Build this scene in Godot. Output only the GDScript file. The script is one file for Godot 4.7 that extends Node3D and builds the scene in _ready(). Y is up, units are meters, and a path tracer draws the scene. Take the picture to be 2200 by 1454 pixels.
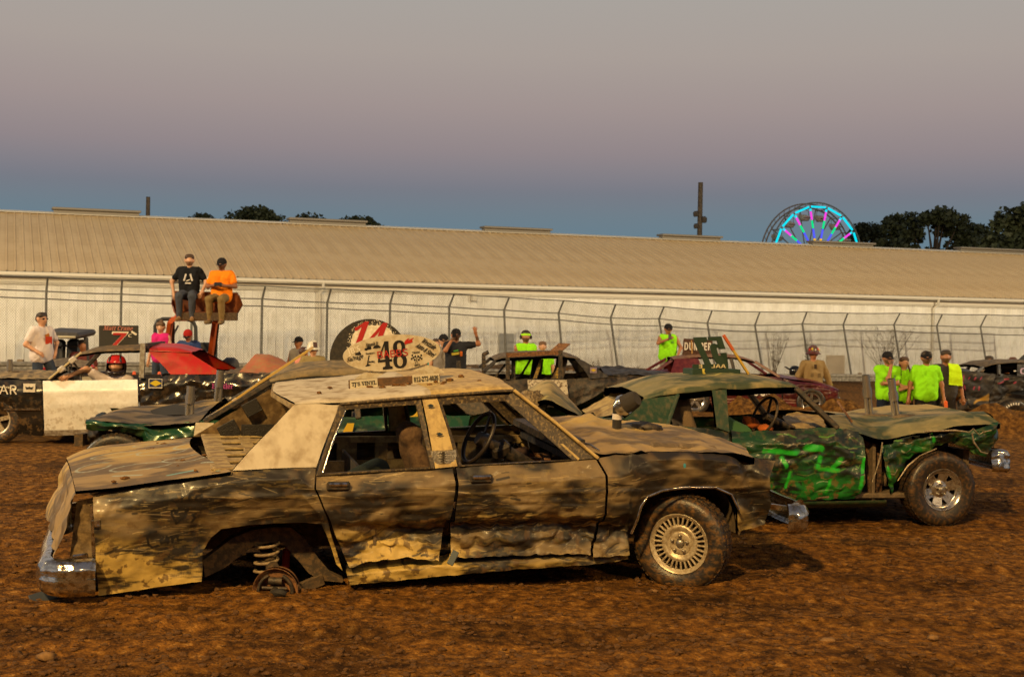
extends Node3D
# A demolition derby at dusk under floodlights. Metres, y up. The camera stands at (0, 1.9, 0) and looks along -z.
const F := 2900.0
const CX := 1100.0
const CY := 727.0
const EYE := Vector3(0, 1.9, 0)
var CT: Transform3D
var rng := RandomNumberGenerator.new()
var names := {}
var mats := {}
var K := {}
var nz := {}

func _ready() -> void:
	rng.seed = 48
	make_camera()
	make_sky()
	make_noise()
	make_ground()
	make_building()
	make_fence()
	make_far_things()
	make_floodlights()
	make_car_48()
	make_car_57()
	make_car_14()
	make_car_7()
	make_car_skeleton()
	make_car_maroon()
	make_car_black()
	make_tractor()
	make_buggy()
	make_people()
	make_clutter()

# ---------------------------------------------------------------- camera, sky, lamps
func make_camera() -> void:
	var cam := Camera3D.new()
	cam.name = "camera"
	cam.fov = rad_to_deg(2.0 * atan(CY / F))
	cam.near = 0.1
	cam.far = 2500.0
	cam.basis = Basis.from_euler(Vector3(-atan((CY - 684.0) / F), 0, deg_to_rad(1.05)))
	cam.position = EYE
	var at := CameraAttributesPhysical.new()
	at.frustum_focal_length = 47.9
	at.frustum_focus_distance = 9.8
	at.frustum_near = 0.1
	at.frustum_far = 2500.0
	at.exposure_aperture = 5.6
	cam.attributes = at
	add_child(cam)
	CT = Transform3D(cam.basis, EYE)

func make_sky() -> void:
	# dusk sky opposite the set sun: blue shadow band at the horizon, rose belt above it, dimming to a grey-blue zenith
	var stops := [[-90.0, Color(0.03, 0.025, 0.02)], [-1.0, Color(0.035, 0.05, 0.065)], [0.0, Color(0.048, 0.15, 0.218)], [2.2, Color(0.054, 0.155, 0.222)], [3.2, Color(0.076, 0.163, 0.222)],
		[4.3, Color(0.125, 0.182, 0.226)], [5.6, Color(0.203, 0.204, 0.238)], [7.0, Color(0.285, 0.24, 0.252)], [8.8, Color(0.352, 0.288, 0.278)], [11.0, Color(0.396, 0.341, 0.31)], [14.0, Color(0.395, 0.37, 0.34)], [19.0, Color(0.30, 0.295, 0.29)],
		[30.0, Color(0.15, 0.16, 0.185)], [50.0, Color(0.075, 0.09, 0.13)], [90.0, Color(0.045, 0.06, 0.10)]]
	var im := Image.create(64, 1024, false, Image.FORMAT_RGBF)
	for y in 1024:
		var el := 90.0 - (y + 0.5) / 1024.0 * 180.0
		var c := Color.BLACK
		for i in stops.size() - 1:
			if el >= stops[i][0] and el <= stops[i + 1][0]:
				var t: float = (el - stops[i][0]) / (stops[i + 1][0] - stops[i][0])
				c = stops[i][1].lerp(stops[i + 1][1], t * t * (3.0 - 2.0 * t) if el < 3.2 else t)
		for x in 64:
			im.set_pixel(x, y, c)
	var sm := PanoramaSkyMaterial.new()
	sm.panorama = ImageTexture.create_from_image(im)
	var sky := Sky.new()
	sky.sky_material = sm
	var e := Environment.new()
	e.background_mode = Environment.BG_SKY
	e.sky = sky
	e.tonemap_mode = Environment.TONE_MAPPER_LINEAR
	e.tonemap_exposure = 1.0
	e.sdfgi_enabled = true
	e.ssao_enabled = true
	e.ssil_enabled = true
	var we := WorldEnvironment.new()
	we.name = "environment"
	we.environment = e
	add_child(we)
	var sun := DirectionalLight3D.new()   # last glow of the set sun, behind the camera
	sun.name = "afterglow"
	sun.light_energy = 0.03
	sun.light_angular_distance = 20.0
	sun.light_color = Color(1.0, 0.8, 0.7)
	sun.shadow_enabled = true
	sun.rotation_degrees = Vector3(-8, 10, 0)
	add_child(sun)

func make_floodlights() -> void:
	var wood := mat("pole_wood", Color(0.10, 0.075, 0.05), 0.9)
	var steel := mat("lamp_steel", Color(0.3, 0.3, 0.3), 0.5, 0.6)
	var glow := StandardMaterial3D.new()
	glow.albedo_color = Color(0.9, 0.85, 0.7)
	glow.emission_enabled = true
	glow.emission = Color(1.0, 0.86, 0.6)
	glow.emission_energy_multiplier = 6.0
	var spots := [[Vector3(-9, 22, 15.5), Vector3(1, 0, -13), 1520.0, "floodlight pole with six lamps behind the spectators, on the trunk side of car 48"],
		[Vector3(27, 20, 14), Vector3(4, 0, -22), 330.0, "floodlight pole with six lamps behind the spectators, on the hood side of car 48"],
		[Vector3(-31, 18, -14), Vector3(-2, 2, -46), 1060.0, "floodlight pole with six lamps by the trackside near the tractor"],
		[Vector3(40, 19, -24), Vector3(14, 2, -56), 1400.0, "floodlight pole with six lamps by the trackside near the black wreck"]]
	for s in spots:
		var p: Vector3 = s[0]
		var o := thing("floodlight_pole", s[3], "light pole", Vector3(p.x, 0, p.z), 0.0, "floodlight poles round the arena")
		var b := MB.new()
		b.tube([Vector3(0, -0.5, 0), Vector3(0, p.y + 1.0, 0)], [0.19, 0.13], 10)
		part(o, "pole", b, wood)
		var aim: Vector3 = (s[1] - p).normalized()
		var side := aim.cross(Vector3.UP).normalized()
		b = MB.new()
		b.beam(side * -1.9 + Vector3(0, p.y, 0), side * 1.9 + Vector3(0, p.y, 0), 0.1, 0.1)
		b.beam(side * -1.9 + Vector3(0, p.y - 0.9, 0), side * 1.9 + Vector3(0, p.y - 0.9, 0), 0.1, 0.1)
		part(o, "crossarm", b, wood)
		for i in 6:
			var c: Vector3 = side * ((i % 3) * 1.5 - 1.5) + Vector3(0, p.y - 0.9 * (i / 3), 0) + aim * 0.35
			b = MB.new()
			b.tube([c - aim * 0.22, c - aim * 0.1, c + aim * 0.2], [0.08, 0.2, 0.28], 14)
			var h := part(o, "lamp_housing", b, steel)
			b = MB.new()
			b.tube([c + aim * 0.19, c + aim * 0.215], [0.26, 0.26], 14)
			part(h, "lamp_glass", b, glow)
		var l := SpotLight3D.new()
		l.name = "floodlight"
		l.light_color = (Color(1.0, 0.63, 0.22) if p.z > 0.0 else Color(1.0, 0.81, 0.50)).linear_to_srgb()   # old sodium heads behind the stand, whiter ones at the track
		l.light_energy = s[2]
		l.light_size = 0.8
		l.spot_angle = 62.0
		l.spot_angle_attenuation = 0.6
		l.spot_range = 160.0
		l.spot_attenuation = 2.0
		l.shadow_enabled = true
		l.position = Vector3(0, p.y - 0.45, 0) + aim * 0.9
		o.add_child(l)
		l.basis = Basis.looking_at(aim, Vector3.UP)

# ---------------------------------------------------------------- helpers
func make_noise() -> void:
	for d in [["a", 1.0, 3, false], ["b", 3.0, 3, false], ["r", 1.4, 3, true], ["q", 4.5, 2, true], ["t", 0.08, 3, false]]:
		var n := FastNoiseLite.new()
		n.noise_type = FastNoiseLite.TYPE_SIMPLEX_SMOOTH
		n.seed = 7 + d[0].unicode_at(0)
		n.frequency = d[1]
		n.fractal_type = FastNoiseLite.FRACTAL_RIDGED if d[3] else FastNoiseLite.FRACTAL_FBM
		n.fractal_octaves = d[2]
		nz[d[0]] = n

func ray(px: float, py: float) -> Vector3:
	return CT.basis * Vector3((px - CX) / F, (CY - py) / F, -1.0)

func P(px: float, py: float, z: float) -> Vector3:
	return CT.origin + ray(px, py) * z

func G(px: float, py: float) -> Vector3:   # where the pixel's ray meets the level ground
	var d := ray(px, py)
	return CT.origin + d * (-CT.origin.y / d.y)

func numbered(n: String) -> String:
	if not names.has(n):
		names[n] = 0
		return n
	names[n] += 1
	return "%s_%03d" % [n, names[n]]

func thing(called: String, label: String, category: String, at := Vector3.ZERO, turn := 0.0, group := "") -> Node3D:
	var o := Node3D.new()
	o.name = numbered(called)
	add_child(o)
	o.position = at
	o.rotation.y = turn
	o.set_meta("label", label)
	o.set_meta("category", category)
	if group:
		o.set_meta("group", group)
	return o

func put(parent: Node, called: String, mesh: Mesh, m: Material) -> MeshInstance3D:
	var o := MeshInstance3D.new()
	o.name = called
	o.mesh = mesh
	o.material_override = m
	parent.add_child(o, true)
	return o

func part(parent: Node, called: String, b: MB, m: Material) -> MeshInstance3D:
	return put(parent, called, b.mesh(), m)

func tag(o: Node, label: String, category: String, group := "", kind := "") -> void:
	if label: o.set_meta("label", label)
	if category: o.set_meta("category", category)
	if group: o.set_meta("group", group)
	if kind: o.set_meta("kind", kind)

func single(called: String, label: String, category: String, b: MB, m: Material, group := "") -> MeshInstance3D:
	var o := part(self, numbered(called), b, m)
	tag(o, label, category, group)
	return o

func srgb(c: Color) -> Color:
	return c.linear_to_srgb()

func mat(id: String, lin: Color, rough := 0.8, metal := 0.0, bump := 0.0, bumpscale := 4.0) -> StandardMaterial3D:
	if mats.has(id):
		return mats[id]
	var m := StandardMaterial3D.new()
	m.resource_name = id
	m.albedo_color = srgb(lin)
	m.roughness = rough
	m.metallic = metal
	if bump > 0.0:
		m.heightmap_enabled = true
		m.heightmap_scale = bump
		m.heightmap_texture = noise_tex("bump", 0.03, 4)
		m.uv1_triplanar = true
		m.uv1_scale = Vector3.ONE * bumpscale
	mats[id] = m
	return m

# a surface of one matter in two or three tones that mix in patches (dust, dirt, rust, wear)
func blotch(id: String, a: Color, b: Color, rough := 0.7, scale := 1.5, metal := 0.0, bump := 0.15, lo := 0.35, hi := 0.65, freq := 0.02) -> StandardMaterial3D:
	if mats.has(id):
		return mats[id]
	var m := StandardMaterial3D.new()
	m.resource_name = id
	m.roughness = rough
	m.metallic = metal
	var t := NoiseTexture2D.new()
	t.width = 256
	t.height = 256
	t.seamless = true
	t.normalize = true
	var n := FastNoiseLite.new()
	n.noise_type = FastNoiseLite.TYPE_SIMPLEX_SMOOTH
	n.seed = id.hash() % 1000
	n.frequency = freq
	n.fractal_octaves = 5
	n.fractal_gain = 0.6
	t.noise = n
	var g := Gradient.new()
	g.offsets = PackedFloat32Array([lo, hi])
	g.colors = PackedColorArray([srgb(a), srgb(b)])
	t.color_ramp = g
	m.albedo_texture = t
	m.uv1_triplanar = true
	m.uv1_scale = Vector3.ONE * scale
	if bump > 0.0:
		m.heightmap_enabled = true
		m.heightmap_scale = bump
		m.heightmap_texture = noise_tex("bump", 0.03, 4)
	mats[id] = m
	return m

func noise_tex(id: String, freq: float, oct: int) -> NoiseTexture2D:
	if mats.has("tex_" + id):
		return mats["tex_" + id]
	var t := NoiseTexture2D.new()
	t.width = 512
	t.height = 512
	t.seamless = true
	var n := FastNoiseLite.new()
	n.noise_type = FastNoiseLite.TYPE_SIMPLEX_SMOOTH
	n.seed = id.hash() % 1000
	n.frequency = freq
	n.fractal_octaves = oct
	t.noise = n
	mats["tex_" + id] = t
	return t

static func ss(a: float, b: float, x: float) -> float:
	return smoothstep(a, b, x)

static func gauss(x: float, w: float) -> float:
	return exp(-x * x / (w * w))

# mesh builder
class MB:
	var v := PackedVector3Array()
	var n := PackedVector3Array()
	var c := PackedColorArray()
	var uv := PackedVector2Array()
	var ix := PackedInt32Array()
	var col := Color.WHITE

	func vert(p: Vector3, nn: Vector3, u := Vector2.ZERO) -> int:
		v.append(p)
		n.append(nn)
		c.append(col)
		uv.append(u)
		return v.size() - 1

	func tri(a: Vector3, b: Vector3, d: Vector3) -> void:
		var nn := (d - a).cross(b - a).normalized()
		for p in [a, b, d]:
			ix.append(vert(p, nn))

	func quad(a: Vector3, b: Vector3, d: Vector3, e: Vector3) -> void:
		var nn := (d - a).cross(b - a).normalized()
		if nn == Vector3.ZERO:
			nn = (e - a).cross(d - a).normalized()
		var k := vert(a, nn, Vector2(0, 1))
		vert(b, nn, Vector2(0, 0))
		vert(d, nn, Vector2(1, 0))
		vert(e, nn, Vector2(1, 1))
		for i in [0, 1, 2, 0, 2, 3]:
			ix.append(k + i)

	func box(t: Transform3D, s: Vector3) -> void:
		var h := s * 0.5
		var p := []
		for i in 8:
			p.append(t * Vector3(h.x if i & 1 else -h.x, h.y if i & 2 else -h.y, h.z if i & 4 else -h.z))
		for q in [[0, 2, 3, 1], [5, 7, 6, 4], [4, 6, 2, 0], [1, 3, 7, 5], [2, 6, 7, 3], [4, 0, 1, 5]]:
			quad(p[q[0]], p[q[1]], p[q[2]], p[q[3]])

	# a box with its twelve edges cut off
	func chamfer(t: Transform3D, s: Vector3, r: float) -> void:
		var h := s * 0.5
		var q := h - Vector3.ONE * r
		var pt := func(sx, sy, sz, ax): return t * Vector3(sx * (h.x if ax == 0 else q.x), sy * (h.y if ax == 1 else q.y), sz * (h.z if ax == 2 else q.z))
		for sg in [-1.0, 1.0]:
			quad(pt.call(sg, -1, -1, 0), pt.call(sg, 1, -1, 0), pt.call(sg, 1, 1, 0), pt.call(sg, -1, 1, 0))
			quad(pt.call(-1, sg, -1, 1), pt.call(1, sg, -1, 1), pt.call(1, sg, 1, 1), pt.call(-1, sg, 1, 1))
			quad(pt.call(-1, -1, sg, 2), pt.call(1, -1, sg, 2), pt.call(1, 1, sg, 2), pt.call(-1, 1, sg, 2))
			for s2 in [-1.0, 1.0]:
				quad(pt.call(sg, s2, -1, 0), pt.call(sg, s2, 1, 0), pt.call(sg, s2, 1, 1), pt.call(sg, s2, -1, 1))
				quad(pt.call(sg, -1, s2, 0), pt.call(sg, 1, s2, 0), pt.call(sg, 1, s2, 2), pt.call(sg, -1, s2, 2))
				quad(pt.call(-1, sg, s2, 1), pt.call(1, sg, s2, 1), pt.call(1, sg, s2, 2), pt.call(-1, sg, s2, 2))
				for s3 in [-1.0, 1.0]:
					tri(pt.call(sg, s2, s3, 0), pt.call(sg, s2, s3, 1), pt.call(sg, s2, s3, 2))

	func beam(a: Vector3, b: Vector3, w: float, h: float, up := Vector3.UP, cham := 0.0) -> void:
		var d := b - a
		var z := d.normalized()
		if absf(z.dot(up)) > 0.98:
			up = Vector3.RIGHT
		var x := up.cross(z).normalized()
		var t := Transform3D(Basis(x, z.cross(x), z), (a + b) * 0.5)
		if cham > 0.0:
			chamfer(t, Vector3(w, h, d.length()), cham)
		else:
			box(t, Vector3(w, h, d.length()))

	func tube(pts: Array, rad: Array, sides := 8, caps := true) -> void:
		var k := v.size()
		var last := Vector3.ZERO
		for i in pts.size():
			var d: Vector3 = (pts[mini(i + 1, pts.size() - 1)] - pts[maxi(i - 1, 0)]).normalized()
			var x := last
			if i == 0:
				x = d.cross(Vector3.UP if absf(d.y) < 0.9 else Vector3.RIGHT).normalized()
			else:
				x = (last - d * last.dot(d)).normalized()
			last = x
			var y := d.cross(x)
			var r: float = rad[mini(i, rad.size() - 1)]
			for s in sides + 1:
				var an := TAU * s / sides
				var nn := x * cos(an) + y * sin(an)
				vert(pts[i] + nn * r, nn, Vector2(float(s) / sides, float(i) / maxf(1, pts.size() - 1)))
		for i in pts.size() - 1:
			for s in sides:
				var a := k + i * (sides + 1) + s
				var b := a + sides + 1
				for q in [a, b, a + 1, a + 1, b, b + 1]:
					ix.append(q)
		if caps:
			for e in [0, pts.size() - 1]:
				var d: Vector3 = (pts[mini(e + 1, pts.size() - 1)] - pts[maxi(e - 1, 0)]).normalized() * (-1.0 if e == 0 else 1.0)
				var m := vert(pts[e], d)
				var r0 := k + int(e) * (sides + 1)
				var first := v.size()
				for s in sides + 1:
					vert(v[r0 + s], d)
				for s in sides:
					if e == 0:
						for q in [m, first + s, first + s + 1]: ix.append(q)
					else:
						for q in [m, first + s + 1, first + s]: ix.append(q)

	# profile points are (radius, distance along t's z axis)
	func lathe(prof: Array, t: Transform3D, sides := 24, from := 0.0, to := TAU) -> void:
		var k := v.size()
		for i in prof.size():
			var a: Vector2 = prof[maxi(i - 1, 0)]
			var b: Vector2 = prof[mini(i + 1, prof.size() - 1)]
			var tg := (b - a).normalized()
			for s in sides + 1:
				var an: float = from + (to - from) * s / sides
				var rd := Vector3(cos(an), sin(an), 0)
				var nn := (rd * tg.y + Vector3(0, 0, -tg.x))
				vert(t * (rd * prof[i].x + Vector3(0, 0, prof[i].y)), (t.basis * nn).normalized(), Vector2(float(s) / sides, float(i) / (prof.size() - 1)))
		for i in prof.size() - 1:
			for s in sides:
				var a := k + i * (sides + 1) + s
				var b := a + sides + 1
				for q in [a, b, a + 1, a + 1, b, b + 1]:
					ix.append(q)

	# flat outline in t's xy plane, drawn out along its z by depth
	func slab(poly: PackedVector2Array, t: Transform3D, depth: float) -> void:
		var tr := Geometry2D.triangulate_polygon(poly)
		for sgn in [0.0, 1.0]:
			var nn := t.basis.z.normalized() * (1.0 if sgn > 0.0 else -1.0)
			var k := v.size()
			for p in poly:
				vert(t * Vector3(p.x, p.y, depth * sgn), nn, p)
			for i in range(0, tr.size(), 3):
				var o := [tr[i], tr[i + 1], tr[i + 2]]
				var a := poly[o[1]] - poly[o[0]]
				var b := poly[o[2]] - poly[o[0]]
				if (a.cross(b) > 0.0) == (sgn > 0.0):
					o = [o[0], o[2], o[1]]
				for q in o: ix.append(k + q)
		for i in poly.size():
			var a := poly[i]
			var b := poly[(i + 1) % poly.size()]
			quad(t * Vector3(a.x, a.y, 0), t * Vector3(a.x, a.y, depth), t * Vector3(b.x, b.y, depth), t * Vector3(b.x, b.y, 0))

	# strip between two lists of points of equal length, with a thickness
	func ring(outer: Array, inner: Array, thick: Vector3, closed := true) -> void:
		var m := outer.size()
		for i in (m if closed else m - 1):
			var j := (i + 1) % m
			quad(outer[i], outer[j], inner[j], inner[i])
			quad(outer[i] + thick, inner[i] + thick, inner[j] + thick, outer[j] + thick)
			quad(outer[i], outer[i] + thick, outer[j] + thick, outer[j])
			quad(inner[i], inner[j], inner[j] + thick, inner[i] + thick)

	func blob(at: Vector3, s: Vector3, seedv: int, rough := 0.25) -> void:
		var r := RandomNumberGenerator.new()
		r.seed = seedv
		var k := v.size()
		var rings := 5
		var sides := 8
		for i in rings + 1:
			var th := PI * i / rings
			for j in sides + 1:
				var ph := TAU * (j % sides) / sides
				var d := Vector3(sin(th) * cos(ph), cos(th), sin(th) * sin(ph))
				r.seed = seedv * 131 + i * 17 + ((j % sides) if i > 0 and i < rings else 0)
				vert(at + d * s * (1.0 + r.randf_range(-rough, rough)), d)
		for i in rings:
			for j in sides:
				var a := k + i * (sides + 1) + j
				var b := a + sides + 1
				for q in [a, b, a + 1, a + 1, b, b + 1]:
					ix.append(q)

	func append_arrays(vv: PackedVector3Array, nn: PackedVector3Array, ii: PackedInt32Array) -> void:
		var k := v.size()
		for i in vv.size():
			vert(vv[i], nn[i])
		for i in ii:
			ix.append(k + i)

	func mesh() -> ArrayMesh:
		var a := []
		a.resize(Mesh.ARRAY_MAX)
		a[Mesh.ARRAY_VERTEX] = v
		a[Mesh.ARRAY_NORMAL] = n
		a[Mesh.ARRAY_COLOR] = c
		a[Mesh.ARRAY_TEX_UV] = uv
		a[Mesh.ARRAY_INDEX] = ix
		var m := ArrayMesh.new()
		m.add_surface_from_arrays(Mesh.PRIMITIVE_TRIANGLES, a)
		return m

# a dense sheet of metal through a net of control points; disp(point) gives dents; edges are folded back along rim
func sheet(ctrl: Array, step: float, disp = null, uvm := 0, rim := Vector3.ZERO, curved := false) -> ArrayMesh:
	var rows := ctrl.size()
	var cols: int = ctrl[0].size()
	var us := [Vector2(0, 0)]
	for j in cols - 1:
		var m := 0.0
		for i in rows:
			m = maxf(m, ctrl[i][j].distance_to(ctrl[i][j + 1]))
		var k := maxi(1, ceili(m / step))
		for q in k:
			us.append(Vector2(j, float(q + 1) / k))
	var vs := [Vector2(0, 0)]
	for i in rows - 1:
		var m := 0.0
		for j in cols:
			m = maxf(m, ctrl[i][j].distance_to(ctrl[i + 1][j]))
		var k := maxi(1, ceili(m / step))
		for q in k:
			vs.append(Vector2(i, float(q + 1) / k))
	var nu := us.size()
	var nv := vs.size()
	var p := PackedVector3Array()
	var uv := PackedVector2Array()
	var row := func(i: int, j: int, t: float) -> Vector3:
		if curved:
			return ctrl[i][j].cubic_interpolate(ctrl[i][j + 1], ctrl[i][maxi(j - 1, 0)], ctrl[i][mini(j + 2, cols - 1)], t)
		return ctrl[i][j].lerp(ctrl[i][j + 1], t)
	for b in nv:
		var i := int(vs[b].x)
		var tv: float = vs[b].y
		for a in nu:
			var j := int(us[a].x)
			var tu: float = us[a].y
			var x: Vector3
			if curved:
				x = row.call(i, j, tu).cubic_interpolate(row.call(i + 1, j, tu), row.call(maxi(i - 1, 0), j, tu), row.call(mini(i + 2, rows - 1), j, tu), tv)
			else:
				x = row.call(i, j, tu).lerp(row.call(i + 1, j, tu), tv)
			if K.has("s0"):
				uv.append(Vector2((x.x - K.s0) / K.len, 1.0 - x.y / 1.6) if uvm == 0 else Vector2((x.x - K.s0) / K.len, -x.z / K.w))
			else:
				uv.append(Vector2(x.x, x.y))
			if disp != null:
				x += disp.call(x)
			p.append(x)
	var ix := PackedInt32Array()
	for b in nv - 1:
		for a in nu - 1:
			var q := b * nu + a
			ix.append_array(PackedInt32Array([q, q + nu, q + 1, q + 1, q + nu, q + nu + 1]))
	var n := PackedVector3Array()
	n.resize(p.size())
	for i in range(0, ix.size(), 3):
		var a := ix[i]
		var b := ix[i + 1]
		var c := ix[i + 2]
		var nn := (p[c] - p[a]).cross(p[b] - p[a])
		n[a] += nn
		n[b] += nn
		n[c] += nn
	for i in n.size():
		n[i] = n[i].normalized()
	if rim != Vector3.ZERO:
		var loop := PackedInt32Array()
		for a in nu: loop.append(a)
		for b in range(1, nv): loop.append(b * nu + nu - 1)
		for a in range(nu - 2, -1, -1): loop.append((nv - 1) * nu + a)
		for b in range(nv - 2, -1, -1): loop.append(b * nu)
		var k := p.size()
		for i in loop.size():
			var s := loop[i]
			var s2 := loop[(i + 1) % loop.size()]
			var nn := (p[s2] - p[s]).cross(rim).normalized()
			for z in 2:
				p.append(p[s] + rim * z)
				n.append(nn)
				uv.append(uv[s])
		for i in loop.size() - 1:
			var q := k + i * 2
			ix.append_array(PackedInt32Array([q, q + 2, q + 1, q + 1, q + 2, q + 3]))
	var arr := []
	arr.resize(Mesh.ARRAY_MAX)
	arr[Mesh.ARRAY_VERTEX] = p
	arr[Mesh.ARRAY_NORMAL] = n
	arr[Mesh.ARRAY_TEX_UV] = uv
	arr[Mesh.ARRAY_INDEX] = ix
	var m := ArrayMesh.new()
	m.add_surface_from_arrays(Mesh.PRIMITIVE_TRIANGLES, arr)
	return m

# lettering: a thin TextMesh stretched to w by h metres, centred on t's origin and facing t's +z
func text(parent: Node, called: String, s: String, w: float, h: float, t: Transform3D, m: Material, font := "Droid Serif", weight := 700, depth := 0.003, slant := 0.0) -> void:
	var f := SystemFont.new()
	f.font_names = PackedStringArray([font])
	f.font_weight = weight
	var tm := TextMesh.new()
	tm.font = f
	tm.text = s
	tm.font_size = 48
	tm.pixel_size = 0.01
	tm.depth = 0.1
	tm.curve_step = 2.0
	var bb := tm.get_aabb()
	if bb.size.x <= 0.0:
		return
	var sc := Basis(Vector3(w / bb.size.x, 0, 0), Vector3(slant * h / bb.size.y, h / bb.size.y, 0), Vector3(0, 0, depth / bb.size.z))
	var o := MeshInstance3D.new()
	o.name = called
	o.mesh = tm
	o.material_override = m
	var mid := bb.get_center()
	o.transform = t * Transform3D(sc, -(sc * mid))
	parent.add_child(o, true)

# a textured paint image that covers a car's side or top; u runs along the car
func canvas(w: int, h: int) -> Image:
	return Image.create(w, h, false, Image.FORMAT_RGB8)

func noise_bytes(w: int, h: int, fx: float, oct: int, seedv: int, ridged := false, gain := 0.5) -> PackedByteArray:
	var n := FastNoiseLite.new()
	n.noise_type = FastNoiseLite.TYPE_SIMPLEX_SMOOTH
	n.seed = seedv
	n.frequency = fx
	n.fractal_octaves = oct
	n.fractal_gain = gain
	if ridged:
		n.fractal_type = FastNoiseLite.FRACTAL_RIDGED
	var im := n.get_image(w, h, false, false, true)
	im.convert(Image.FORMAT_L8)
	return im.get_data()

func stroke(im: Image, pts: Array, width: float, c: Color, alpha := 1.0) -> void:
	var cs := srgb(c)
	var w := im.get_width()
	var h := im.get_height()
	for i in pts.size() - 1:
		var a: Vector2 = pts[i]
		var b: Vector2 = pts[i + 1]
		var m := a.min(b) - Vector2.ONE * (width + 1.0)
		var q := a.max(b) + Vector2.ONE * (width + 1.0)
		for y in range(maxi(0, int(m.y)), mini(h, int(q.y) + 1)):
			for x in range(maxi(0, int(m.x)), mini(w, int(q.x) + 1)):
				var d := Geometry2D.get_closest_point_to_segment(Vector2(x, y), a, b).distance_to(Vector2(x, y))
				var k := clampf(width * 0.5 + 0.5 - d, 0.0, 1.0) * alpha
				if k > 0.0:
					im.set_pixel(x, y, im.get_pixel(x, y).lerp(cs, k))

func paint_mat(id: String, im: Image, rough := 0.45, metal := 0.0, coat := 0.0, bump := 0.06, spec := 0.5) -> StandardMaterial3D:
	var m := StandardMaterial3D.new()
	m.resource_name = id
	m.albedo_texture = ImageTexture.create_from_image(im)
	m.roughness = rough
	m.metallic = metal
	m.metallic_specular = spec
	if coat > 0.0:
		m.clearcoat_enabled = true
		m.clearcoat = coat
		m.clearcoat_roughness = 0.15
	if bump > 0.0:
		m.heightmap_enabled = true
		m.heightmap_scale = bump
		m.heightmap_texture = noise_tex("paintbump", 0.05, 5)
	return m

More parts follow.
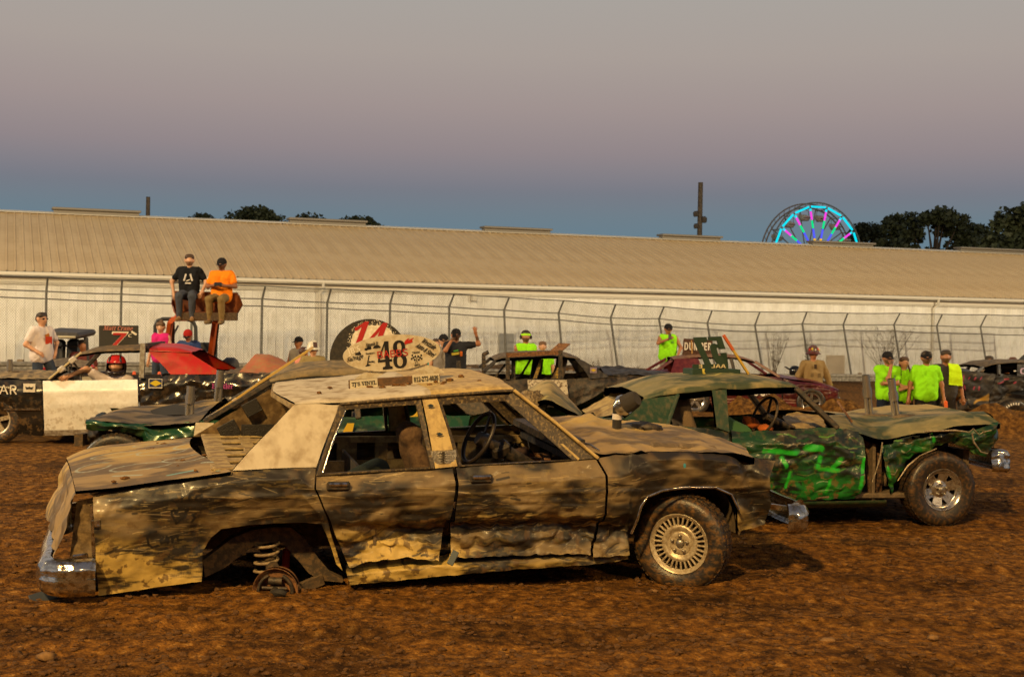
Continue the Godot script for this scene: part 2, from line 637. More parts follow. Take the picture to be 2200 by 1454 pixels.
# mesh of a smooth union of tapered capsules [a, b, ra, rb] as surface nets
func skin(bones: Array, cell: float, k := 0.03) -> Array:
	var lo := Vector3.ONE * 1e9
	var hi := -lo
	for b in bones:
		var r: float = maxf(b[2], b[3]) + cell * 2.0 + k
		lo = lo.min(b[0] - Vector3.ONE * r).min(b[1] - Vector3.ONE * r)
		hi = hi.max(b[0] + Vector3.ONE * r).max(b[1] + Vector3.ONE * r)
	var d := ((hi - lo) / cell).ceil()
	var nx := int(d.x) + 1
	var ny := int(d.y) + 1
	var nzz := int(d.z) + 1
	var f := PackedFloat32Array()
	f.resize(nx * ny * nzz)
	f.fill(1.0)
	for b in bones:
		var a: Vector3 = b[0]
		var ab: Vector3 = b[1] - a
		var l2 := maxf(ab.length_squared(), 1e-8)
		var ra: float = b[2]
		var rb: float = b[3]
		var r := maxf(ra, rb) + cell * 1.6 + k
		var m0 := ((a.min(b[1]) - Vector3.ONE * r - lo) / cell).floor().max(Vector3.ZERO)
		var m1 := ((a.max(b[1]) + Vector3.ONE * r - lo) / cell).ceil().min(Vector3(nx - 1, ny - 1, nzz - 1))
		for z in range(int(m0.z), int(m1.z) + 1):
			for y in range(int(m0.y), int(m1.y) + 1):
				var at := (z * ny + y) * nx
				for x in range(int(m0.x), int(m1.x) + 1):
					var p := lo + Vector3(x, y, z) * cell - a
					var t := clampf(p.dot(ab) / l2, 0.0, 1.0)
					var dd := (p - ab * t).length() - ra - (rb - ra) * t
					var o := f[at + x]
					var h := maxf(k - absf(o - dd), 0.0) / k
					f[at + x] = minf(o, dd) - h * h * k * 0.25
	var v := PackedVector3Array()
	var id := PackedInt32Array()
	id.resize(nx * ny * nzz)
	id.fill(-1)
	var off := [0, 1, nx, nx + 1, nx * ny, nx * ny + 1, nx * ny + nx, nx * ny + nx + 1]
	var cor := [Vector3(0, 0, 0), Vector3(1, 0, 0), Vector3(0, 1, 0), Vector3(1, 1, 0), Vector3(0, 0, 1), Vector3(1, 0, 1), Vector3(0, 1, 1), Vector3(1, 1, 1)]
	var edges := [[0, 1], [2, 3], [4, 5], [6, 7], [0, 2], [1, 3], [4, 6], [5, 7], [0, 4], [1, 5], [2, 6], [3, 7]]
	for z in nzz - 1:
		for y in ny - 1:
			for x in nx - 1:
				var at := (z * ny + y) * nx + x
				var s0 := f[at] < 0.0
				var mixed := false
				if f[at] > 0.2:
					continue
				for o in off:
					if (f[at + o] < 0.0) != s0:
						mixed = true
						break
				if not mixed:
					continue
				var sum := Vector3.ZERO
				var cnt := 0
				for e in edges:
					var a := f[at + off[e[0]]]
					var b := f[at + off[e[1]]]
					if (a < 0.0) != (b < 0.0):
						sum += cor[e[0]].lerp(cor[e[1]], a / (a - b))
						cnt += 1
				id[at] = v.size()
				v.append(lo + (Vector3(x, y, z) + sum / cnt) * cell)
	var ix := PackedInt32Array()
	var st := [1, nx, nx * ny]
	for z in range(1, nzz - 1):
		for y in range(1, ny - 1):
			for x in range(1, nx - 1):
				var at := (z * ny + y) * nx + x
				if f[at] > 0.2:
					continue
				var s0 := f[at] < 0.0
				for ax in 3:
					if (f[at + st[ax]] < 0.0) != s0:
						var u: int = st[(ax + 1) % 3]
						var w: int = st[(ax + 2) % 3]
						var q := [id[at], id[at - u], id[at - u - w], id[at - w]]
						if q.min() < 0:
							continue
						if s0:
							ix.append_array(PackedInt32Array([q[0], q[2], q[1], q[0], q[3], q[2]]))
						else:
							ix.append_array(PackedInt32Array([q[0], q[1], q[2], q[0], q[2], q[3]]))
	var n := PackedVector3Array()
	n.resize(v.size())
	for i in range(0, ix.size(), 3):
		var nn := (v[ix[i + 2]] - v[ix[i]]).cross(v[ix[i + 1]] - v[ix[i]])
		for q in 3:
			n[ix[i + q]] += nn
	for i in n.size():
		n[i] = n[i].normalized()
	return [v, n, ix]

# ---------------------------------------------------------------- ground
func gh(x: float, z: float) -> float:
	var d := -z
	var y := -0.42 * ss(22.0, 32.0, d) * ss(1.5, 12.0, x)
	var a := Vector2(4.6, 26.6)
	var b := Vector2(11.5, 22.6)
	var q := Geometry2D.get_closest_point_to_segment(Vector2(x, d), a, b).distance_to(Vector2(x, d))
	y += 0.62 * gauss(q, 0.5) * (0.85 + 0.3 * nz.a.get_noise_2d(x * 1.4, d * 1.4))
	return y

func make_ground() -> void:
	var grow := func(fine0: float, fine1: float, step: float, lo: float, hi: float, g: float) -> PackedFloat32Array:
		var out := []
		var x := fine0
		var s := step
		while x > lo:
			out.push_front(x)
			s *= g
			x -= s
		out.push_front(lo)
		x = fine0 + step
		while x < fine1:
			out.append(x)
			x += step
		s = step
		while x < hi:
			out.append(x)
			s *= g
			x += s
		out.append(hi)
		return PackedFloat32Array(out)
	var xs: PackedFloat32Array = grow.call(-4.6, 6.2, 0.033, -700.0, 700.0, 1.09)
	var ds: PackedFloat32Array = grow.call(6.6, 13.4, 0.033, -70.0, 1200.0, 1.06)
	var p := PackedVector3Array()
	var vc := PackedColorArray()
	var ix := PackedInt32Array()
	var fine := FastNoiseLite.new()
	fine.noise_type = FastNoiseLite.TYPE_SIMPLEX_SMOOTH
	fine.frequency = 4.2
	fine.fractal_octaves = 3
	fine.fractal_gain = 0.62
	var rut := FastNoiseLite.new()
	rut.noise_type = FastNoiseLite.TYPE_SIMPLEX_SMOOTH
	rut.frequency = 0.7
	rut.fractal_octaves = 2
	for d in ds:
		var near := 1.0 - ss(15.0, 45.0, absf(d))
		for x in xs:
			var y := gh(x, -d)
			if absf(x) < 60.0 and d < 90.0:
				var f := fine.get_noise_2d(x, d * 1.25)
				y += (0.008 * near + 0.006) * f + 0.045 * rut.get_noise_2d(x * 0.6, d * 1.7)
				y += 0.015 * near * pow(maxf(0.0, fine.get_noise_2d(x * 2.3 + 40.0, d * 2.6)), 1.3)
			# loose earth thrown up round the bare hub and the front tyre of car 48
			y += 0.05 * gauss(Vector2(x + 1.50, d - 8.70).length(), 0.25) + 0.04 * gauss(Vector2(x + 1.2, d - 8.45).length(), 0.5)
			y -= 0.02 * gauss(Vector2(x - 1.2, d - 9.75).length(), 0.25)
			p.append(Vector3(x, y, -d))
			# damp and dry earth lie in ragged patches and drawn-out wheel tracks
			var wet: float = nz.a.get_noise_2d(x * 0.32, d * 0.8) + 0.6 * nz.b.get_noise_2d(x * 0.5 + 9.0, d * 1.1)
			var k := clampf(1.0 + 1.1 * wet, 0.42, 1.7)
			vc.append(Color(k, k, k * 0.95))
	var nx := xs.size()
	for j in ds.size() - 1:
		for i in nx - 1:
			var q := j * nx + i
			ix.append_array(PackedInt32Array([q, q + nx, q + 1, q + 1, q + nx, q + nx + 1]))
	var n := PackedVector3Array()
	n.resize(p.size())
	for j in ds.size():
		for i in nx:
			var q := j * nx + i
			var gx := p[j * nx + mini(i + 1, nx - 1)] - p[j * nx + maxi(i - 1, 0)]
			var gz := p[maxi(j - 1, 0) * nx + i] - p[mini(j + 1, ds.size() - 1) * nx + i]
			n[q] = gz.cross(gx).normalized()
	var arr := []
	arr.resize(Mesh.ARRAY_MAX)
	arr[Mesh.ARRAY_VERTEX] = p
	arr[Mesh.ARRAY_NORMAL] = n
	arr[Mesh.ARRAY_COLOR] = vc
	arr[Mesh.ARRAY_INDEX] = ix
	var m := ArrayMesh.new()
	m.add_surface_from_arrays(Mesh.PRIMITIVE_TRIANGLES, arr)
	var dm := StandardMaterial3D.new()
	var t := NoiseTexture2D.new()
	t.width = 1024
	t.height = 1024
	t.seamless = true
	var fn := FastNoiseLite.new()
	fn.noise_type = FastNoiseLite.TYPE_SIMPLEX_SMOOTH
	fn.frequency = 0.012
	fn.fractal_octaves = 6
	fn.fractal_gain = 0.68
	t.noise = fn
	var g := Gradient.new()
	g.offsets = PackedFloat32Array([0.22, 0.42, 0.58, 0.72, 0.86])
	g.colors = PackedColorArray([srgb(Color(0.034, 0.0145, 0.004)), srgb(Color(0.098, 0.041, 0.008)), srgb(Color(0.172, 0.073, 0.012)), srgb(Color(0.24, 0.107, 0.019)), srgb(Color(0.35, 0.185, 0.05))])
	t.color_ramp = g
	dm.albedo_texture = t
	dm.vertex_color_use_as_albedo = true
	dm.roughness = 0.95
	dm.metallic_specular = 0.25
	dm.uv1_triplanar = true
	dm.uv1_scale = Vector3.ONE * 0.62
	dm.heightmap_enabled = true
	dm.heightmap_scale = 1.4
	dm.heightmap_texture = noise_tex("dirtbump", 0.14, 5)
	mats["dirt"] = dm
	var o := put(self, "ground", m, dm)
	o.set_meta("kind", "structure")
	# clods and stones lying on the track
	var clod := []
	for k in 4:
		var b := MB.new()
		b.blob(Vector3.ZERO, Vector3(1.0, 0.55, 0.8), 11 + k, 0.38)
		clod.append(b.mesh())
	var cm := blotch("clod", Color(0.07, 0.03, 0.007), Color(0.21, 0.095, 0.022), 0.95, 6.0, 0.0, 0.4)
	for k in 4:
		var mm := MultiMesh.new()
		mm.transform_format = MultiMesh.TRANSFORM_3D
		mm.mesh = clod[k]
		mm.instance_count = 3200
		for i in 3200:
			var d := 6.9 + 9.5 * pow(rng.randf(), 1.5)
			var x := rng.randf_range(-0.41, 0.41) * d
			var s := 0.006 + 0.024 * pow(rng.randf(), 5.0)
			var y := gh(x, -d) + 0.012 * fine.get_noise_2d(x, d * 1.25) + 0.045 * rut.get_noise_2d(x * 0.6, d * 1.7) + s * 0.25
			y += 0.05 * gauss(Vector2(x + 1.50, d - 8.70).length(), 0.25) + 0.04 * gauss(Vector2(x + 1.2, d - 8.45).length(), 0.5)
			mm.set_instance_transform(i, Transform3D(Basis.from_euler(Vector3(rng.randf_range(-0.4, 0.4), rng.randf() * TAU, rng.randf_range(-0.4, 0.4))).scaled(Vector3(s, s * rng.randf_range(0.5, 1.0), s)), Vector3(x, y, -d)))
		var mi := MultiMeshInstance3D.new()
		mi.name = numbered("dirt_clods")
		mi.multimesh = mm
		mi.material_override = cm
		add_child(mi)
		tag(mi, "loose clods of orange clay scattered over the churned track", "clods", "clods on the track", "stuff")

# ---------------------------------------------------------------- the long steel building
const WALL_A := Vector3(-18.47, 0, -48.7)
const WALL_D := Vector3(0.9354, 0, -0.3535)
const WALL_N := Vector3(0.3535, 0, 0.9354)

func wall_t(px: float) -> float:   # how far along the wall a picture column lies
	var d := ray(px, 684.0)
	var u := d.x / -d.z
	return (-u * WALL_A.z - WALL_A.x) / (WALL_D.x + u * WALL_D.z)

func make_building() -> void:
	var o := thing("steel_barn", "long low cream steel building with ribbed roof behind the fence", "building", WALL_A, 0.0)
	o.basis = Basis(WALL_D, Vector3.UP, WALL_N)
	var white := blotch("barn_wall", Color(0.72, 0.70, 0.64), Color(0.84, 0.83, 0.78), 0.5, 0.35, 0.0, 0.0, 0.25, 0.6, 0.012)
	var roofm := blotch("barn_roof", Color(0.62, 0.455, 0.245), Color(0.71, 0.54, 0.31), 0.5, 0.22, 0.0, 0.0, 0.3, 0.7, 0.01)
	var trim := mat("barn_trim", Color(0.66, 0.62, 0.53), 0.5)
	var eave := 3.34
	var ridge := 6.0
	var back := 9.0
	# one ribbed panel, 0.915 m wide, ribs every 0.305 m
	var prof := []
	for r in 3:
		var x := r * 0.305
		prof.append_array([Vector2(x, 0), Vector2(x + 0.115, 0), Vector2(x + 0.14, 0.032), Vector2(x + 0.17, 0.032), Vector2(x + 0.195, 0)])
	prof.append(Vector2(0.915, 0))
	var wb := MB.new()
	var rb := MB.new()
	var slope := Vector3(0, ridge - eave, -back)
	var up := Vector3(0, back, ridge - eave).normalized()
	var e0 := Vector3(0, eave, 0.3) - slope * 0.3 / back * 0.0
	for i in prof.size() - 1:
		var a: Vector2 = prof[i]
		var b: Vector2 = prof[i + 1]
		wb.quad(Vector3(a.x, -1.2, a.y * 0.7), Vector3(a.x, eave, a.y * 0.7), Vector3(b.x, eave, b.y * 0.7), Vector3(b.x, -1.2, b.y * 0.7))
		var q0 := Vector3(a.x, eave + 0.02, 0.28) + up * a.y - Vector3(0, 0.083, 0)
		var q1 := Vector3(b.x, eave + 0.02, 0.28) + up * b.y - Vector3(0, 0.083, 0)
		var sl := Vector3(0, ridge - eave + 0.083, -back - 0.28)
		rb.quad(q0, q0 + sl, q1 + sl, q1)
	var wm := wb.mesh()
	var rm := rb.mesh()
	var x := -14.0
	while x < 66.0:
		put(o, "wall_panel", wm, white).position.x = x
		put(o, "roof_panel", rm, roofm).position.x = x
		x += 0.915
	var b := MB.new()
	b.quad(Vector3(-14, ridge + 0.02, -back), Vector3(-14, -1, -back - 9.0), Vector3(66, -1, -back - 9.0), Vector3(66, ridge + 0.02, -back))
	part(o, "rear_roof", b, roofm)
	b = MB.new()
	b.quad(Vector3(-14, -1.2, 0), Vector3(-14, eave, 0), Vector3(-14, ridge, -back), Vector3(-14, -1.2, -back))
	b.quad(Vector3(66, -1.2, 0), Vector3(66, eave, 0), Vector3(66, ridge, -back), Vector3(66, -1.2, -back))
	part(o, "end_wall", b, white)
	b = MB.new()
	for s in [-1.0, 1.0]:
		b.beam(Vector3(-14, ridge + 0.05, -back + s * 0.12), Vector3(66, ridge + 0.05, -back + s * 0.12), 0.27, 0.025, Vector3(0, 1, s * 0.3))
	part(o, "ridge_cap", b, trim)
	# eave: gutter, fascia, soffit and trim board
	b = MB.new()
	b.chamfer(Transform3D(Basis.IDENTITY, Vector3(26, eave - 0.145, 0.33)), Vector3(80, 0.13, 0.13), 0.02)
	part(o, "gutter", b, trim)
	b = MB.new()
	b.box(Transform3D(Basis.IDENTITY, Vector3(26, eave - 0.235, 0.17)), Vector3(80, 0.02, 0.3))
	part(o, "soffit", b, trim)
	b = MB.new()
	b.box(Transform3D(Basis.IDENTITY, Vector3(26, eave - 0.36, 0.06)), Vector3(80, 0.2, 0.05))
	part(o, "fascia_board", b, trim)
	b = MB.new()
	b.box(Transform3D(Basis.IDENTITY, Vector3(26, eave - 0.50, 0.05)), Vector3(80, 0.045, 0.04))
	part(o, "trim_strip", b, trim)
	for px in [685.0, 2003.0]:
		var t := wall_t(px)
		b = MB.new()
		b.tube([Vector3(t + 0.08, eave - 0.2, 0.33), Vector3(t + 0.08, eave - 0.42, 0.33), Vector3(t, eave - 0.62, 0.1), Vector3(t, -0.8, 0.1)], [0.06], 8)
		part(o, "downspout", b, trim)
	# ridge ventilators
	for r in [[110.0, 301.0], [617.0, 786.0], [1035.0, 1182.0], [1417.0, 1547.0], [1740.0, 1875.0], [2058.0, 2215.0]]:
		var ends := []
		for px in r:
			var d := ray(px, 500.0)
			var u := d.x / -d.z
			var rp := WALL_A - WALL_N * back
			ends.append((-u * rp.z - rp.x) / (WALL_D.x + u * WALL_D.z))
		var v := MB.new()
		var mid: float = (ends[0] + ends[1]) * 0.5
		var ln: float = ends[1] - ends[0]
		v.chamfer(Transform3D(Basis.IDENTITY, Vector3(mid, ridge + 0.24, -back)), Vector3(ln, 0.10, 0.75), 0.03)
		v.box(Transform3D(Basis.IDENTITY, Vector3(mid, ridge + 0.12, -back)), Vector3(ln - 0.15, 0.16, 0.4))
		part(o, "ridge_vent", v, mat("vent_steel", Color(0.22, 0.20, 0.17), 0.6))
	# a plain door, a grey hatch and a small wall lamp box
	var t0 := wall_t(1796.0)
	b = MB.new()
	b.box(Transform3D(Basis.IDENTITY, Vector3(t0, 0.0, 0.05)), Vector3(0.95, 1.0, 0.05))
	part(o, "door", b, mat("barn_door", Color(0.55, 0.45, 0.32), 0.6))
	t0 = wall_t(1088.0)
	b = MB.new()
	b.box(Transform3D(Basis.IDENTITY, Vector3(t0, 0.65, 0.05)), Vector3(0.62, 1.25, 0.05))
	part(o, "hatch", b, mat("barn_hatch", Color(0.30, 0.30, 0.29), 0.6))
	t0 = wall_t(1016.0)
	b = MB.new()
	b.chamfer(Transform3D(Basis.IDENTITY, Vector3(t0, 2.72, 0.12)), Vector3(0.22, 0.3, 0.2), 0.03)
	part(o, "wall_lamp", b, trim)

# ---------------------------------------------------------------- fence and guard rail
func make_fence() -> void:
	# xtop, ytop, xmid, ymid, ylow, depth
	var pp := [[-58, 589, -60, 618, 634, 42.4], [102, 595, 99, 626, 642, 43.6], [262, 602, 260, 632, 648, 44.8], [417, 609, 412, 637, 653, 46.0], [570, 614.5, 563, 642, 657.5, 47.2], [711, 620.5, 703, 650, 662, 48.4], [846, 625, 838, 652.5, 668, 49.6],
		[976, 631, 965, 659.5, 674, 50.8], [1094, 638.7, 1083, 666, 681, 52.0], [1211, 645.6, 1200, 673, 687, 53.1], [1323, 653.6, 1312, 683, 697, 54.3], [1427, 658.8, 1416, 684.7, 700, 55.5], [1530, 667, 1520, 694.5, 707, 56.7],
		[1633, 670, 1622, 699, 712.7, 57.6], [1734, 670, 1724, 696, 712.7, 58.4], [1822, 672.7, 1812, 697.5, 709, 59.3], [1934, 672.7, 1921, 697.5, 711, 60.1], [2025, 675, 2013, 700, 715, 60.9], [2120, 676, 2107, 702, 717.5, 61.8], [2213, 678, 2201, 704, 720, 62.6]]
	var o := thing("chain_link_fence", "tall grey chain-link catch fence with angled top arms along the steel building", "fence")
	var pm := blotch("fence_steel", Color(0.10, 0.10, 0.09), Color(0.2, 0.19, 0.17), 0.55, 2.0, 0.4, 0.0)
	var wm := mat("fence_wire", Color(0.17, 0.165, 0.15), 0.6, 0.4)
	var top := []
	var mid := []
	var low := []
	var base := []
	for q in pp:
		var k := P(q[2], q[3], q[5])
		var lean := 0.45 * ss(850.0, 1500.0, q[2])
		mid.append(k)
		top.append(P(q[0], q[1], q[5] - 0.35))
		var l := P(q[2], q[4], q[5])
		var g := gh(k.x, k.z) - 0.15
		base.append(Vector3(k.x + lean, g, k.z))
		low.append(k.lerp(base[-1], (k.y - l.y) / (k.y - g)))
	for i in pp.size():
		var b := MB.new()
		b.tube([base[i], mid[i], top[i]], [0.045, 0.042, 0.032], 8)
		part(o, "post", b, pm)
	for i in pp.size() - 1:
		for r in [top, mid, low]:
			var b := MB.new()
			var sag: Vector3 = (r[i] + r[i + 1]) * 0.5 - Vector3(0, 0.015, 0)
			b.tube([r[i], sag, r[i + 1]], [0.024], 6, false)
			part(o, "rail", b, pm)
		# diagonal wires of the netting, panel by panel
		var b := MB.new()
		for half in [[base[i], base[i + 1], mid[i + 1], mid[i], 2.5], [mid[i], mid[i + 1], top[i + 1], top[i], 0.55]]:
			var w := 2.44
			var hh: float = half[4]
			var n := int((w + hh) / 0.085)
			for k in n:
				var s := (k + 0.5) * 0.085
				for sgn in [0, 1]:
					var x0 := s - hh
					var y0 := hh
					var x1 := s
					var y1 := 0.0
					if x0 < 0.0:
						y0 = hh + x0
						x0 = 0.0
					if x1 > w:
						y1 = x1 - w
						x1 = w
					var a := Vector2(x0 / w, y0 / hh)
					var c := Vector2(x1 / w, y1 / hh)
					if sgn == 1:
						a.x = 1.0 - a.x
						c.x = 1.0 - c.x
					var f := func(t: Vector2) -> Vector3: return half[0].lerp(half[1], t.x).lerp(half[3].lerp(half[2], t.x), t.y)
					b.tube([f.call(a), f.call(c)], [0.0042], 3, false)
		part(o, "wire_netting", b, wm).set_meta("kind", "stuff")
	# guard rail along the track edge
	var gr := thing("guard_rail", "weathered steel guard rail on posts at the far edge of the track", "guard rail")
	var gm := blotch("rail_steel", Color(0.16, 0.14, 0.11), Color(0.36, 0.33, 0.27), 0.5, 1.2, 0.35, 0.1)
	var rl := [[-60, 776, 33.0], [150, 777, 35.0], [360, 778, 37.0], [560, 780, 39.0], [760, 784, 41.5], [930, 788, 44.0], [1090, 793, 46.0], [1230, 797, 48.0], [1360, 799, 50.0], [1500, 801, 52.0], [1640, 803, 53.5], [1780, 803, 54.5], [1920, 804, 55.5], [2060, 804, 56.5], [2220, 805, 57.5]]
	for i in rl.size() - 1:
		var a := P(rl[i][0], rl[i][1], rl[i][2])
		var c := P(rl[i + 1][0], rl[i + 1][1], rl[i + 1][2])
		var nn := (c - a).cross(Vector3.UP).normalized()
		if nn.z < 0.0: nn = -nn
		var b := MB.new()
		var pr := [Vector2(0, 0), Vector2(0.05, -0.03), Vector2(0.05, -0.09), Vector2(0.0, -0.13), Vector2(0.0, -0.18), Vector2(0.05, -0.22), Vector2(0.05, -0.28), Vector2(0, -0.31), Vector2(-0.02, -0.33), Vector2(0.05, -0.36), Vector2(0.05, -0.42), Vector2(0, -0.46)]
		for j in pr.size() - 1:
			var u := func(q: Vector3, w: Vector2) -> Vector3: return q + nn * w.x + Vector3.UP * w.y
			b.quad(u.call(a, pr[j + 1]), u.call(a, pr[j]), u.call(c, pr[j]), u.call(c, pr[j + 1]))
		part(gr, "rail_beam", b, gm)
		for t in [0.0, 0.5]:
			var q := a.lerp(c, t) - nn * 0.1
			b = MB.new()
			b.beam(Vector3(q.x, gh(q.x, q.z) - 0.3, q.z), q + Vector3(0, 0.05, 0), 0.14, 0.14)
			part(gr, "rail_post", b, mat("rail_post", Color(0.2, 0.15, 0.1), 0.9))

# ---------------------------------------------------------------- beyond the roof: trees, poles, the wheel
func tree(label: String, at: Vector3, h: float, lobes: Array, leaves: int, leaf: Material, group: String, ls := 0.35) -> void:
	var o := thing("tree", label, "tree", at, 0.0, group)
	var b := MB.new()
	b.tube([Vector3(0, -1, 0), Vector3(0.1, h * 0.3, 0), Vector3(-0.1, h * 0.6, 0), Vector3(0, h * 0.9, 0)], [0.45, 0.35, 0.22, 0.05], 8)
	for l in lobes:
		b.tube([Vector3(0, h * 0.35, 0), l[0] * Vector3(0.5, 0.8, 0.5), l[0]], [0.2, 0.12, 0.04], 5, false)
	part(o, "trunk", b, mat("bark", Color(0.06, 0.045, 0.03), 0.9))
	b = MB.new()
	for i in leaves:
		var l: Array = lobes[rng.randi() % lobes.size()]
		var d := Vector3(rng.randfn(), rng.randfn(), rng.randfn()).normalized()
		var r := pow(rng.randf(), 0.45)
		d = d * r
		var q: Vector3 = l[0] + d * l[1]
		var s := ls * rng.randf_range(0.6, 1.3)
		var t := Basis.from_euler(Vector3(rng.randf() * TAU, rng.randf() * TAU, rng.randf() * TAU)) * s
		b.quad(q + t.x, q + t.y * 0.7, q - t.x, q - t.y * 0.7)
	part(o, "crown", b, leaf)

func make_far_things() -> void:
	var leaf := blotch("leaf_dark", Color(0.030, 0.042, 0.018), Color(0.06, 0.075, 0.03), 0.7, 0.2, 0.0, 0.0)
	leaf.backlight_enabled = true
	leaf.backlight = Color(0.1, 0.12, 0.04)
	# px centre, py top, py low, half width px, depth, kind, label
	var ts := [[435, 456, 500, 46, 118.0, 0, "small flat dark tree top just clear of the roof beside the wooden pole"], [550, 440, 505, 74, 116.0, 0, "tallest dark tree of the four behind the roof above the tractor"],
		[660, 457, 505, 60, 119.0, 0, "rounded dark tree between the tallest tree and the ridge vent"], [772, 461, 512, 62, 117.0, 0, "dark tree above the second ridge vent, last of the four"],
		[1866, 476, 570, 70, 240.0, 0, "dark tree standing behind the big wheel's rim"], [1940, 455, 570, 68, 132.0, 0, "bushy dark tree beside the big wheel"], [2012, 444, 580, 88, 128.0, 0, "tallest round dark tree beyond the big wheel"], [2105, 480, 580, 85, 130.0, 0, "low dark tree joining the round tree and the lit one"],
		[2215, 430, 600, 105, 92.0, 1, "tree with yellow-green foliage lit by the floodlights behind the roof end"]]
	for t in ts:
		var top := P(t[0], t[1], t[4])
		var low := P(t[0], t[2], t[4])
		var hw: float = t[3] * t[4] / F
		var h := top.y
		var cy := (top.y + low.y) * 0.5
		var lobes := []
		for i in 16:
			var a := -1.0 + 2.0 * (i + rng.randf()) / 16.0
			var dome := lerpf(top.y, low.y, pow(absf(a), 2.6) * 0.7)
			var yy := dome - hw * (0.26 + (0.0 if i % 2 else rng.randf() * 1.3))
			lobes.append([Vector3(a * hw * 0.85, yy, rng.randf_range(-0.5, 0.5) * hw), Vector3(hw * 0.32, hw * 0.26, hw * 0.35) * rng.randf_range(0.75, 1.15)])
		tree(t[6], Vector3(top.x, 0, top.z), h, lobes, 5200 if t[0] > 1800 else 3000, leaf, "trees behind the steel building", hw * 0.065)
	# poles
	var wood := blotch("grey_pole", Color(0.07, 0.055, 0.04), Color(0.14, 0.11, 0.08), 0.9, 1.0)
	var a := P(1505.5, 392, 92.0)
	var o := thing("utility_pole", "wooden pole carrying three unlit floodlights behind the roof", "pole", Vector3(a.x, 0, a.z))
	var b := MB.new()
	b.tube([Vector3(0, -1, 0), Vector3(0, a.y, 0)], [0.20, 0.165], 10)
	part(o, "pole", b, wood)
	for l in [[-0.30, 460.0, 0.25], [0.26, 472.0, 0.30], [-0.26, 486.0, 0.22]]:
		var q := P(1505, l[1], 92.0)
		b = MB.new()
		b.chamfer(Transform3D(Basis.from_euler(Vector3(0.4, l[0], 0.1)), Vector3(l[0], q.y, 0.15)), Vector3(0.34, l[2] * 1.35, 0.34), 0.06)
		b.beam(Vector3(0, q.y, 0.1), Vector3(l[0], q.y, 0.15), 0.06, 0.06)
		part(o, "lamp_housing", b, mat("lamp_dark", Color(0.07, 0.06, 0.05), 0.6))
	a = P(318, 423, 84.0)
	o = thing("utility_pole", "bare wooden pole sticking up behind the roof beside a ridge vent", "pole", Vector3(a.x, 0, a.z))
	b = MB.new()
	b.tube([Vector3(0, -1, 0), Vector3(0, a.y, 0)], [0.17, 0.125], 10)
	part(o, "pole", b, wood)
	make_wheel_ride()
	# covered stand behind the camera: it keeps the low sky off the near sides of the cars
	o = thing("grandstand", "roofed wooden grandstand facing the track behind the spectators", "grandstand", Vector3(2, 0, 17))
	var plank := blotch("stand_plank", Color(0.16, 0.12, 0.08), Color(0.25, 0.2, 0.14), 0.8, 1.0)
	for i in 12:
		b = MB.new()
		b.box(Transform3D(Basis.IDENTITY, Vector3(0, 0.5 + i * 0.42, i * 0.75)), Vector3(64, 0.06, 0.6))
		b.box(Transform3D(Basis.IDENTITY, Vector3(0, 0.25 + i * 0.42, i * 0.75 + 0.33)), Vector3(64, 0.42, 0.04))
		part(o, "bench_row", b, plank)
	b = MB.new()
	b.box(Transform3D(Basis.from_euler(Vector3(-0.08, 0, 0)), Vector3(0, 9.6, 5.2)), Vector3(66, 0.12, 12.0))
	part(o, "roof", b, mat("stand_roof", Color(0.14, 0.13, 0.12), 0.7))
	b = MB.new()
	b.box(Transform3D(Basis.IDENTITY, Vector3(0, 4.6, 10.6)), Vector3(66, 9.6, 0.1))
	part(o, "rear_wall", b, plank)
	for i in 9:
		b = MB.new()
		b.tube([Vector3(-32 + i * 8, -0.5, 0.2), Vector3(-32 + i * 8, 9.3, 0.2)], [0.12], 8)
		part(o, "roof_post", b, wood)

